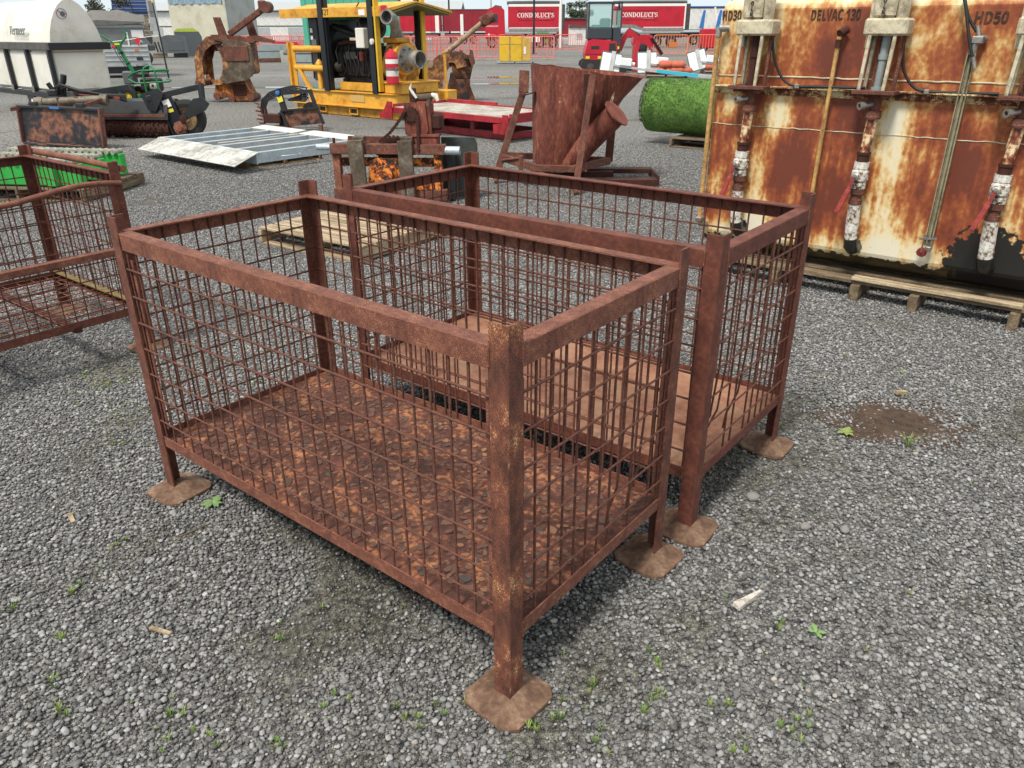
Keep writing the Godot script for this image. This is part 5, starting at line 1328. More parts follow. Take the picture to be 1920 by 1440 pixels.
func build_trencher() -> void:
	var o := thing("trencher_attachment", "small black trencher attachment with yellow sticker, near the yellow skid", "attachment", Vector3(-4.57, 0, -14.5), -15.0)
	part("mount_plate", geo().prism([Vector2(0.53, 0.32), Vector2(1.22, 0.37), Vector2(1.32, 0.13), Vector2(0.62, 0.06)], 0.03, Vector3(0, 0, 0.02)), M.plate_worn, o)
	part("plate_frame", geo().bar(Vector3(0.52, 0.33, 0.05), Vector3(1.24, 0.385, 0.05), 0.05, 0.03).bar(Vector3(1.235, 0.38, 0.05), Vector3(1.33, 0.12, 0.05), 0.03, 0.05).bar(Vector3(0.52, 0.33, 0.05), Vector3(0.62, 0.05, 0.05), 0.03, 0.05), M.black_steel, o)
	part("plate_foot", geo().box(Vector3(0.68, 0.02, 0.07), Vector3(0.13, 0.06, 0.05), 0.004), M.brown_rust, o)
	part("plate_foot", geo().box(Vector3(1.27, 0.06, 0.05), Vector3(0.06, 0.10, 0.05), 0.004), M.brown_rust, o)
	part("upright", geo().bar(Vector3(0.56, 0.33, 0.0), Vector3(0.47, 0.66, -0.02), 0.10, 0.05, Vector3.BACK), M.black_steel, o)
	part("upright", geo().bar(Vector3(1.19, 0.38, 0.0), Vector3(1.09, 0.68, -0.02), 0.055, 0.05, Vector3.BACK), M.black_steel, o)
	part("cross_tube", geo().bar(Vector3(0.49, 0.61, -0.02), Vector3(1.10, 0.655, -0.02), 0.05, 0.06), M.black_steel, o)
	part("sticker", geo().bar(Vector3(0.527, 0.47, 0.028), Vector3(0.50, 0.56, 0.022), 0.10, 0.004, Vector3.BACK), M.sticker_yellow, o)
	part("sticker", geo().bar(Vector3(0.66, 0.367, 0.053), Vector3(0.96, 0.389, 0.053), 0.03, 0.003), M.sticker_yellow, o)
	part("blue_coupler", geo().lathe(Vector3(0.485, 0.62, 0.02), Vector3.BACK, [Vector2(0.04, 0), Vector2(0.04, 0.03), Vector2(0, 0.04)], 10), M.blue_cap, o)
	for k in 4:
		var d := k * 0.025
		part("hydraulic_hose", geo().tube([Vector3(0.12 + d, 0.34, 0.05), Vector3(0.16 + d * 1.6, 0.50, 0.04), Vector3(0.30 + d, 0.62 - d, 0.0), Vector3(0.48, 0.68 - d, -0.04), Vector3(0.75, 0.735 - d * 0.8, -0.05), Vector3(1.02, 0.71 - d * 2.2, -0.05), Vector3(0.95, 0.60 - d * 1.5, -0.06), Vector3(0.62, 0.50, -0.06)], 0.016, 7), M.hose, o)
	part("drive_motor", geo().box(Vector3(0.32, 0.19, 0.0), Vector3(0.34, 0.15, 0.16), 0.012).tube([Vector3(0.15, 0.26, 0.05), Vector3(0.14, 0.38, 0.05)], 0.03, 8).tube([Vector3(0.22, 0.26, 0.05), Vector3(0.21, 0.36, 0.05)], 0.028, 8), M.dark_rust, o)
	part("drive_case", geo().prism([Vector2(0.42, 0.06), Vector2(0.42, 0.29), Vector2(0.60, 0.27), Vector2(0.66, 0.05), Vector2(0.5, 0.02)], 0.12, Vector3(0, 0, -0.06)), M.black_steel, o)
	for k in 6:
		part("digging_tooth", geo().bar(Vector3(0.10 + 0.03 * (k % 2), 0.42 - 0.065 * k, 0.04 - 0.03 * (k % 3)), Vector3(0.02 + 0.04 * (k % 2), 0.46 - 0.07 * k, 0.07), 0.04, 0.03), M.rust, o)
	part("skid_shoe", geo().prism([Vector2(0.18, 0.04), Vector2(0.36, 0.07), Vector2(0.62, 0.06), Vector2(0.60, 0.02), Vector2(0.35, 0.015)], 0.10, Vector3(0, 0, 0.03)), M.brown_rust, o)
	part("crumber_disc", geo().lathe(Vector3(0.95, 0.30, -0.25), Vector3(0.2, 0, 1), [Vector2(0, 0), Vector2(0.16, 0), Vector2(0.16, 0.02), Vector2(0, 0.02)], 20), M.steel_dark, o)

func build_broom() -> void:
	var o := thing("rotary_broom", "black and rusty power rake attachment with one wheel and large worn mounting plate", "attachment", Vector3(-6.2, 0, -13.0), 0.0)
	# mounting plate in front, turned
	var pb := Basis(Vector3.UP, deg_to_rad(-21.7))
	var pc := Vector3(-0.665, 0.0, 0.76)
	part("mounting_plate", geo().box(pc + Vector3(0, 0.30, 0), Vector3(1.70, 0.50, 0.02), 0.002, pb * Basis(Vector3.RIGHT, -0.12)), M.plate_worn, o)
	part("plate_top_lip", geo().box(pc + Vector3(0.0, 0.565, -0.03), Vector3(1.72, 0.035, 0.10), 0.004, pb), M.black_steel, o)
	part("plate_bottom_lip", geo().box(pc + pb * Vector3(0.05, 0.03, 0.06), Vector3(1.66, 0.03, 0.14), 0.004, pb), M.plate_worn, o)
	for s in [-0.85, 0.85]: part("plate_side_rib", geo().box(pc + pb * Vector3(s, 0.30, 0.02), Vector3(0.03, 0.54, 0.08), 0.004, pb * Basis(Vector3.RIGHT, -0.12)), M.brown_rust, o)
	for s in [-0.55, 0.42]: part("plate_lug", geo().box(pc + pb * Vector3(s, 0.61, -0.04), Vector3(0.16, 0.05, 0.05), 0.006, pb), M.black_steel, o)
	part("blue_tape", geo().box(pc + pb * Vector3(-0.05, 0.565, 0.023), Vector3(0.20, 0.03, 0.004), 0.0, pb), M.blue_cap, o)
	for s in [0.46, 0.62]: part("plate_slot", geo().box(pc + pb * Vector3(s, 0.046, 0.07), Vector3(0.09, 0.004, 0.05), 0.0, pb), M.letter_dark, o)
	# hydraulic ram and swing arms
	part("hydraulic_ram", geo().tube([Vector3(-1.20, 0.60, 0.25), Vector3(-0.30, 0.63, 0.10)], 0.065, 12).tube([Vector3(-0.32, 0.63, 0.10), Vector3(-0.22, 0.62, 0.09)], 0.085, 12).tube([Vector3(-1.28, 0.60, 0.26), Vector3(-1.16, 0.60, 0.24)], 0.08, 12), M.cream_black, o)
	part("ram_clevis", geo().bar(Vector3(-0.95, 0.66, 0.22), Vector3(-0.92, 0.50, 0.24), 0.05, 0.10).bar(Vector3(-0.68, 0.67, 0.18), Vector3(-0.66, 0.50, 0.20), 0.05, 0.10), M.brown_rust, o)
	part("swing_arm", geo().bar(Vector3(-1.55, 0.52, 0.5), Vector3(-1.15, 0.60, 0.25), 0.06, 0.05).bar(Vector3(-0.55, 0.53, 0.5), Vector3(-0.25, 0.64, 0.12), 0.05, 0.05), M.brown_rust, o)
	part("main_beam", geo().bar(Vector3(-0.95, 0.66, -0.45), Vector3(-0.15, 0.77, -0.60), 0.12, 0.10, Vector3.UP, 0.006), M.black_steel, o)
	part("red_bar", geo().bar(Vector3(-0.80, 0.69, 0.0), Vector3(-0.05, 0.64, 0.0), 0.05, 0.045, Vector3.UP, 0.004), M.dull_red, o)
	part("swivel_post", geo().tube([Vector3(-0.95, 0.45, 0.02), Vector3(-0.95, 0.80, 0.0)], 0.06, 10).box(Vector3(-0.78, 0.70, 0.05), Vector3(0.14, 0.14, 0.12), 0.02), M.steel_dark, o)
	for k in 5:
		part("hydraulic_hose", geo().tube([Vector3(-0.98 + 0.03 * k, 0.70, 0.06), Vector3(-1.02 + 0.06 * k, 0.80 + 0.02 * (k % 2), 0.10), Vector3(-0.90 + 0.05 * k, 0.86 - 0.02 * k, 0.10), Vector3(-0.60 + 0.03 * k, 0.74, 0.10), Vector3(-0.30, 0.70, 0.05), Vector3(0.02, 0.68 - 0.02 * k, -0.05)], 0.024, 7), M.hose, o)
	part("hose_end", geo().tube([Vector3(-0.95, 0.80, 0.06), Vector3(-0.86, 0.90, 0.08), Vector3(-0.83, 1.0, 0.08)], 0.045, 8).tube([Vector3(-1.06, 0.78, 0.08), Vector3(-1.10, 0.88, 0.1)], 0.035, 8).box(Vector3(-1.05, 0.74, 0.1), Vector3(0.16, 0.10, 0.10), 0.02), M.black_steel, o)
	# hood and brush roller
	part("hood", geo().prism([Vector2(-0.50, 0.28), Vector2(-0.45, 0.52), Vector2(-0.20, 0.60), Vector2(0.10, 0.58), Vector2(0.16, 0.40), Vector2(0.18, 0.30), Vector2(0.12, 0.30), Vector2(0.06, 0.52), Vector2(-0.2, 0.55), Vector2(-0.40, 0.48), Vector2(-0.45, 0.28)], 1.35, Vector3(-0.05, 0, -0.35), Basis(Vector3.UP, deg_to_rad(-6)) * Basis(Vector3.BACK, Vector3.UP, Vector3.LEFT)), M.black_steel, o)
	var rg := geo().tube([Vector3(-0.68, 0.19, -0.42), Vector3(0.58, 0.165, -0.30)], 0.165, 20)
	part("roller", rg, M.dark_rust, o)
	var tg := geo()
	for i in 22:
		for j in 9:
			var t := (i + 0.5 * (j % 2)) / 22.0
			var a := TAU * j / 9.0 + i * 0.35
			var c := Vector3(-0.66, 0.19, -0.42).lerp(Vector3(0.56, 0.165, -0.30), t)
			var d := Vector3(0, sin(a), cos(a))
			tg.box(c + d * 0.175, Vector3(0.022, 0.03, 0.022), 0.0, Basis(Vector3.RIGHT, -a + PI / 2))
	var tp := part("roller_teeth", tg, M.dark_rust, o)
	tp.set_meta("kind", "stuff")
	part("hood_skirt", geo().box(Vector3(-0.06, 0.36, -0.18), Vector3(1.25, 0.05, 0.02), 0.003, Basis(Vector3.UP, deg_to_rad(-6))), M.brown_rust, o)
	# end plate with bearing, stickers
	part("end_plate", geo().prism([Vector2(0.42, 0.60), Vector2(0.50, 0.66), Vector2(0.62, 0.65), Vector2(0.68, 0.58), Vector2(0.82, 0.08), Vector2(0.76, 0.03), Vector2(0.58, 0.03), Vector2(0.55, 0.08)], 0.06, Vector3(0.05, 0, -0.20)), M.black_paint, o)
	part("end_plate_rib", geo().bar(Vector3(0.48, 0.60, -0.16), Vector3(0.64, 0.06, -0.16), 0.025, 0.06, Vector3.BACK).bar(Vector3(0.72, 0.58, -0.16), Vector3(0.86, 0.08, -0.16), 0.025, 0.06, Vector3.BACK), M.black_paint, o)
	part("sticker", geo().bar(Vector3(0.585, 0.60, -0.167), Vector3(0.62, 0.49, -0.167), 0.12, 0.003, Vector3.BACK), M.letter_white, o)
	part("sticker", geo().bar(Vector3(0.628, 0.46, -0.167), Vector3(0.64, 0.41, -0.167), 0.12, 0.003, Vector3.BACK), M.sticker_yellow, o)
	part("bearing", geo().lathe(Vector3(0.76, 0.17, -0.165), Vector3.BACK, [Vector2(0.11, 0), Vector2(0.11, 0.03), Vector2(0.06, 0.04), Vector2(0.05, 0.08), Vector2(0, 0.08)], 8), M.rust, o)
	# wheel arm and wheel
	part("wheel_arm", geo().bar(Vector3(0.30, 0.62, -0.15), Vector3(1.16, 0.80, -0.35), 0.10, 0.09, Vector3.UP, 0.006), M.black_steel, o)
	part("arm_gusset", geo().prism([Vector2(0.22, 0.70), Vector2(0.30, 0.45), Vector2(0.42, 0.42), Vector2(0.60, 0.70), Vector2(0.52, 0.78)], 0.04, Vector3(0, 0, -0.14)), M.black_steel, o)
	part("wheel_fork", geo().prism([Vector2(1.05, 0.62), Vector2(1.20, 0.64), Vector2(1.30, 0.54), Vector2(1.22, 0.44), Vector2(0.86, 0.28), Vector2(0.80, 0.36), Vector2(0.88, 0.42)], 0.025, Vector3(0, 0, -0.16)), M.black_steel, o)
	part("fork_stem", geo().tube([Vector3(1.14, 0.84, -0.34), Vector3(1.14, 0.58, -0.30)], 0.05, 10), M.black_steel, o)
	var wn := node("gauge_wheel", o)
	wheel(wn, Vector3(0.84, 0.30, -0.30), Vector3(0.15, 0, 1).normalized(), 0.30, 0.18, M.tan_rim)
	part("axle_nut", geo().lathe(Vector3(0.845, 0.32, -0.14), Vector3(0.1, 0, 1), [Vector2(0.06, 0), Vector2(0.06, 0.03), Vector2(0, 0.04)], 8), M.dark_rust, o)

func build_tank_trailer() -> void:
	var o := thing("vacuum_tank", "big white plastic tank unit in a black steel frame, at the left of the yard", "tank", Vector3(-9.32, 0, -16.87), -40.0)
	var W := 1.12
	var L := 3.6
	# lower tank, bulging between the frame posts
	for k in 3:
		var x0 := -0.06 - k * 1.16
		part("lower_tank", geo().box(Vector3(x0 - 0.54, 0.87, -W * 0.5), Vector3(1.06, 0.82, W), 0.06), M.tank_cream if k else M.tank_cream, o)
	part("tank_ridge", geo().box(Vector3(-L * 0.5, 1.27, -W * 0.5), Vector3(L - 0.12, 0.06, W - 0.08), 0.01), M.tan_liner, o)
	# upper hood with an arched end
	var arc := []
	for k in 13:
		var a := PI * k / 12.0
		arc.append(Vector2(-W * 0.5 + cos(a) * (W * 0.5 - 0.04 - 0.10 * sin(a)), 1.42 + sin(a) * 0.80))
	part("upper_tank", geo().prism(arc, L - 0.1, Vector3(-L * 0.5, 0, 0), Basis(Vector3.BACK, Vector3.UP, Vector3.LEFT)), M.tank_cream, o)
	part("frame_band", geo().box(Vector3(-L * 0.5 + 0.05, 1.345, 0.03), Vector3(L, 0.14, 0.06), 0.006), M.band_grey, o)
	part("frame_band", geo().box(Vector3(0.06, 1.345, -W * 0.5), Vector3(0.06, 0.14, W + 0.12), 0.006), M.black_paint, o)
	for x in [-0.02, -1.16, -2.32]:
		part("frame_post", geo().box(Vector3(x - 0.04, 0.86, 0.03), Vector3(0.09, 0.86, 0.08), 0.004), M.black_paint, o)
	part("chassis_rail", geo().box(Vector3(-L * 0.5, 0.40, 0.02), Vector3(L, 0.10, 0.12), 0.006), M.black_steel, o)
	part("chassis_rail", geo().box(Vector3(-L * 0.5, 0.40, -W), Vector3(L, 0.10, 0.12), 0.006), M.black_steel, o)
	part("chassis_end", geo().box(Vector3(-0.03, 0.40, -W * 0.5), Vector3(0.1, 0.10, W - 0.15), 0.006), M.black_steel, o)
	part("chassis_pan", geo().prism([Vector2(-1.15, 0.35), Vector2(-0.05, 0.35), Vector2(-0.2, 0.16), Vector2(-0.9, 0.16)], 0.5, Vector3(0, 0, -0.3)), M.dirty_black, o)
	part("support_leg", geo().prism([Vector2(-1.68, 0.35), Vector2(-1.30, 0.35), Vector2(-1.30, 0.0), Vector2(-1.62, 0.0)], 0.05, Vector3(0, 0, 0.04)), M.black_steel, o)
	part("support_leg", geo().prism([Vector2(-0.38, 0.35), Vector2(-0.10, 0.35), Vector2(-0.10, 0.0), Vector2(-0.34, 0.0)], 0.05, Vector3(0, 0, -W + 0.1)), M.black_steel, o)
	part("leg_disc", geo().lathe(Vector3(-1.45, 0.24, 0.067), Vector3.BACK, [Vector2(0.05, 0), Vector2(0, 0.003)], 12), M.letter_white, o)
	for x in [-0.05, -1.20, -2.34]: part("clamp_plate", geo().box(Vector3(x, 0.49, 0.08), Vector3(0.12, 0.12, 0.02), 0.003), M.steel, o)
	text_part("maker_lettering", "Vermeer", 0.17, M.letter_faded, o, Vector3(-1.50, 1.64, 0.0), Basis(Vector3.RIGHT, -0.26), "Droid Serif", 700, false, 0.8)
	# warning roundel on the arched end, drawn in thin strips
	var rg := geo()
	for k in 24:
		var a := TAU * k / 24.0
		var b := TAU * (k + 1) / 24.0
		rg.bar(Vector3(-0.042, 1.95 + sin(a) * 0.095, -0.38 + cos(a) * 0.095), Vector3(-0.042, 1.95 + sin(b) * 0.095, -0.38 + cos(b) * 0.095), 0.012, 0.006)
	rg.bar(Vector3(-0.042, 2.01, -0.315), Vector3(-0.042, 1.89, -0.445), 0.006, 0.012)
	part("warning_roundel", rg, M.violet, o)
	part("roundel_figure", geo().prism([Vector2(-0.06, 0.0), Vector2(-0.02, 0.05), Vector2(0.03, 0.04), Vector2(0.05, -0.02), Vector2(0.0, -0.06)], 0.004, Vector3(-0.043, 1.945, -0.40), Basis(Vector3.BACK, Vector3.UP, Vector3.LEFT)), M.letter_faded, o)

func build_turf_cutter() -> void:
	var o := thing("turf_cutter", "green walk-behind turf cutter with tall handlebar and tube guard", "turf cutter", Vector3(-8.95, 0, -19.9), 0.0)
	var G: Material = M.green_paint
	part("handle_neck", geo().bar(Vector3(-0.14, 0.70, 0.05), Vector3(-0.42, 1.30, 0.0), 0.075, 0.06, Vector3.BACK, 0.006), G, o)
	part("handle_head", geo().prism([Vector2(-0.56, 1.38), Vector2(-0.30, 1.40), Vector2(-0.36, 1.25), Vector2(-0.46, 1.24)], 0.05), G, o)
	part("handlebar", geo().tube([Vector3(-0.52, 1.37, 0), Vector3(-0.75, 1.53, 0.02), Vector3(-0.82, 1.56, 0.03)], 0.022, 8).tube([Vector3(-0.32, 1.38, 0), Vector3(-0.20, 1.48, 0.0), Vector3(-0.19, 1.58, 0.0), Vector3(-0.23, 1.66, 0.0)], 0.024, 8).tube([Vector3(-0.21, 1.55, 0), Vector3(-0.16, 1.57, 0)], 0.02, 6), G, o)
	part("yellow_badge", geo().box(Vector3(-0.42, 1.345, 0.03), Vector3(0.12, 0.04, 0.006)), M.sticker_yellow, o)
	part("red_grip", geo().tube([Vector3(-0.55, 1.32, 0.03), Vector3(-0.48, 1.26, 0.03)], 0.03, 8), M.red_bright, o)
	for k in 3: part("control_cable", geo().tube([Vector3(-0.52 + 0.06 * k, 1.30, 0.03), Vector3(-0.46 + 0.05 * k, 1.12, 0.05), Vector3(-0.32 + 0.05 * k, 0.85, 0.05), Vector3(-0.15, 0.60, 0.05)], 0.009, 5), M.hose, o)
	for y in [1.16, 0.92]: part("cable_tie", geo().box(Vector3(-0.36 + (1.16 - y) * 0.46, y, 0.03), Vector3(0.11, 0.02, 0.09), 0.004, Basis(Vector3.BACK, 0.4)), M.hose, o)
	part("engine", geo().box(Vector3(0.22, 0.44, 0.0), Vector3(0.44, 0.30, 0.34), 0.04).lathe(Vector3(0.04, 0.66, 0.0), Vector3.UP, [Vector2(0, -0.05), Vector2(0.14, -0.05), Vector2(0.15, 0.02), Vector2(0.12, 0.06), Vector2(0, 0.07)], 14), M.engine, o)
	part("fuel_tank", geo().lathe(Vector3(0.06, 0.84, -0.05), Vector3.UP, [Vector2(0, 0), Vector2(0.13, 0), Vector2(0.16, 0.03), Vector2(0.12, 0.08), Vector2(0, 0.09)], 14), M.grey_plastic, o)
	part("muffler", geo().box(Vector3(0.32, 0.42, 0.18), Vector3(0.18, 0.14, 0.05), 0.02), M.white_plastic, o)
	part("muffler_hole", geo().lathe(Vector3(0.32, 0.43, 0.206), Vector3.BACK, [Vector2(0.035, 0), Vector2(0, 0.002)], 10), M.letter_dark, o)
	part("belt_cover", geo().box(Vector3(-0.28, 0.60, 0.0), Vector3(0.26, 0.30, 0.26), 0.03), M.grey_plastic, o)
	part("orange_cap", geo().box(Vector3(0.15, 0.42, 0.20), Vector3(0.06, 0.06, 0.04), 0.008), M.orange_paint, o)
	part("guard_hoop", geo().tube([Vector3(-0.22, 0.63, 0.22), Vector3(-0.10, 0.70, 0.25), Vector3(0.10, 0.765, 0.27), Vector3(0.50, 0.78, 0.27), Vector3(0.72, 0.775, 0.2), Vector3(0.72, 0.76, 0.1), Vector3(0.5, 0.72, -0.25), Vector3(0.0, 0.74, -0.25)], 0.021, 8), G, o)
	part("guard_hoop", geo().tube([Vector3(-0.22, 0.57, 0.22), Vector3(-0.05, 0.49, 0.26), Vector3(0.10, 0.49, 0.27), Vector3(0.50, 0.51, 0.27), Vector3(0.74, 0.52, 0.2), Vector3(0.72, 0.55, 0.05), Vector3(0.5, 0.56, -0.25)], 0.021, 8), G, o)
	part("guard_arch", geo().tube([Vector3(0.18, 0.24, 0.28), Vector3(0.17, 0.74, 0.28), Vector3(0.21, 0.83, 0.25), Vector3(0.31, 0.875, 0.2), Vector3(0.41, 0.84, 0.25), Vector3(0.46, 0.76, 0.28), Vector3(0.50, 0.24, 0.28)], 0.024, 8), G, o)
	part("cutter_deck", geo().box(Vector3(-0.52, 0.28, 0.0), Vector3(0.44, 0.30, 0.40), 0.02).box(Vector3(0.0, 0.17, 0.26), Vector3(0.22, 0.13, 0.06), 0.01).box(Vector3(0.3, 0.22, 0.1), Vector3(0.6, 0.05, 0.45), 0.01), G, o)
	var wn := node("drive_wheel", o)
	wheel(wn, Vector3(-0.26, 0.20, 0.28), Vector3.BACK, 0.20, 0.12, M.sticker_yellow, 0.4)
	var wm := node("drive_wheel", o)
	wheel(wm, Vector3(-0.26, 0.20, -0.28), Vector3.BACK, 0.20, 0.12, M.sticker_yellow, 0.4)
	part("front_roller", geo().tube([Vector3(0.4, 0.10, -0.25), Vector3(0.4, 0.10, 0.3)], 0.10, 14), M.steel_dark, o)

func build_grapples() -> void:
	# left: open jaw towards the left, arm rising to the right
	var o := thing("rock_grapple", "rusty timber grapple bucket with square arm raised to the right, left of the yellow skid", "grapple", Vector3(-6.95, 0, -20.6), 0.0, "rusty grapple buckets")
	var D := [Vector2(-0.10, 1.52), Vector2(-0.40, 1.50), Vector2(-0.66, 1.28), Vector2(-0.78, 1.0), Vector2(-0.80, 0.62), Vector2(-0.86, 0.45), Vector2(-0.72, 0.36), Vector2(-0.62, 0.42), Vector2(-0.62, 0.60), Vector2(-0.60, 0.95), Vector2(-0.50, 1.18), Vector2(-0.30, 1.32), Vector2(-0.02, 1.36)]
	for z in [0.34, -0.34]:
		part("claw_plate", geo().prism(D, 0.05, Vector3(0, 0, z)), M.grapple_rust, o)
		part("claw_tip", geo().prism([Vector2(-0.30, 1.54), Vector2(-0.05, 1.54), Vector2(0.14, 1.42), Vector2(0.10, 1.38), Vector2(-0.2, 1.42)], 0.10, Vector3(0.0, 0, z)), M.brown_rust, o)
	part("claw_skin", geo().loft([[Vector3(-0.12, 1.45, 0.34), Vector3(-0.42, 1.43, 0.34), Vector3(-0.64, 1.22, 0.34), Vector3(-0.72, 0.98, 0.34), Vector3(-0.74, 0.62, 0.34)], [Vector3(-0.12, 1.45, -0.34), Vector3(-0.42, 1.43, -0.34), Vector3(-0.64, 1.22, -0.34), Vector3(-0.72, 0.98, -0.34), Vector3(-0.74, 0.62, -0.34)]], false), M.grapple_rust, o)
	part("claw_pin", geo().tube([Vector3(-0.77, 0.44, -0.42), Vector3(-0.77, 0.44, 0.42)], 0.075, 14), M.brown_rust, o)
	# curved inner jaw making the round opening
	var ring := []
	var ri := []
	for k in 15:
		var a := -1.9 + 3.5 * k / 14.0
		ring.append(Vector2(-0.32 + cos(a) * 0.34, 0.92 + sin(a) * 0.52))
		ri.append(Vector2(-0.36 + cos(a) * 0.24, 0.93 + sin(a) * 0.42))
	ri.reverse()
	for z in [0.30, -0.30]: part("inner_jaw", geo().prism(ring + ri, 0.05, Vector3(0, 0, z)), M.grapple_rust, o)
	part("body_box", geo().box(Vector3(0.28, 1.0, 0.0), Vector3(0.62, 0.72, 0.70), 0.05), M.grapple_rust, o)
	part("body_plate", geo().prism([Vector2(-0.05, 1.42), Vector2(0.42, 1.40), Vector2(0.64, 1.30), Vector2(0.66, 1.02), Vector2(0.60, 0.62), Vector2(0.45, 0.52), Vector2(-0.10, 0.44), Vector2(-0.2, 0.55), Vector2(0.02, 0.8), Vector2(0.04, 1.1)], 0.06, Vector3(0, 0, 0.38)), M.grey_rust, o)
	part("body_strap", geo().box(Vector3(0.28, 1.12, 0.42), Vector3(0.60, 0.34, 0.03), 0.01), M.brown_rust, o)
	for x in [-0.12, 0.50]:
		part("ear", geo().prism([Vector2(x - 0.10, 1.92), Vector2(x + 0.06, 1.92), Vector2(x + 0.20, 1.40), Vector2(x, 1.36)], 0.07, Vector3(0, 0, 0.20 if x < 0 else -0.2)), M.brown_rust, o)
	for x in [0.20, 0.62]:
		part("claw_tip", geo().prism([Vector2(x - 0.16, 1.50), Vector2(x + 0.10, 1.52), Vector2(x + 0.50, 1.40), Vector2(x + 0.46, 1.35), Vector2(x + 0.1, 1.38), Vector2(x - 0.14, 1.30)], 0.12, Vector3(0, 0, 0.18 - x * 0.4)), M.brown_rust, o)
	part("ram_arm", geo().bar(Vector3(0.05, 1.55, 0.0), Vector3(0.98, 2.12, 0.0), 0.15, 0.13, Vector3.UP, 0.015), M.brown_rust, o)
	part("ram_head", geo().tube([Vector3(1.04, 2.14, -0.16), Vector3(1.04, 2.14, 0.16)], 0.13, 14).box(Vector3(0.94, 2.16, 0.0), Vector3(0.16, 0.26, 0.24), 0.03), M.brown_rust, o)
	part("lower_knuckle", geo().prism([Vector2(-0.38, 0.52), Vector2(0.32, 0.52), Vector2(0.46, 0.14), Vector2(0.42, 0.04), Vector2(-0.02, 0.02), Vector2(-0.10, 0.10), Vector2(-0.40, 0.10), Vector2(-0.46, 0.18)], 0.5, Vector3(0, 0, 0.0)), M.grapple_yellow, o)
	for p in [Vector3(-0.40, 0.14, 0), Vector3(-0.04, 0.08, 0), Vector3(0.44, 0.10, 0)]:
		part("knuckle_pin", geo().tube([p + Vector3(0, 0, -0.30), p + Vector3(0, 0, 0.30)], 0.085, 14), M.brown_rust, o)
	part("knuckle_cavity", geo().box(Vector3(0.18, 0.28, 0.235), Vector3(0.34, 0.26, 0.05), 0.01), M.dark_rust, o)
	# right: leaning shell, round arm rising to the right
	var r := thing("rock_grapple", "rusty grapple bucket with round arm, right of the yellow skid", "grapple", Vector3(-1.35, 0, -20.3), 0.0, "rusty grapple buckets")
	var oc := []
	var ic := []
	for k in 17:
		var a := 0.9 + 3.6 * k / 16.0
		oc.append(Vector2(-0.16 + cos(a) * 0.50 * 1.0, 0.68 + sin(a) * 0.62).rotated(-0.5))
	for k in 17:
		var a := 0.9 + 3.6 * (16 - k) / 16.0
		ic.append(Vector2(-0.16 + cos(a) * 0.20, 0.66 + sin(a) * 0.42).rotated(-0.5))
	var sh := []
	for p in oc + ic: sh.append(p + Vector2(-0.40, -0.12))
	part("claw_plate", geo().prism(sh, 0.06, Vector3(0, 0, 0.34)), M.grapple_rust, r)
	part("claw_plate", geo().prism(sh, 0.06, Vector3(0.12, 0, -0.34)), M.grapple_rust, r)
	part("shell", geo().loft([[Vector3(-0.12, 1.05, 0.32), Vector3(-0.10, 0.90, 0.34), Vector3(-0.04, 0.55, 0.36), Vector3(-0.12, 0.18, 0.34)], [Vector3(0.15, 1.02, 0.28), Vector3(0.16, 0.86, 0.30), Vector3(0.17, 0.50, 0.32), Vector3(0.10, 0.15, 0.3)], [Vector3(0.40, 1.06, 0.0), Vector3(0.42, 0.80, 0.0), Vector3(0.34, 0.50, 0.0), Vector3(0.30, 0.15, 0.0)], [Vector3(0.30, 1.06, -0.32), Vector3(0.34, 0.80, -0.32), Vector3(0.30, 0.50, -0.32), Vector3(0.25, 0.15, -0.3)]], false), M.grapple_dark, r)
	for x in [-0.10, 0.17, 0.41]:
		part("claw_tip", geo().prism([Vector2(x - 0.05, 1.20), Vector2(x + 0.02, 1.16), Vector2(x + 0.07, 0.88), Vector2(x - 0.02, 0.80), Vector2(x - 0.07, 0.95)], 0.10, Vector3(0, 0, 0.30 - absf(x) * 0.55)), M.brown_rust, r)
	part("rim_band", geo().bar(Vector3(-0.08, 1.02, 0.34), Vector3(0.16, 1.00, 0.30), 0.06, 0.10).bar(Vector3(0.20, 1.04, 0.22), Vector3(0.41, 1.0, 0.02), 0.06, 0.10), M.grapple_rust, r)
	part("leg_plate", geo().prism([Vector2(-0.10, 0.70), Vector2(-0.04, 0.68), Vector2(0.20, 0.04), Vector2(-0.28, 0.02), Vector2(-0.2, 0.3)], 0.06, Vector3(0, 0, 0.46)), M.grapple_dark, r)
	part("leg_plate", geo().prism([Vector2(0.16, 0.74), Vector2(0.24, 0.72), Vector2(0.50, 0.02), Vector2(0.38, 0.02), Vector2(0.28, 0.30)], 0.06, Vector3(0, 0, 0.46)), M.grapple_dark, r)
	part("web_plate", geo().box(Vector3(0.18, 0.28, 0.40), Vector3(0.36, 0.50, 0.05), 0.01), M.brown_rust, r)
	part("web_hole", geo().lathe(Vector3(0.17, 0.40, 0.427), Vector3.BACK, [Vector2(0.06, 0), Vector2(0, 0.003)], 14), M.letter_dark, r)
	part("web_hole", geo().lathe(Vector3(0.24, 0.15, 0.427), Vector3.BACK, [Vector2(0.10, 0), Vector2(0, 0.003)], 14), M.letter_dark, r)
	part("ram_arm", geo().tube([Vector3(-0.40, 0.98, 0.1), Vector3(-0.16, 1.16, 0.1), Vector3(0.70, 1.80, 0.0)], 0.062, 12), M.tan_arm, r)
	part("ram_head", geo().tube([Vector3(0.64, 1.78, 0.02), Vector3(0.95, 1.92, 0.0)], 0.12, 12).tube([Vector3(0.76, 1.84, -0.14), Vector3(0.76, 1.84, 0.14)], 0.11, 12), M.brown_rust, r)
	part("pin_boss", geo().tube([Vector3(-0.60, 0.88, 0.30), Vector3(-0.60, 0.88, 0.42)], 0.09, 12), M.tan_arm, r)

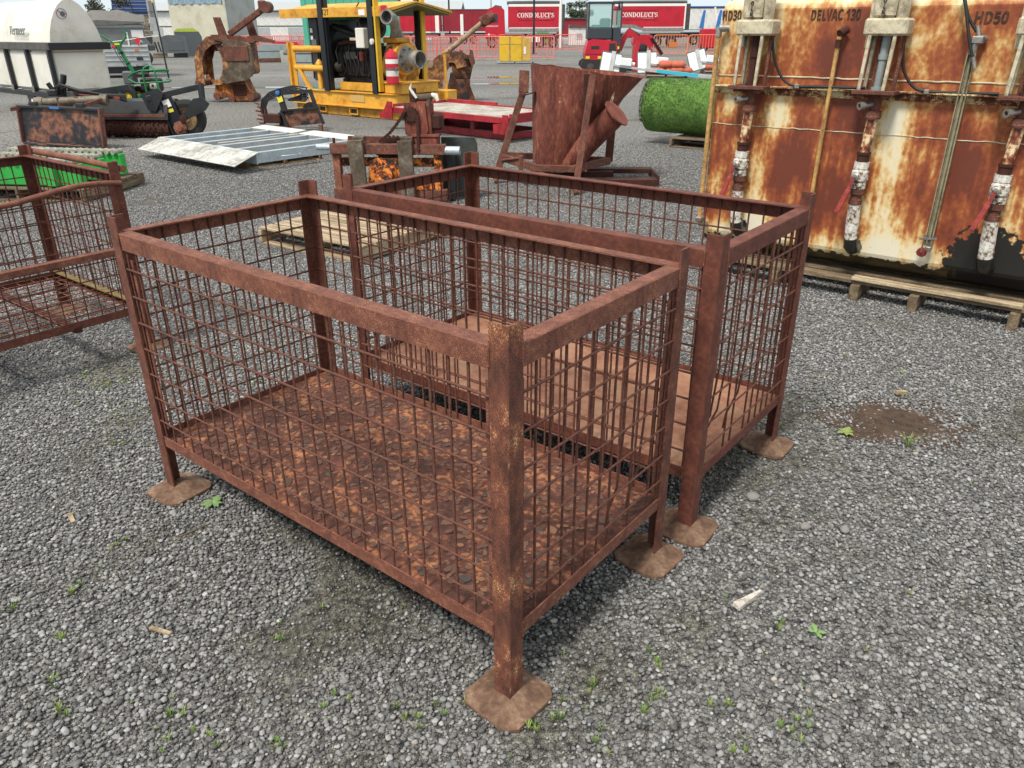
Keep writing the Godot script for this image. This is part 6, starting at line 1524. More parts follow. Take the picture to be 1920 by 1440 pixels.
func build_machinery() -> void:
	M.yellow_dirty = triplanar(mat(Color(0.86, 0.84, 0.80), 0.6), T.yellow_worn, 1.2)
	M.plate_tan = mat(lin(0.56, 0.36, 0.12), 0.6)
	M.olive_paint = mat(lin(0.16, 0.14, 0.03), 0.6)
	M.engine = triplanar(mat(lin(0.035, 0.035, 0.036), 0.55), T.grime, 2.5, T.mid_l, 0.4)
	M.steel_dark = triplanar(mat(lin(0.11, 0.11, 0.11), 0.5, 0.4), T.grime, 2.0)
	M.steel_grey = triplanar(mat(lin(0.36, 0.36, 0.34), 0.6), T.grime, 1.0)
	M.dull_red = triplanar(mat(lin(0.25, 0.045, 0.035), 0.6), T.grime, 2.0)
	M.sticker_yellow = mat(lin(0.72, 0.62, 0.05), 0.5)
	M.blue_cap = mat(lin(0.03, 0.16, 0.45), 0.5)
	M.cream_black = triplanar(mat(lin(0.22, 0.19, 0.15), 0.6), T.grime, 1.5)
	M.tan_rim = triplanar(mat(lin(0.50, 0.34, 0.18), 0.6), T.grime, 2.0)
	M.tank_cream = triplanar(mat(lin(0.80, 0.79, 0.74), 0.5), T.dirt_paint, 0.28)
	M.tan_liner = mat(lin(0.55, 0.46, 0.34), 0.7)
	M.band_grey = triplanar(mat(lin(0.11, 0.11, 0.105), 0.6), T.grime, 1.0)
	M.dirty_black = triplanar(mat(lin(0.06, 0.055, 0.048), 0.7), T.grime, 1.0)
	M.letter_faded = mat(lin(0.10, 0.13, 0.13), 0.6)
	M.violet = mat(lin(0.22, 0.07, 0.20), 0.6)
	M.orange_paint = mat(lin(0.62, 0.16, 0.03), 0.5)
	T.grapple_t = ramp_tex(512, [[N.big, 1.0], [N.fine, 0.6], [N.mid, 0.7]], [[0.0, Color(0.24, 0.165, 0.14)], [0.45, Color(0.44, 0.29, 0.22)], [0.62, Color(0.56, 0.37, 0.24)], [0.8, Color(0.70, 0.50, 0.28)], [1.0, Color(0.76, 0.60, 0.38)]])
	M.grapple_rust = triplanar(mat(Color.WHITE, 0.85), T.grapple_t, 0.7, T.fine_l, 0.1)
	M.grapple_yellow = triplanar(mat(Color(1.0, 0.86, 0.62), 0.8), T.grapple_t, 0.9)
	M.grapple_dark = triplanar(mat(Color(0.64, 0.58, 0.58), 0.85), T.grapple_t, 0.8, T.fine_l, 0.1)
	M.tan_arm = triplanar(mat(lin(0.42, 0.30, 0.20), 0.7), T.grime, 1.2)
	build_pump_skid()
	build_trencher()
	build_broom()
	build_tank_trailer()
	build_turf_cutter()
	build_grapples()

# ------------------------------------------------------------------ far side of the yard
func barrier(called: String, label: String, m: Material, at: Vector3, yaw: float, w: float, h: float) -> Node3D:
	var o := thing(called, label, "barrier", at, yaw, "crowd control barriers")
	var r := 0.034
	var a := 0.16
	part("frame_tube", geo().tube([Vector3(-w / 2, 0.16, 0), Vector3(-w / 2, h - a, 0), Vector3(-w / 2 + a * 0.3, h - a * 0.3, 0), Vector3(-w / 2 + a, h, 0), Vector3(w / 2 - a, h, 0), Vector3(w / 2 - a * 0.3, h - a * 0.3, 0), Vector3(w / 2, h - a, 0), Vector3(w / 2, 0.16, 0), Vector3(-w / 2, 0.16, 0)], r, 6, false), m, o)
	for k in range(1, 12):
		part("bar", geo().tube([Vector3(-w / 2 + w * k / 12.0, 0.16, 0), Vector3(-w / 2 + w * k / 12.0, h, 0)], 0.022, 5, false), m, o)
	for s in [-1.0, 1.0]:
		part("foot", geo().bar(Vector3(s * (w / 2 - 0.12), 0.03, -0.28), Vector3(s * (w / 2 - 0.12), 0.03, 0.28), 0.06, 0.05).bar(Vector3(s * (w / 2 - 0.12), 0.03, 0), Vector3(s * (w / 2 - 0.12), 0.17, 0), 0.05, 0.05), m, o)
	return o

func build_barriers() -> void:
	var b: Node3D = null
	var near := ["near pink barrier directly behind the yellow crate's right side", "near pink barrier behind the left half of the yellow crate", "near pink barrier crossed by the raised grapple arm", "near pink barrier beside the grey outlet pipe", "near pink barrier seen through the pump skid posts", "near pink barrier behind the engine of the pump skid"]
	for k in 6:
		var x := 1.45 - k * 2.36
		var z := -49.6 - 0.25 * k
		if k == 0: b = barrier("crowd_barrier", near[0], M.pink, Vector3(x, 0, z), -5.0, 2.3, 1.28)
		else: copy(b, "crowd_barrier", near[k], Vector3(x, 0, z), -5.0 + (k % 3 - 1) * 3.0)
	var far := ["far pink barrier left of the white cabinet", "far pink barrier behind the green bin", "far pink barrier under the tipper truck body", "far pink barrier below the red truck cab", "far pink barrier by the narrower white post", "far pink barrier under the dark red curtain panel", "far pink barrier by the wider white post", "far pink barrier under the bright red curtain panel"]
	for k in 8: copy(b, "crowd_barrier", far[k], Vector3(4.9 - k * 2.42, 0, -71.0 + (k % 2) * 0.5), (k % 3) * 4.0 - 4.0)
	var left := ["pink barrier beside the cream box trailer", "pink barrier above the blue-grey case", "pink barrier behind the small yellow generator", "pink barrier left of the radiator of the pump skid"]
	for k in 4: copy(b, "crowd_barrier", left[k], Vector3(-22.0 + k * 2.35, 0, -70.5), 6.0 - 5.0 * (k % 2))
	for k in 4: copy(b, "crowd_barrier", "%s from the cream trailer in the hindmost row of pink barriers" % ["first", "second", "third", "fourth"][k], Vector3(-22.6 + k * 2.4, 0, -75.0), 3.0)
	var rt := ["orange barrier with a small plate, right of the red compact loader", "orange barrier above the leaning white panel", "orange barrier half hidden by the rusted tank"]
	var ob: Node3D = null
	for k in 3:
		var p := Vector3(10.75 + k * 2.36, 0, -56.0)
		if k == 0:
			ob = barrier("crowd_barrier", rt[0], M.orange_bar, p, 2.0, 2.3, 1.30)
			part("number_plate", geo().box(Vector3(0.15, 0.72, 0.04), Vector3(0.55, 0.32, 0.02)), M.orange_paint, ob)
		else:
			var c := copy(ob, "crowd_barrier", rt[k], p, -3.0 * k)
			c.get_node("number_plate").free()

func truck_wheel(o: Node3D, p: Vector3, r := 0.52) -> void:
	var w := node("wheel", o)
	wheel(w, p, Vector3.BACK, r, 0.32, M.steel, 0.55)

func tipper_body(o: Node3D, x0: float, x1: float, letters_x: float, step: bool) -> void:
	var L := x1 - x0
	var c := (x0 + x1) * 0.5
	var g: Geo
	if step: g = geo().prism([Vector2(x0, 4.0), Vector2(x1, 4.0), Vector2(x1 - 0.05, 1.78), Vector2(x0 + L * 0.42, 1.78), Vector2(x0 + L * 0.30, 2.12), Vector2(x0, 2.12)], 2.4, Vector3(0, 0, -1.2))
	else: g = geo().box(Vector3(c, 2.9, -1.2), Vector3(L, 2.2, 2.4), 0.03)
	part("tipper_body", g, M.truck_red, o)
	part("white_stripe", geo().box(Vector3(c, 3.90, 0.012), Vector3(L - 0.1, 0.24, 0.02)), M.letter_white, o)
	part("lower_stripe", geo().box(Vector3(c + (L * 0.2 if step else 0.0), 1.86, 0.012), Vector3(L * (0.56 if step else 0.96), 0.07, 0.02)), M.letter_white, o)
	part("chassis_skirt", geo().box(Vector3(c + (L * 0.2 if step else 0.0), 1.62, -0.02), Vector3(L * (0.58 if step else 0.98), 0.28, 0.1), 0.01), M.steel, o)
	if step: part("front_skirt", geo().prism([Vector2(x0, 2.10), Vector2(x0 + L * 0.30, 2.10), Vector2(x0 + L * 0.42, 1.76), Vector2(x0 + L * 0.42, 1.55), Vector2(x0 + L * 0.26, 1.80), Vector2(x0, 1.80)], 0.1, Vector3(0, 0, -0.01)), M.steel, o)
	part("rolled_tarp", geo().tube([Vector3(x0 - 0.1, 4.12, -0.3), Vector3(c, 4.16, -0.25), Vector3(x1 + 0.1, 4.14, -0.3)], 0.16, 8).prism([Vector2(x0 - 0.1, 4.02), Vector2(x0 + 0.5, 4.30), Vector2(x1 - 0.3, 4.30), Vector2(x1, 4.02)], 2.2, Vector3(0, 0, -1.3)), M.tarp_dark, o)
	part("tail_frame", geo().box(Vector3(x1 - 0.06, 2.85, 0.03), Vector3(0.14, 2.35, 0.06), 0.01), M.letter_white, o)
	part("tail_gear", geo().box(Vector3(x1 + 0.25, 2.8, -1.2), Vector3(0.45, 2.4, 2.2), 0.05), M.steel_dark, o)
	# name panel
	var px := letters_x
	var pg := geo()
	for e in [[0, 0.42, 3.5, 0.03], [0, -0.42, 3.5, 0.03]]: pg.box(Vector3(px, 2.98 + e[1], 0.016), Vector3(e[2], e[3], 0.02))
	for e in [-1.75, 1.75]: pg.box(Vector3(px + e, 2.98, 0.016), Vector3(0.03, 0.84, 0.02))
	part("name_border", pg, M.dark_red, o)
	text_part("name_lettering", "CONDOLUCI'S", 0.42, M.letter_white, o, Vector3(px - 0.02, 3.0, 0.02), Basis.IDENTITY, "Droid Serif", 700, false, 0.90)
	part("name_underline", geo().box(Vector3(px + 0.9, 2.68, 0.018), Vector3(1.1, 0.05, 0.02)), M.salmon, o)

func build_trucks() -> void:
	var t := thing("tipper_truck", "red tipper truck with red cab and white lettering, left of the excavator", "truck", Vector3(0, 0, -85.0), 0.0, "red tipper trucks")
	tipper_body(t, -0.25, 5.0, 2.55, false)
	part("cab", geo().prism([Vector2(-2.55, 1.0), Vector2(-2.6, 2.3), Vector2(-2.35, 3.35), Vector2(-2.2, 3.62), Vector2(-1.7, 3.78), Vector2(-0.9, 3.72), Vector2(-0.62, 3.5), Vector2(-0.55, 1.2), Vector2(-0.9, 1.0)], 2.3, Vector3(0, 0, -1.2)), M.truck_red, t)
	part("side_window", geo().prism([Vector2(-1.82, 2.35), Vector2(-1.80, 3.12), Vector2(-1.30, 3.12), Vector2(-1.30, 2.35)], 0.04, Vector3(0, 0, -0.04)), M.dark_glass, t)
	part("windscreen", geo().prism([Vector2(-2.52, 2.40), Vector2(-2.36, 3.20), Vector2(-2.10, 3.20), Vector2(-2.10, 2.40)], 0.04, Vector3(0, 0, -0.04)), M.dark_glass, t)
	part("roof_deflector", geo().prism([Vector2(-1.9, 3.7), Vector2(-1.5, 3.95), Vector2(-0.9, 3.85), Vector2(-0.8, 3.6)], 1.6, Vector3(0, 0, -1.2)), M.tarp_dark, t)
	text_part("door_lettering", "CONDOLUCI'S", 0.13, M.letter_white, t, Vector3(-1.85, 2.02, -0.03), Basis.IDENTITY, "Droid Serif", 700, false, 0.95)
	part("headlamp", geo().lathe(Vector3(-2.2, 1.22, -0.1), Vector3.BACK, [Vector2(0.14, 0), Vector2(0.1, 0.08), Vector2(0, 0.1)], 12), M.letter_white, t)
	part("chassis", geo().box(Vector3(1.2, 1.05, -1.2), Vector3(7.4, 0.5, 1.6), 0.05), M.black_steel, t)
	for x in [-1.9, 3.0, 4.3]: truck_wheel(t, Vector3(x, 0.52, -0.2))
	part("mud_guard", geo().box(Vector3(2.3, 0.75, -0.1), Vector3(1.4, 0.5, 0.3), 0.05), M.letter_white, t)
	var u := thing("tipper_truck", "red tipper trailer with white lettering, right of the excavator cab", "truck", Vector3(0, 0, -85.0), 0.0, "red tipper trucks")
	tipper_body(u, 10.4, 17.6, 12.95, true)
	part("chassis", geo().box(Vector3(14.0, 1.1, -1.2), Vector3(7.0, 0.4, 1.6), 0.05), M.black_steel, u)
	for x in [14.85, 16.35]: truck_wheel(u, Vector3(x, 0.55, -0.2), 0.55)
	part("side_guard", geo().box(Vector3(13.3, 1.0, -0.1), Vector3(1.7, 0.7, 0.1), 0.02), M.steel, u)
	# white side-tipper with blue lettering
	var w := thing("white_trailer", "white trailer with blue lettering partly hidden by the rusted tank", "truck", Vector3(0, 0, -98.0), 0.0)
	part("trailer_body", geo().box(Vector3(25.0, 2.75, -1.2), Vector3(9.5, 2.3, 2.4), 0.08), M.white_paint, w)
	part("top_rail", geo().tube([Vector3(20.4, 4.0, 0), Vector3(29.5, 4.0, 0)], 0.10, 8), M.tarp_blue, w)
	part("body_post", geo().bar(Vector3(23.6, 4.0, 0.05), Vector3(24.2, 1.7, 0.05), 0.2, 0.1, Vector3.BACK), M.letter_white, w)
	text_part("side_lettering", "HAM", 0.52, M.blue_letter, w, Vector3(25.3, 3.25, 0.02), Basis.IDENTITY, "Droid Sans", 700)
	text_part("side_lettering", "CONT", 0.32, M.letter_faded, w, Vector3(25.25, 2.62, 0.02), Basis.IDENTITY, "Droid Sans", 400)
	part("arrow_mark", geo().bar(Vector3(24.6, 1.95, 0.02), Vector3(25.9, 2.1, 0.02), 0.02, 0.06).bar(Vector3(24.6, 1.95, 0.02), Vector3(24.95, 2.25, 0.02), 0.02, 0.06).bar(Vector3(24.6, 1.95, 0.02), Vector3(25.0, 1.75, 0.02), 0.02, 0.06), M.letter_dark, w)
	part("chassis", geo().box(Vector3(24.5, 1.1, -1.2), Vector3(8.5, 0.5, 1.6)), M.black_steel, w)
	for x in [21.5, 27.0]: truck_wheel(w, Vector3(x, 0.55, -0.2), 0.55)
	# red curtain-sided trailers behind the barriers
	var lab := ["bright red curtain-sided trailer behind the barriers", "dark red curtain-sided trailer behind the barriers, left of the truck cab"]
	for k in 2:
		var c := thing("curtain_trailer", lab[k], "trailer", Vector3(0, 0, -112.0 - k * 0.6), 0.0, "red curtain trailers")
		var x0: float = [-16.8, -9.1][k]
		var x1: float = [-9.3, -2.2][k]
		part("curtain_side", geo().box(Vector3((x0 + x1) / 2, 2.85, -1.2), Vector3(x1 - x0, 2.6, 2.4), 0.03), [M.truck_red, M.deep_red][k], c)
		part("roof_rail", geo().box(Vector3((x0 + x1) / 2, 4.18, -1.2), Vector3(x1 - x0 + 0.1, 0.1, 2.5), 0.02), M.band_grey, c)
		part("corner_post", geo().box(Vector3([-9.75, -6.5][k], [2.75, 2.3][k], 0.06), Vector3([0.5, 0.42][k], [2.8, 2.6][k], 0.12), 0.02), M.letter_white, c)
		for i in 4: part("strap", geo().box(Vector3(lerpf(x0 + 0.6, x1 - 1.2, i / 3.0), 2.8, 0.015), Vector3(0.04, 2.5, 0.02)), M.deep_red, c)
		part("chassis", geo().box(Vector3((x0 + x1) / 2, 1.15, -1.2), Vector3(x1 - x0 - 0.4, 0.4, 1.8)), M.black_steel, c)
		for i in 3: truck_wheel(c, Vector3(x0 + 1.5 + i * 1.3, 0.5, -0.15), 0.5)
	# red tractor with blue forks
	var tr := thing("red_tractor", "red machine with two upright blue arms in front of the white trailer", "tractor", Vector3(16.6, 0, -70.0), 0.0)
	part("hood", geo().box(Vector3(-0.15, 0.95, 0), Vector3(1.15, 1.5, 1.2), 0.08), M.truck_red, tr)
	part("mudguard", geo().prism([Vector2(0.5, 0.9), Vector2(0.7, 1.5), Vector2(1.3, 1.55), Vector2(1.7, 1.1), Vector2(1.5, 0.9)], 0.5, Vector3(0, 0, 0.2)), M.truck_red, tr)
	truck_wheel(tr, Vector3(1.1, 0.6, 0.2), 0.6)
	truck_wheel(tr, Vector3(-0.4, 0.38, 0.4), 0.38)
	for x in [-0.75, 0.6]: part("lift_arm", geo().prism([Vector2(x - 0.2, 1.7), Vector2(x - 0.06, 2.6), Vector2(x + 0.06, 3.1), Vector2(x + 0.2, 3.05), Vector2(x + 0.16, 2.3), Vector2(x + 0.14, 1.7)], 0.2, Vector3(0, 0, 0.3)), M.blue_cap, tr)

func build_excavator() -> void:
	var o := thing("mini_excavator", "red mini excavator with dark glazed cab, in front of the tipper trucks", "excavator", Vector3(3.9, 0, -34.8), 0.0)
	var R: Material = M.truck_red
	for z in [0.55, -0.55]:
		var tr := part("track", geo().prism([Vector2(-0.85, 0.12), Vector2(-1.0, 0.28), Vector2(-0.95, 0.44), Vector2(-0.8, 0.50), Vector2(0.85, 0.46), Vector2(1.0, 0.34), Vector2(0.98, 0.14), Vector2(0.85, 0.0), Vector2(-0.7, 0.0)], 0.3, Vector3(-0.0, 0, z)), M.rubber, o)
		for k in 16: part("track_pad", geo().box(Vector3(-0.85 + k * 0.115, 0.495 - 0.002 * k, z), Vector3(0.05, 0.03, 0.31)), M.rubber, tr)
		for k in 3: part("track_roller", geo().lathe(Vector3(-0.6 + k * 0.55, 0.22, z + 0.14), Vector3.BACK, [Vector2(0.15, 0), Vector2(0.13, 0.03), Vector2(0, 0.04)], 12), M.steel_dark, tr)
	part("undercarriage", geo().box(Vector3(0, 0.42, 0), Vector3(0.8, 0.2, 0.7), 0.03), M.black_steel, o)
	part("counterweight", geo().prism([Vector2(-0.80, 0.48), Vector2(-0.84, 0.72), Vector2(-0.78, 1.02), Vector2(-0.72, 1.22), Vector2(-0.55, 1.28), Vector2(0.1, 1.24), Vector2(0.45, 1.18), Vector2(0.50, 0.85), Vector2(0.40, 0.45)], 1.15, Vector3(0, 0, 0)), R, o)
	part("vent_slot", geo().box(Vector3(-0.42, 0.96, 0.58), Vector3(0.34, 0.12, 0.01)), M.letter_dark, o)
	part("body_crease", geo().box(Vector3(-0.25, 0.72, 0.58), Vector3(1.1, 0.03, 0.02)), M.deep_red, o)
	for x in [-0.72, -0.22]: part("tail_lamp", geo().box(Vector3(x, 0.58, 0.585), Vector3(0.16, 0.10, 0.02), 0.004), M.sticker_yellow, o)
	part("side_vent", geo().prism([Vector2(0.14, 0.82), Vector2(0.16, 1.12), Vector2(0.40, 1.12), Vector2(0.44, 0.82)], 0.02, Vector3(0, 0, 0.58)), M.letter_dark, o)
	# cab: dark panels, pillars and panes
	part("cab_panel", geo().box(Vector3(-0.24, 1.48, 0.05), Vector3(1.02, 0.46, 1.0), 0.05), M.cab_dark, o)
	part("cab_side_panel", geo().prism([Vector2(0.28, 1.70), Vector2(0.60, 1.70), Vector2(0.62, 0.75), Vector2(0.40, 0.72), Vector2(0.30, 1.25)], 1.0, Vector3(0, 0, 0.04)), M.cab_dark, o)
	for p in [[-0.72, 0.53], [0.22, 0.53], [0.60, 0.53], [-0.72, -0.42], [0.60, -0.42]]:
		part("cab_pillar", geo().box(Vector3(p[0], 2.15, p[1]), Vector3(0.06, 0.94, 0.06), 0.01), M.cab_dark, o)
	part("cab_roof", geo().box(Vector3(-0.06, 2.62, 0.05), Vector3(1.42, 0.07, 1.08), 0.03), M.cab_dark, o)
	part("rear_pane", geo().box(Vector3(-0.25, 2.14, 0.53), Vector3(0.88, 0.86, 0.01)), M.glass, o)
	part("door_pane", geo().box(Vector3(0.41, 2.02, 0.53), Vector3(0.30, 0.62, 0.01)), M.glass, o)
	part("door_divider", geo().box(Vector3(0.41, 2.10, 0.54), Vector3(0.03, 0.6, 0.02)).box(Vector3(0.41, 2.36, 0.54), Vector3(0.34, 0.04, 0.02)), M.cab_dark, o)
	part("left_pane", geo().box(Vector3(-0.72, 2.14, 0.05), Vector3(0.01, 0.86, 0.86)), M.glass, o)
	part("front_pane", geo().box(Vector3(0.62, 2.14, 0.05), Vector3(0.01, 0.86, 0.86)), M.glass, o)
	part("seat", geo().box(Vector3(0.0, 1.85, 0.0), Vector3(0.42, 0.4, 0.42), 0.06).box(Vector3(-0.38, 1.75, 0.2), Vector3(0.4, 0.12, 0.2), 0.04), M.black_steel, o)
	part("reflector", geo().box(Vector3(0.53, 0.95, 0.55), Vector3(0.07, 0.1, 0.02)), M.sticker_yellow, o)
	# boom swung out to the right
	part("boom", geo().prism([Vector2(0.55, 0.85), Vector2(0.70, 1.35), Vector2(0.95, 1.66), Vector2(1.12, 1.60), Vector2(1.42, 1.38), Vector2(1.52, 1.30), Vector2(1.44, 1.20), Vector2(1.10, 1.38), Vector2(0.90, 1.28), Vector2(0.72, 0.80)], 0.2, Vector3(0, 0, 0.1)), R, o)
	part("boom_ram", geo().tube([Vector3(0.98, 1.66, 0.1), Vector3(1.45, 1.42, 0.1)], 0.05, 8), M.steel_dark, o)
	part("dipper_arm", geo().bar(Vector3(1.42, 1.34, 0.1), Vector3(1.30, 0.42, 0.15), 0.16, 0.18, Vector3.BACK, 0.01), R, o)
	part("bucket", geo().prism([Vector2(1.20, 0.42), Vector2(1.42, 0.42), Vector2(1.60, 0.20), Vector2(1.50, 0.02), Vector2(1.25, 0.04), Vector2(1.12, 0.2)], 0.45, Vector3(0, 0, 0.15)), R, o)
	# compact loader behind the boom
	var l := thing("compact_loader", "red compact loader with black engine, beside the excavator's boom", "loader", Vector3(5.75, 0, -36.5), 0.0)
	part("hood", geo().prism([Vector2(-0.45, 1.10), Vector2(-0.40, 1.42), Vector2(0.30, 1.42), Vector2(0.52, 1.20), Vector2(0.40, 0.95), Vector2(-0.35, 0.98)], 0.7), R, l)
	part("engine", geo().box(Vector3(-0.08, 0.88, 0.30), Vector3(0.50, 0.36, 0.30), 0.08).lathe(Vector3(-0.05, 0.92, 0.44), Vector3.BACK, [Vector2(0.16, 0), Vector2(0.14, 0.06), Vector2(0, 0.07)], 14), M.engine, l)
	part("lift_arm", geo().bar(Vector3(0.30, 1.36, 0.35), Vector3(0.82, 0.62, 0.35), 0.12, 0.16, Vector3.BACK, 0.01).bar(Vector3(0.25, 0.95, 0.4), Vector3(0.55, 0.55, 0.4), 0.08, 0.12, Vector3.BACK), R, l)
	part("lift_ram", geo().tube([Vector3(0.35, 1.30, 0.45), Vector3(0.85, 0.66, 0.45)], 0.05, 8), M.black_steel, l)
	part("frame", geo().box(Vector3(-0.32, 0.55, 0.2), Vector3(0.18, 0.95, 0.5), 0.02).box(Vector3(0.1, 0.42, 0.0), Vector3(1.0, 0.2, 0.7), 0.02), R, l)
	for z in [0.35, -0.35]: part("track", geo().prism([Vector2(-0.6, 0.0), Vector2(-0.72, 0.18), Vector2(-0.6, 0.36), Vector2(0.6, 0.36), Vector2(0.72, 0.18), Vector2(0.6, 0.0)], 0.22, Vector3(0, 0, z)), M.rubber, l)

func sign_unit(label: String, at: Vector3, yaw: float, long_beam: bool, tilt: float) -> void:
	var o := thing("solar_sign", label, "sign", at, yaw, "portable signs laid on pallets")
	var b := Basis(Vector3.BACK, tilt) * Basis(Vector3.RIGHT, -0.25)
	part("panel", geo().box(Vector3(0.35, 0.50, 0), Vector3(0.70, 0.74, 0.03), 0.004, b), M.sign_white, o)
	part("panel_edge", geo().box(Vector3(0.35, 0.50, 0) + b * Vector3(0, 0.37, 0), Vector3(0.74, 0.035, 0.05), 0.0, b).box(Vector3(0.35, 0.50, 0) + b * Vector3(0, -0.37, 0), Vector3(0.74, 0.035, 0.05), 0.0, b).box(Vector3(0.35, 0.50, 0) + b * Vector3(0.36, 0, 0), Vector3(0.03, 0.74, 0.05), 0.0, b).box(Vector3(0.35, 0.50, 0) + b * Vector3(-0.36, 0, 0), Vector3(0.03, 0.74, 0.05), 0.0, b), M.grey_plastic, o)
	part("panel_channel", geo().box(Vector3(0.40, 0.52, 0) + b * Vector3(0, 0, 0.05), Vector3(0.15, 0.78, 0.06), 0.006, b), M.alu, o)
	part("battery_box", geo().box(Vector3(0.90, 0.55, 0.05), Vector3(0.42, 0.26, 0.26), 0.02, Basis(Vector3.BACK, -0.10)), M.sign_white, o)
	part("lamp_cap", geo().tube([Vector3(1.10, 0.50, 0.05), Vector3(1.22, 0.47, 0.05)], 0.06, 10), M.sign_white, o)
	part("mast", geo().bar(Vector3(0.45, 0.45, 0.08), Vector3(1.95, 0.24, 0.12), 0.08, 0.08, Vector3.UP, 0.006), M.alu, o)
	if long_beam:
		part("long_beam", geo().bar(Vector3(1.6, 0.30, 0.10), Vector3(3.95, 0.06, 0.5), 0.09, 0.12, Vector3.UP, 0.006), M.alu, o)
		var p0 := Vector3(1.6, 0.30, 0.10).lerp(Vector3(3.95, 0.06, 0.5), 0.18)
		var p1 := Vector3(1.6, 0.30, 0.10).lerp(Vector3(3.95, 0.06, 0.5), 0.80)
		part("cyan_label", geo().bar(p0 + Vector3(-0.008, 0, 0.048), p1 + Vector3(-0.008, 0, 0.048), 0.01, 0.115), M.cyan, o)

func sandbag(o_label: String, at: Vector3, yaw: float, s: float) -> void:
	var o := thing("sandbag", o_label, "sandbag", at, yaw, "orange-red sandbags on pallets")
	var rings := []
	for c in [[-0.24, 0.03], [-0.22, 0.09], [-0.12, 0.135], [0.0, 0.125], [0.12, 0.135], [0.22, 0.09], [0.24, 0.03]]:
		var ring := []
		for k in 10:
			var a := TAU * k / 10.0
			ring.append(Vector3(c[0] * s, 0.10 * s + sin(a) * c[1] * 1.0 * s + rng.randf_range(-0.006, 0.006), cos(a) * c[1] * 1.4 * s))
		rings.append(ring)
	rings.reverse()
	part("bag", geo().loft(rings), M.sandbag, o)
	part("tied_end", geo().tube([Vector3(0.23 * s, 0.10 * s, 0), Vector3(0.29 * s, 0.11 * s, 0.02)], 0.025, 6), M.sandbag, o)

func build_signs() -> void:
	pallet("low pallet under the pile of red sandbags beside the long cyan-labelled beam", Vector3(5.75, 0, -30.4), -8.0, 1.5, 1.2, 6)
	pallet("pallet with red sandbags partly hidden by the rusted tank", Vector3(8.55, 0, -33.5), -5.0, 1.5, 1.2, 6)
	sign_unit("white portable sign with long cyan-labelled beam, just behind the hopper", Vector3(3.30, 0, -30.2), -4.0, true, -0.16)
	sign_unit("white portable sign behind the first one, beside the red loader", Vector3(4.75, 0, -30.9), 0.0, false, 0.02)
	sign_unit("white portable sign leaning back near the orange barriers", Vector3(7.15, 0, -33.2), 0.0, false, 0.28)
	var st := thing("trestle", "crossed grey trestle legs standing beside the rusted tank's edge", "trestle", Vector3(8.85, 0.14, -33.4), 0.0)
	part("leg", geo().bar(Vector3(-0.42, 0.0, 0), Vector3(-0.05, 1.02, 0), 0.10, 0.06, Vector3.BACK), M.alu, st)
	part("leg", geo().bar(Vector3(0.35, 0.05, 0.07), Vector3(-0.40, 1.0, 0.07), 0.10, 0.06, Vector3.BACK), M.steel_grey, st)
	part("leg", geo().bar(Vector3(-0.10, 0.0, -0.3), Vector3(0.30, 1.02, -0.3), 0.10, 0.06, Vector3.BACK), M.alu, st)
	var k := 0
	var where := ["at the left of the lower row", "second from the left in the lower row", "in the middle of the lower row", "fourth from the left in the lower row", "at the right of the lower row", "left of the two on top", "right of the two on top"]
	for p in [[5.15, 0.14, 0.9], [5.45, 0.14, 0.95], [5.85, 0.14, 1.0], [6.10, 0.14, 1.1], [6.42, 0.14, 1.0], [5.70, 0.34, 1.15], [6.12, 0.34, 1.1]]:
		sandbag("orange-red sandbag %s, on the beam's pallet" % where[k], Vector3(p[0], p[1], -30.15 - 0.05 * (k % 3)), 8.0 - 5.0 * (k % 4), p[2])
		k += 1
	k = 0
	for p in [[8.05, 0.14], [8.45, 0.14], [8.85, 0.14], [8.5, 0.32], [8.9, 0.32]]:
		sandbag("orange-red sandbag %s, under the crossed trestle legs" % ["at the left of the lower row", "in the middle of the lower row", "at the right of the lower row", "left of the upper two", "right of the upper two"][k], Vector3(p[0], p[1], -33.2 - 0.08 * (k % 2)), 6.0 * (k % 3), 1.05)
		k += 1

func tree(label: String, at: Vector3, h: float, w: float, m: Material, cnt: int) -> void:
	var o := thing("tree", label, "tree", at, 0.0, "trees beyond the yard")
	part("trunk", geo().tube([Vector3(0, 0, 0), Vector3(0.05 * h, h * 0.3, 0), Vector3(0, h * 0.55, 0), Vector3(0.02 * h, h * 0.85, 0)], [h * 0.035, h * 0.028, h * 0.02, h * 0.006], 7).tube([Vector3(0.02 * h, h * 0.4, 0), Vector3(w * 0.25, h * 0.62, 0)], [h * 0.014, h * 0.005], 5).tube([Vector3(0, h * 0.45, 0), Vector3(-w * 0.28, h * 0.68, 0.1)], [h * 0.014, h * 0.005], 5), M.bark, o)
	var g := geo()
	var clumps := []
	for k in 16:
		var a := rng.randf() * TAU
		var rr := sqrt(rng.randf()) * w * 0.42
		clumps.append([Vector3(cos(a) * rr, h * rng.randf_range(0.42, 0.92) * (1.0 - 0.18 * rr / w), sin(a) * rr), w * rng.randf_range(0.10, 0.2)])
	for i in cnt:
		var c: Array = clumps[i % clumps.size()]
		var d := Vector3(rng.randfn(), rng.randfn() * 0.7, rng.randfn()).limit_length(2.0) * 0.55
		var p: Vector3 = c[0] + d * c[1]
		var s := rng.randf_range(0.018, 0.036) * h
		var b := Basis.from_euler(Vector3(rng.randf() * TAU, rng.randf() * TAU, rng.randf() * TAU))
		g.quad(p + b * Vector3(-s, 0, 0), p + b * Vector3(0, s * 0.5, s * 0.2), p + b * Vector3(s, 0, 0), p + b * Vector3(0, -s * 0.5, s * 0.2))
	part("crown", g, m, o)

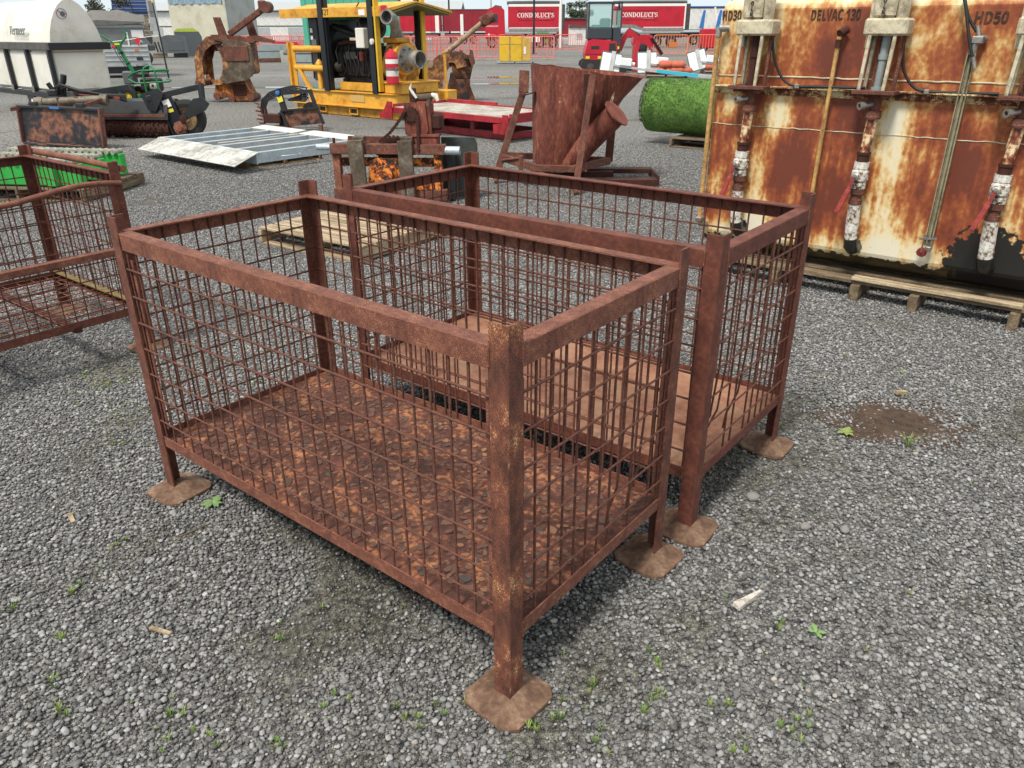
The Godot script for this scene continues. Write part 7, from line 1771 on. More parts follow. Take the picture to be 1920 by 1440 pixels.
func build_left_background() -> void:
	# silver camper body with a tarpaulin
	var c := thing("camper_trailer", "silver camper trailer with grey tarpaulin on its roof, behind the green turf cutter", "trailer", Vector3(-15.0, 0, -31.6), 23.5)
	part("lower_body", geo().box(Vector3(0, 0.78, -1.2), Vector3(2.3, 0.78, 2.4), 0.03), M.silver, c)
	for k in 4: part("body_rib", geo().box(Vector3(0, 0.62 + 0.16 * k, 0.012), Vector3(2.26, 0.03, 0.03), 0.008), M.silver, c)
	part("upper_panel", geo().box(Vector3(0, 1.45, -1.2), Vector3(2.24, 0.60, 2.36), 0.03), M.camper_grey, c)
	part("roof_band", geo().box(Vector3(0, 1.82, -1.2), Vector3(2.3, 0.15, 2.4), 0.04), M.silver, c)
	part("window_trim", geo().box(Vector3(0.86, 1.55, 0.0), Vector3(0.42, 0.26, 0.03), 0.01), M.white_paint, c)
	part("window_trim", geo().box(Vector3(0.50, 1.35, 0.0), Vector3(0.06, 0.5, 0.03), 0.006), M.white_paint, c)
	part("tail_lamp", geo().box(Vector3(0.72, 0.98, 0.03), Vector3(0.12, 0.08, 0.02)), M.orange_paint, c)
	part("number_plate", geo().box(Vector3(0.78, 0.68, 0.03), Vector3(0.22, 0.11, 0.02)), M.letter_dark, c)
	part("body_squiggle", geo().tube([Vector3(0.72, 1.34, 0.0), Vector3(0.78, 1.22, 0.0), Vector3(0.83, 1.32, 0.0), Vector3(0.88, 1.20, 0.0), Vector3(0.93, 1.32, 0.0), Vector3(0.98, 1.24, 0.0)], 0.014, 5), M.letter_white, c)
	part("underframe", geo().box(Vector3(0.1, 0.28, -1.2), Vector3(1.9, 0.24, 2.2), 0.03), M.black_steel, c)
	for x in [-0.7, 0.75]: truck_wheel(c, Vector3(x, 0.30, -0.3), 0.30)
	var tp := []
	for i in 7:
		var row := []
		for k in 9:
			var u := k / 8.0
			var v := i / 6.0
			row.append(Vector3(-1.2 + 2.4 * u, 1.88 + 0.50 * sin(v * PI) * (0.5 + 0.5 * sin(u * 2.6 + 0.3)) + 0.04 * sin(u * 17.0 + v * 6.0), 0.08 - 2.4 * v))
		tp.append(row)
	part("tarpaulin", geo().loft(tp, false), M.tarp_grey, c)
	part("tarpaulin_skirt", geo().prism([Vector2(-1.2, 1.94), Vector2(-0.4, 2.02), Vector2(0.4, 1.98), Vector2(1.18, 1.96), Vector2(1.15, 1.90), Vector2(0.4, 1.88), Vector2(-0.2, 1.84), Vector2(-1.2, 1.88)], 0.03, Vector3(0, 0, 0.09)), M.tarp_grey, c)
	part("exhaust_pipe", geo().tube([Vector3(-1.45, 2.45, -0.6), Vector3(-1.1, 2.45, -0.6), Vector3(-0.95, 2.35, -0.6), Vector3(-0.9, 2.0, -0.6)], 0.05, 8), M.steel_dark, c)
	# leaning marker pole and bunting
	var mp := thing("marker_pole", "thin black leaning pole standing in front of the grey case", "pole", Vector3(-13.05, 0, -31.3), 0.0)
	part("shaft", geo().tube([Vector3(0, 0, 0), Vector3(-0.05, 1.6, 0), Vector3(-0.10, 2.6, 0)], [0.035, 0.03, 0.02], 8), M.black_steel, mp)
	part("tip_cap", geo().lathe(Vector3(-0.10, 2.58, 0), Vector3.UP, [Vector2(0.03, 0), Vector2(0.03, 0.08), Vector2(0, 0.1)], 8), M.sticker_yellow, mp)
	var bu := thing("bunting", "white rope with one red and one black pennant tied to the black pole", "bunting", Vector3(-13.12, 0, -31.2), 0.0)
	part("rope", geo().tube([Vector3(0, 1.47, 0), Vector3(-0.6, 1.42, 0.1), Vector3(-1.2, 1.33, 0.2), Vector3(-2.2, 1.22, 0.4)], 0.014, 6), M.letter_white, bu)
	part("pennant", geo().prism([Vector2(-0.90, 1.385), Vector2(-0.62, 1.42), Vector2(-0.72, 1.12)], 0.008, Vector3(0, 0, 0.14)), M.red_bright, bu)
	part("pennant", geo().prism([Vector2(-0.46, 1.43), Vector2(-0.18, 1.455), Vector2(-0.26, 1.18)], 0.008, Vector3(0, 0, 0.08)), M.letter_dark, bu)
	# dark wire-sided trailer
	var dt := thing("black_cage_trailer", "small dark cage trailer between the camper and the grey plastic case", "trailer", Vector3(-19.6, 0, -44.0), 12.0)
	part("side_panel", geo().prism([Vector2(-0.9, 0.75), Vector2(-0.9, 2.0), Vector2(-0.4, 1.9), Vector2(0.5, 0.95), Vector2(0.5, 0.7)], 1.4, Vector3(0, 0, -0.7)), M.black_steel, dt)
	for k in 6: part("rail", geo().bar(Vector3(-0.9, 0.85 + 0.2 * k, 0.02), Vector3(0.4 - 0.16 * k, 0.85 + 0.2 * k, 0.02), 0.04, 0.03), M.grey_plastic, dt)
	truck_wheel(dt, Vector3(0.2, 0.36, 0.0), 0.36)
	truck_wheel(dt, Vector3(-0.8, 0.36, 0.0), 0.36)
	# grey plastic cases
	var gc := thing("plastic_case", "large dark grey plastic case with slotted pale end, on a timber", "case", Vector3(-23.6, 0, -57.5), 21.0)
	part("case_shell", geo().prism([Vector2(-0.35, 0.30), Vector2(-0.35, 1.30), Vector2(0.0, 1.42), Vector2(0.9, 1.40), Vector2(1.2, 1.25), Vector2(1.25, 0.30)], 1.5, Vector3(0, 0, 0)), M.grey_plastic, gc)
	part("recess_panel", geo().box(Vector3(0.50, 0.75, 0.757), Vector3(1.0, 0.6, 0.02), 0.01), M.grey_plastic2, gc)
	part("end_block", geo().prism([Vector2(-0.95, 1.38), Vector2(-0.38, 1.38), Vector2(-0.36, 0.30), Vector2(-0.75, 0.30)], 1.45, Vector3(0, 0, 0)), M.pale_plastic, gc)
	for x in [-0.72, -0.52]: part("slot", geo().bar(Vector3(x - 0.08, 1.0, 0.727), Vector3(x + 0.02, 0.38, 0.727), 0.09, 0.02, Vector3.BACK), M.letter_dark, gc)
	part("timber_block", geo().box(Vector3(-0.6, 0.14, 0.3), Vector3(0.9, 0.26, 0.6), 0.01), M.wood, gc)
	part("timber_block", geo().box(Vector3(0.7, 0.14, 0.3), Vector3(0.9, 0.26, 0.6), 0.01), M.black_steel, gc)
	var g2 := thing("plastic_case", "rounded case with lime green lid behind the dark grey case", "case", Vector3(-23.6, 0, -60.5), 21.0)
	part("case_shell", geo().prism([Vector2(-0.6, 0.0), Vector2(-0.6, 1.62), Vector2(1.05, 1.62), Vector2(1.2, 1.3), Vector2(1.2, 0.0)], 1.4), M.grey_plastic2, g2)
	part("lid", geo().prism([Vector2(-0.62, 1.62), Vector2(-0.4, 1.82), Vector2(0.7, 1.86), Vector2(1.07, 1.62)], 1.42), M.lime, g2)
	# cream box trailer
	var bt := thing("box_trailer", "tall dirty cream box trailer with blue tarpaulin edge, behind the left grapple", "trailer", Vector3(-25.4, 0, -76.0), -20.0)
	part("box_side", geo().box(Vector3(-3.2, 2.45, -2.0), Vector3(6.4, 3.9, 4.2), 0.03), M.box_cream, bt)
	part("box_end", geo().box(Vector3(0.012, 2.45, -2.0), Vector3(0.03, 3.8, 4.1), 0.01), M.box_grey, bt)
	part("lower_rail", geo().box(Vector3(-3.2, 0.60, 0.13), Vector3(6.4, 0.16, 0.06), 0.01), M.box_cream, bt)
	part("corner_strip", geo().box(Vector3(-0.02, 2.45, 0.12), Vector3(0.12, 3.9, 0.08), 0.01), M.box_grey, bt)
	var tp2 := []
	for i in 3:
		var row := []
		for k in 20: row.append(Vector3(-6.2 + 0.31 * k, 4.46 - 0.28 * i + 0.05 * sin(k * 1.9 + i), 0.15 + 0.05 * sin(k * 2.3 + i)))
		tp2.append(row)
	part("blue_tarpaulin", geo().loft(tp2, false), M.tarp_pale_blue, bt)
	part("underframe", geo().box(Vector3(-3.2, 0.35, -2.0), Vector3(5.6, 0.3, 3.4)), M.black_steel, bt)
	for x in [-1.0, -2.2, -5.0]: truck_wheel(bt, Vector3(x, 0.42, -0.2), 0.42)
	# goods trailer with blue curtain
	var gt := thing("goods_trailer", "open trailer with dark blue upper curtain and brown stacked load", "trailer", Vector3(-41.2, 0, -92.0), 22.0)
	part("blue_curtain", geo().box(Vector3(0, 4.15, -1.2), Vector3(3.4, 1.5, 2.4), 0.03), M.tarp_blue, gt)
	for k in 4: part("curtain_rib", geo().box(Vector3(0, 3.6 + 0.35 * k, 0.02), Vector3(3.3, 0.04, 0.04)), M.silver, gt)
	for k in 6:
		part("goods_layer", geo().box(Vector3(0.2 * (k % 2), 1.15 + 0.40 * k, -1.2), Vector3(3.2, 0.36, 2.2), 0.02), M.brown_goods, gt)
	part("side_gate", geo().box(Vector3(2.15, 3.3, 0.0), Vector3(0.9, 3.2, 0.1), 0.02), M.silver, gt)
	part("gate_window", geo().box(Vector3(2.15, 3.9, 0.06), Vector3(0.55, 1.6, 0.02)), M.camper_grey, gt)
	part("gantry", geo().tube([Vector3(-1.2, 1.9, 0.5), Vector3(-0.5, 3.3, 0.5), Vector3(0.2, 3.3, 0.5)], 0.06, 6).tube([Vector3(0.1, 4.8, 0.5), Vector3(0.6, 1.4, 0.5)], 0.07, 6).tube([Vector3(0.2, 3.6, 0.5), Vector3(2.4, 3.6, 0.5)], 0.04, 6), M.black_steel, gt)
	part("deck", geo().box(Vector3(0.3, 0.85, -1.2), Vector3(5.0, 0.2, 2.4)), M.black_steel, gt)
	for x in [-1.4, 1.6]: truck_wheel(gt, Vector3(x, 0.5, -0.2), 0.5)
	# cases left of the pump skid
	var a := thing("plastic_case", "blue-grey moulded case on a brown pallet beside the left grapple", "case", Vector3(-13.75, 0, -48.0), 15.0)
	part("case_base", geo().prism([Vector2(-0.70, 0.22), Vector2(-0.82, 0.58), Vector2(0.95, 0.58), Vector2(0.85, 0.22)], 1.0), M.blue_grey, a)
	part("case_lid", geo().prism([Vector2(-0.84, 0.60), Vector2(-0.70, 0.86), Vector2(-0.45, 0.96), Vector2(0.8, 0.94), Vector2(0.97, 0.60)], 1.04), M.blue_grey, a)
	part("brown_pallet", geo().box(Vector3(0, 0.11, 0), Vector3(1.6, 0.2, 1.0), 0.02), M.brown_rust, a)
	var b := thing("plastic_case", "small open grey tub right of the blue-grey moulded case", "case", Vector3(-12.55, 0, -47.0), 0.0)
	part("tub", geo().prism([Vector2(-0.38, 0.0), Vector2(-0.42, 0.62), Vector2(-0.25, 0.60), Vector2(-0.2, 0.4), Vector2(0.05, 0.42), Vector2(0.12, 0.66), Vector2(0.42, 0.62), Vector2(0.4, 0.0)], 0.7), M.pale_plastic, b)
	part("tub_well", geo().box(Vector3(-0.08, 0.46, 0.3), Vector3(0.3, 0.06, 0.12), 0.01), M.letter_dark, b)
	var d := thing("plastic_case", "flat grey toolbox seen through the yellow skid's end frame", "case", Vector3(-11.65, 0, -46.5), 0.0)
	part("box", geo().box(Vector3(0, 0.24, 0), Vector3(1.1, 0.46, 0.7), 0.04), M.blue_grey, d)
	part("box_lid", geo().box(Vector3(0, 0.51, 0), Vector3(1.14, 0.07, 0.74), 0.02), M.grey_plastic, d)
	var e := thing("plastic_case", "red toolbox beside the flat grey toolbox", "case", Vector3(-10.75, 0, -47.5), 0.0)
	part("box", geo().box(Vector3(0, 0.28, 0), Vector3(0.8, 0.55, 0.6), 0.04), M.red_bright, e)
	part("box_lid", geo().box(Vector3(0, 0.60, 0), Vector3(0.84, 0.08, 0.64), 0.02), M.dull_red, e)
	var rc := thing("red_cover", "red sheet-metal cover behind the blue-grey case", "cover", Vector3(-15.6, 0, -58.0), 0.0)
	part("shell", geo().prism([Vector2(-1.2, 0.0), Vector2(-1.1, 0.75), Vector2(-0.5, 0.98), Vector2(0.9, 0.95), Vector2(1.2, 0.6), Vector2(1.25, 0.0)], 1.2), M.red_bright, rc)
	part("base_strip", geo().box(Vector3(-0.7, 0.35, 0.62), Vector3(0.9, 0.7, 0.06), 0.02), M.white_paint, rc)
	var gn := thing("generator", "small generator in a yellow tube frame, left of the pump skid's radiator", "generator", Vector3(-13.6, 0, -58.5), 0.0)
	part("frame", geo().tube([Vector3(-0.55, 0.1, 0.3), Vector3(-0.55, 1.45, 0.3), Vector3(-0.4, 1.55, 0.3), Vector3(0.15, 1.5, 0.3), Vector3(0.2, 1.4, 0.3), Vector3(0.2, 0.1, 0.3)], 0.05, 6).tube([Vector3(0.3, 0.1, 0.3), Vector3(0.25, 1.2, 0.3), Vector3(1.0, 1.2, 0.3), Vector3(1.0, 0.1, 0.3)], 0.05, 6), M.sticker_yellow, gn)
	part("engine", geo().box(Vector3(0.2, 0.75, 0.0), Vector3(1.3, 1.2, 0.5), 0.1), M.engine, gn)
	# mint green container behind the skid
	var mc := thing("mint_container", "mint green site container seen through the yellow pump skid", "container", Vector3(-10.0, 0, -53.0), 9.0)
	part("walls", geo().box(Vector3(0, 1.95, -1.3), Vector3(6.0, 3.7, 2.6), 0.03), M.mint, mc)
	for k in 13: part("wall_rib", geo().box(Vector3(-2.8 + 0.465 * k, 1.95, 0.02), Vector3(0.16, 3.5, 0.05), 0.01), M.mint, mc)
	part("roof_rail", geo().box(Vector3(0, 3.82, -1.3), Vector3(6.1, 0.12, 2.7), 0.02), M.mint, mc)
	part("base_rail", geo().box(Vector3(0, 0.06, -1.3), Vector3(6.0, 0.10, 2.5), 0.01), M.black_steel, mc)

func build_right_small() -> void:
	# yellow crate on a pallet
	pallet("blue-grey pallet under the strapped yellow crate", Vector3(0.24, 0, -43.9), 3.0, 1.95, 1.1, 6, false, M.blue_grey)
	var y := thing("yellow_crate", "strapped yellow metal crate on a pallet before the pink barriers", "crate", Vector3(0.22, 0.14, -43.9), 3.0)
	part("panel", geo().box(Vector3(-0.56, 0.60, 0), Vector3(0.50, 1.18, 0.9), 0.01), M.bright_yellow, y)
	part("panel", geo().box(Vector3(0.03, 0.60, 0), Vector3(0.62, 1.18, 0.9), 0.01), M.bright_yellow, y)
	part("panel", geo().box(Vector3(0.58, 0.58, 0), Vector3(0.44, 1.12, 0.88), 0.01), M.tan_yellow, y)
	part("panel_fold", geo().box(Vector3(-0.25, 0.84, 0.452), Vector3(1.12, 0.03, 0.02)), M.tan_yellow, y)
	part("strap", geo().box(Vector3(-0.29, 0.60, 0.455), Vector3(0.05, 1.18, 0.03)), M.tan_arm, y)
	part("label_plate", geo().box(Vector3(0.50, 0.52, 0.447), Vector3(0.11, 0.34, 0.012)), M.letter_white, y)
	# white cabinet, bin, blocks, poles
	var c := thing("white_cabinet", "white cabinet with dark flat top beside the excavator", "cabinet", Vector3(8.3, 0, -100.0), 0.0)
	part("body", geo().box(Vector3(0, 0.95, 0), Vector3(2.7, 1.9, 1.6), 0.03), M.white_paint, c)
	part("top_slab", geo().prism([Vector2(-1.4, 1.95), Vector2(-1.3, 2.22), Vector2(1.4, 2.02), Vector2(1.4, 1.92)], 1.9), M.band_grey, c)
	part("hatch", geo().box(Vector3(-0.15, 1.05, 0.81), Vector3(0.7, 0.5, 0.03), 0.01).box(Vector3(-0.15, 0.66, 0.81), Vector3(0.8, 0.08, 0.03)), M.silver, c)
	part("red_notice", geo().box(Vector3(1.12, 0.85, 0.81), Vector3(0.32, 0.8, 0.02)), M.salmon, c)
	var bn := thing("wheelie_bin", "green wheelie bin with yellow top behind the pink barrier", "bin", Vector3(3.95, 0, -103.0), 0.0)
	part("bin_body", geo().prism([Vector2(-0.55, 0.05), Vector2(-0.70, 1.35), Vector2(0.70, 1.35), Vector2(0.55, 0.05)], 0.9), M.light_green, bn)
	part("bin_lid", geo().box(Vector3(0, 1.55, 0), Vector3(1.6, 0.3, 1.0), 0.08), M.tan_yellow, bn)
	part("bin_wheel", geo().tube([Vector3(-0.5, 0.1, 0.4), Vector3(0.5, 0.1, 0.4)], 0.1, 10), M.rubber, bn)
	for k in 2:
		var bl := thing("concrete_block", ["pale concrete block right of the green bin", "grey concrete block at the foot of the white pole"][k], "block", Vector3(5.6 + k * 1.35, 0, -101.0), 0.0, "concrete blocks")
		part("block", geo().box(Vector3(0, 0.36, 0), Vector3(1.25, 0.72, 0.8), 0.06), [M.pale_plastic, M.silver][k], bl)
	var ps := [["slim black post in front of the left tipper truck", 1.72, -62.0, 3.75, 0.09, M.black_steel], ["tall white pole crossing the tipper truck's tail", 4.75, -80.0, 9.0, 0.13, M.letter_white], ["thin grey lamp pole above the red truck cab", -3.2, -140.0, 16.0, 0.12, M.silver], ["thin grey pole above the white trailer", 39.0, -150.0, 15.0, 0.12, M.silver], ["short dark post above the dark red trailer", -8.7, -120.0, 6.6, 0.14, M.black_steel]]
	for p in ps:
		var o := thing("yard_pole", p[0], "pole", Vector3(p[1], 0, p[2]), 0.0, "poles around the yard")
		part("shaft", geo().tube([Vector3(0, 0, 0), Vector3(0, p[3], 0)], [p[4], p[4] * 0.8], 8), p[5], o)
		part("base_plate", geo().box(Vector3(0, 0.03, 0), Vector3(p[4] * 5, 0.05, p[4] * 5), 0.005), M.steel_dark, o)
	# white shed far behind
	var sh := thing("white_shed", "long low white shed with dark gutter far behind the yard", "building", Vector3(-42.0, 0, -165.0), 0.0)
	part("wall", geo().box(Vector3(0, 2.7, -6.0), Vector3(64.0, 5.4, 12.0)), M.white_paint, sh)
	part("roof", geo().prism([Vector2(0.6, 5.45), Vector2(-6.0, 7.0), Vector2(-12.6, 5.45), Vector2(-12.6, 5.3), Vector2(-6.0, 6.8), Vector2(0.6, 5.3)], 65.0, Vector3(0, 0, 0), Basis(Vector3.BACK, Vector3.UP, Vector3.LEFT)), M.silver, sh)
	part("gutter", geo().box(Vector3(0, 5.25, 0.15), Vector3(64.0, 0.22, 0.2)), M.band_grey, sh)
	part("wall_band", geo().box(Vector3(0, 2.6, 0.03), Vector3(64.0, 0.18, 0.05)), M.band_grey, sh)
	for k in 9: part("door", geo().box(Vector3(-28.0 + 7.0 * k, 1.2, 0.04), Vector3(3.4, 2.3, 0.06)), M.silver, sh)
	var fs := thing("red_shed", "small red shed roofline right of the left tipper truck", "building", Vector3(9.4, 0, -128.0), 0.0)
	part("wall", geo().box(Vector3(0, 2.0, -2.0), Vector3(4.4, 2.4, 4.0)), M.deep_red, fs)
	part("roof", geo().box(Vector3(0, 3.28, -2.0), Vector3(4.6, 0.14, 4.4)), M.band_grey, fs)
	part("footing", geo().box(Vector3(0, 0.4, -2.0), Vector3(4.4, 0.78, 3.9)), M.silver, fs)
	tree("round grey-green tree between the tipper truck and the excavator cab", Vector3(12.2, 0, -150.0), 6.6, 5.2, M.leaf_far, 3200)
	tree("low grey-green tree above the bright red trailer", Vector3(-17.5, 0, -150.0), 6.0, 7.0, M.leaf_far, 3200)
	tree("thin-crowned tree at the left end of the red trailers", Vector3(-21.5, 0, -160.0), 9.0, 3.0, M.leaf_far, 1500)
	tree("dark bushy tree behind the tarpaulin of the camper", Vector3(-26.3, 0, -56.0), 3.9, 3.6, M.leaf_dark, 3500)

func build_far() -> void:
	M.pink = mat(lin(0.70, 0.16, 0.14), 0.55)
	M.orange_bar = mat(lin(0.72, 0.20, 0.08), 0.55)
	M.truck_red = triplanar(mat(lin(0.55, 0.012, 0.035), 0.35), T.dirt_paint, 0.2)
	M.deep_red = triplanar(mat(lin(0.30, 0.012, 0.03), 0.5), T.dirt_paint, 0.2)
	M.dark_red = mat(lin(0.14, 0.008, 0.02), 0.5)
	M.salmon = mat(lin(0.70, 0.16, 0.16), 0.6)
	M.tarp_dark = mat(lin(0.07, 0.085, 0.085), 0.7)
	M.tarp_blue = mat(lin(0.025, 0.07, 0.22), 0.6)
	M.tarp_pale_blue = triplanar(mat(lin(0.28, 0.42, 0.55), 0.6), T.grime, 0.8)
	M.tarp_grey = triplanar(mat(lin(0.16, 0.155, 0.15), 0.7), T.dirt_paint, 1.0)
	M.blue_letter = mat(lin(0.03, 0.10, 0.42), 0.5)
	M.cab_dark = mat(lin(0.035, 0.045, 0.055), 0.4)
	M.sign_white = mat(lin(0.78, 0.82, 0.84), 0.4)
	M.alu = triplanar(mat(lin(0.55, 0.58, 0.60), 0.4, 0.3), T.dirt_paint, 1.0)
	M.cyan = mat(lin(0.03, 0.45, 0.58), 0.5)
	M.sandbag = triplanar(mat(lin(0.55, 0.14, 0.085), 0.8), T.dirt_paint, 1.5)
	M.silver = triplanar(mat(lin(0.46, 0.50, 0.53), 0.45, 0.1), T.dirt_paint, 0.7)
	M.camper_grey = triplanar(mat(lin(0.21, 0.22, 0.23), 0.5), T.dirt_paint, 0.8)
	M.grey_plastic2 = mat(lin(0.09, 0.105, 0.12), 0.6)
	M.pale_plastic = triplanar(mat(lin(0.40, 0.41, 0.38), 0.6), T.dirt_paint, 0.8)
	M.lime = mat(lin(0.42, 0.52, 0.06), 0.5)
	M.box_cream = triplanar(mat(lin(0.60, 0.58, 0.48), 0.6), T.dirt_paint, 0.2)
	M.box_grey = triplanar(mat(lin(0.42, 0.46, 0.45), 0.6), T.dirt_paint, 0.2)
	M.brown_goods = triplanar(mat(lin(0.30, 0.25, 0.20), 0.8), T.grime, 0.5)
	M.mint = triplanar(mat(lin(0.10, 0.50, 0.36), 0.5), T.dirt_paint, 0.2)
	M.tan_yellow = triplanar(mat(lin(0.66, 0.42, 0.10), 0.6), T.dirt_paint, 0.6)
	M.bark = mat(lin(0.10, 0.085, 0.07), 0.9)
	M.leaf_far = mat(lin(0.085, 0.11, 0.065), 0.8)
	M.leaf_dark = mat(lin(0.05, 0.055, 0.045), 0.8)
	build_barriers()
	build_trucks()
	build_excavator()
	build_signs()
	build_left_background()
	build_right_small()

# ------------------------------------------------------------------ small things on the gravel
func blade_tuft(g: Geo, p: Vector3, count: int, h: float, spread: float) -> void:
	for k in count:
		var a := rng.randf() * TAU
		var lean := rng.randf_range(0.15, 1.0) * spread
		var hh := h * rng.randf_range(0.55, 1.0)
		var d := Vector3(cos(a), 0, sin(a))
		var s := d.cross(Vector3.UP) * rng.randf_range(0.0012, 0.0024)
		var b := p + d * rng.randf() * 0.006
		var m := b + d * lean * 0.45 + Vector3(0, hh * 0.65, 0)
		var t := b + d * lean + Vector3(0, hh, 0)
		g.quad(b - s, m - s * 0.8, m + s * 0.8, b + s)
		g.tri(m - s * 0.8, t, m + s * 0.8)

func leafy(o: Node3D, leaves: int, r: float, m: Material) -> void:
	for k in leaves:
		var a := TAU * k / leaves + rng.randf_range(-0.3, 0.3)
		var d := Vector3(cos(a), 0, sin(a))
		var s := d.cross(Vector3.UP)
		var L := r * rng.randf_range(0.7, 1.1)
		var g := geo()
		var prev := [Vector3(0, 0.012, 0), Vector3(0, 0.012, 0)]
		for i in range(1, 6):
			var t := i / 5.0
			var w := L * 0.26 * sin(clampf(t * 1.05, 0, 1) * PI * 0.92) * (0.72 if i % 2 == 0 else 1.15)
			var c := d * L * t + Vector3(0, 0.014 + 0.05 * L * 8.0 * t * (1.0 - t * 0.75), 0)
			var now := [c - s * w, c + s * w]
			g.quad(prev[0], now[0], now[1], prev[1])
			prev = now
		part("leaf", g, m, o)

func chip(called: String, label: String, at: Vector3, yaw: float, prof: Array, th: float, m: Material) -> void:
	var o := thing(called, label, "wood scrap", at, yaw, "wood scraps on the gravel")
	part("splinter", geo().prism(prof, th, Vector3(0, th * 0.5, 0), Basis(Vector3.RIGHT, -PI / 2) * Basis(Vector3.UP, 0.1)), m, o)

func puddle(at: Vector3, rx: float, rz: float, seed_: int) -> void:
	var f := FastNoiseLite.new()
	f.seed = seed_
	f.frequency = 1.4
	var pts := []
	for k in 40:
		var a := TAU * k / 40.0
		var q := 1.0 + 0.7 * f.get_noise_2d(cos(a) * 1.2, sin(a) * 1.2)
		pts.append(Vector2(cos(a) * rx * q, sin(a) * rz * q))
	var o := part("puddle", geo().prism(pts, 0.004, Vector3.ZERO, Basis(Vector3.RIGHT, -PI / 2)), M.water, self, at + Vector3(0, 0.006, 0))
	o.name = numbered("puddle")
	o.set_meta("kind", "structure")

func build_details() -> void:
	M.weed = mat(lin(0.13, 0.21, 0.045), 0.7)
	M.weed2 = mat(lin(0.20, 0.27, 0.07), 0.7)
	M.leaf_green = mat(lin(0.17, 0.29, 0.10), 0.6)
	M.pale_wood = triplanar(mat(Color.WHITE, 0.85), T.wood, 6.0)
	M.white_wood = triplanar(mat(lin(0.74, 0.72, 0.68), 0.8), T.grime, 6.0)
	M.water = mat(lin(0.10, 0.10, 0.095), 0.06)
	var spots := [[-1.11, -2.38], [0.88, -1.70], [1.66, -2.79], [1.45, -2.91], [0.38, -1.49], [0.31, -1.44], [0.13, -1.42], [0.17, -1.41], [0.06, -1.37], [0.21, -1.35], [0.55, -1.30], [0.67, -1.35], [0.53, -1.45], [-1.25, -1.52], [-1.17, -1.46], [-1.29, -1.71], [-0.87, -1.33], [-1.53, -1.81], [-0.28, -1.43], [-0.48, -1.46], [-1.39, -1.92], [-2.00, -3.44], [-2.19, -3.57], [-1.69, -2.87], [-1.33, -2.12], [-0.68, -1.69], [0.21, -1.49], [0.40, -1.60], [0.79, -1.74], [0.73, -1.39], [-0.18, -1.44], [-0.87, -1.43], [-0.76, -1.34], [-0.58, -1.33], [2.00, -3.56], [1.18, -2.99], [-0.60, -2.90]]
	var g := geo()
	var g2 := geo()
	for i in range(4, spots.size()):
		for k in 3:
			blade_tuft(g if (i + k) % 2 else g2, Vector3(spots[i][0] + rng.randfn() * 0.022, 0.006, spots[i][1] + rng.randfn() * 0.022), rng.randi_range(6, 13), rng.randf_range(0.012, 0.026), 0.016)
	for i in 170:
		var z := -rng.randf_range(1.25, 7.5)
		blade_tuft(g if i % 2 else g2, Vector3(rng.randf_range(-0.72, 0.72) * -z, 0.006, z), rng.randi_range(4, 9), rng.randf_range(0.008, 0.018), 0.012)
	for q in [[-2.00, -3.44], [-2.19, -3.57], [-1.75, -3.2]]:
		for k in 26: blade_tuft(g2, Vector3(q[0] + rng.randfn() * 0.10, 0.004, q[1] + rng.randfn() * 0.07), 5, 0.011, 0.012)
	for e in [[g, M.weed], [g2, M.weed2]]:
		var o := part("weeds", e[0], e[1], self)
		o.name = numbered("weeds")
		meta(o, "tiny green weeds sprouting between the pebbles", "weeds", "", "stuff")
	# the plants one can pick out
	var p := thing("weed_plant", "lobed pale green weed beside the far left foot plate of the nearest stillage", "weed", Vector3(-1.11, 0, -2.38), 0.0, "weeds one can pick out")
	leafy(p, 7, 0.046, M.leaf_green)
	p = thing("weed_plant", "bright green seedling on open gravel, right of the white timber wedge", "weed", Vector3(0.88, 0, -1.70), 0.0, "weeds one can pick out")
	leafy(p, 4, 0.032, M.leaf_green)
	p = thing("weed_plant", "small yellow-green weed left of the brown dirt patch", "weed", Vector3(1.45, 0, -2.91), 0.0, "weeds one can pick out")
	leafy(p, 6, 0.045, M.weed2)
	p = thing("grass_tuft", "grass tuft with long blades at the edge of the brown dirt patch", "weed", Vector3(1.66, 0, -2.79), 0.0, "weeds one can pick out")
	var gt := geo()
	blade_tuft(gt, Vector3(0, 0.01, 0), 26, 0.075, 0.075)
	part("blades", gt, M.weed2, p)
	# scraps of timber and litter
	chip("wood_wedge", "white split timber wedge lying on open gravel right of the stillages", Vector3(0.72, 0.008, -1.84), 40.0, [Vector2(-0.062, -0.014), Vector2(-0.058, 0.014), Vector2(0.07, 0.003), Vector2(0.068, -0.006)], 0.014, M.white_wood)
	chip("wood_chip", "pale timber sliver on gravel at the lower left", Vector3(-1.03, 0.009, -1.72), -14.0, [Vector2(-0.035, -0.007), Vector2(-0.035, 0.007), Vector2(0.036, 0.004), Vector2(0.034, -0.006)], 0.006, M.pale_wood)
	chip("wood_chip", "short pale chip left of the stillage's rear foot plate", Vector3(-1.59, 0.010, -2.29), -50.0, [Vector2(-0.03, -0.008), Vector2(-0.03, 0.008), Vector2(0.03, 0.007), Vector2(0.03, -0.007)], 0.006, M.pale_wood)
	chip("wood_stick", "thin brown stick below the lobed weed", Vector3(-1.12, 0.010, -2.21), 52.0, [Vector2(-0.05, -0.003), Vector2(-0.05, 0.003), Vector2(0.05, 0.002), Vector2(0.05, -0.002)], 0.004, M.old_wood)
	chip("wood_chip", "pale block chip above the brown dirt patch", Vector3(1.87, 0.010, -3.30), 20.0, [Vector2(-0.032, -0.014), Vector2(-0.03, 0.014), Vector2(0.03, 0.012), Vector2(0.034, -0.01)], 0.014, M.pale_wood)
	# brown dirt patch
	var n := FastNoiseLite.new()
	n.seed = 88
	n.frequency = 7.0
	n.fractal_octaves = 4
	var K := 46
	var rows := []
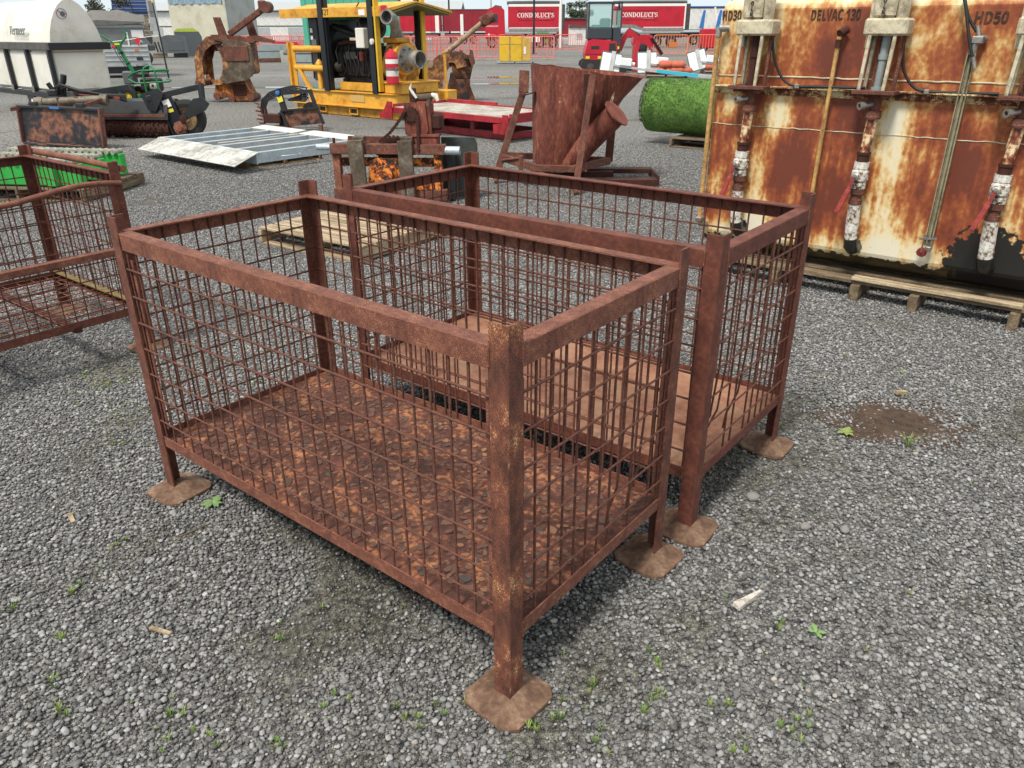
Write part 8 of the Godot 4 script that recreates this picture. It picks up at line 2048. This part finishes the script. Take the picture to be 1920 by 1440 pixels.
	for j in K:
		var row := []
		for i in K:
			var x := (i / (K - 1.0) - 0.5) * 0.80
			var z := (j / (K - 1.0) - 0.5) * 0.80
			var r := sqrt((x / 0.24) ** 2 + (z / 0.19) ** 2) + 0.55 * n.get_noise_2d(x * 0.8 + 3.0, z * 0.8)
			var y := 0.012 * (1.0 - r) + 0.012 * n.get_noise_2d(x * 2.5, z * 2.5) * (1.2 - clampf(r, 0, 1.2))
			row.append(Vector3(x, clampf(y, -0.02, 0.017), z))
		rows.append(row)
	M.dirt = triplanar(mat(lin(0.125, 0.082, 0.056), 0.95), T.grime, 5.0, T.fine_l, 0.4)
	var dp := part("dirt_patch", geo().loft(rows, false), M.dirt, self, Vector3(1.72, 0.004, -3.03))
	meta(dp, "patch of brown crumbled soil on the gravel right of the stillages", "dirt", "", "stuff")
	# larger stones
	var sk := 0
	for s in [[0.90, -2.41, 0.026, "round grey stone beside the rear stillage's near foot"], [1.03, -2.22, 0.022, "pale angular stone on open gravel"], [1.16, -2.2, 0.019, "bluish stone right of the pale angular stone"]]:
		var o := thing("stone", s[3], "stone", Vector3(s[0], 0.012, s[1]), sk * 40.0, "larger stones on the gravel")
		part("stone_body", stone_mesh(300 + sk), M.stone, o, Vector3.ZERO, Basis.from_scale(Vector3(s[2] * 1.2, s[2] * 0.8, s[2])))
		sk += 1
	for q in [[0.3, -27.2, 2.2, 0.45, 1], [-8.2, -25.8, 2.8, 0.35, 2], [-5.2, -25.0, 1.6, 0.3, 3], [-14.5, -26.0, 3.0, 0.4, 4], [-1.5, -31.0, 3.0, 0.5, 5]]:
		puddle(Vector3(q[0], 0, q[1]), q[2], q[3], q[4])

func _ready() -> void:
	rng.seed = 4242
	var cam := Camera3D.new()
	cam.name = "camera"
	cam.position = Vector3(0, 1.6, 0)
	cam.basis = Basis(Vector3.RIGHT, -0.43428) * Basis(Vector3.BACK, -0.00404)
	cam.fov = 53.51
	cam.near = 0.05
	cam.far = 2500.0
	add_child(cam)
	cam.current = true
	var sky_mat := ProceduralSkyMaterial.new()
	sky_mat.sky_top_color = Color(1.0, 1.0, 1.0)
	sky_mat.sky_horizon_color = Color(0.91, 0.965, 0.985)
	sky_mat.sky_curve = 0.35
	sky_mat.ground_bottom_color = Color(0.42, 0.42, 0.41)
	sky_mat.ground_horizon_color = Color(0.70, 0.74, 0.75)
	sky_mat.sun_angle_max = 1.0
	var sky := Sky.new()
	sky.sky_material = sky_mat
	var env := Environment.new()
	env.background_mode = Environment.BG_SKY
	env.sky = sky
	env.background_energy_multiplier = 0.66
	env.tonemap_mode = Environment.TONE_MAPPER_LINEAR
	env.tonemap_exposure = 1.5
	env.sdfgi_enabled = true
	env.ssao_enabled = true
	env.ssil_enabled = true
	var we := WorldEnvironment.new()
	we.name = "environment"
	we.environment = env
	add_child(we)
	var sun := DirectionalLight3D.new()
	sun.name = "sun"
	sun.light_energy = 0.85
	sun.light_angular_distance = 12.0
	sun.light_color = Color(1.0, 0.97, 0.92)
	sun.shadow_enabled = true
	sun.rotation_degrees = Vector3(-58, -35, 0)
	add_child(sun)
	make_materials()
	build_ground()
	build_pebbles()
	finish_wood()
	build_cages()
	build_tank()
	build_middle()
	build_machinery()
	M.stone = triplanar(mat(lin(0.30, 0.30, 0.30), 0.85), T.grime, 8.0)
	build_far()
	build_details()
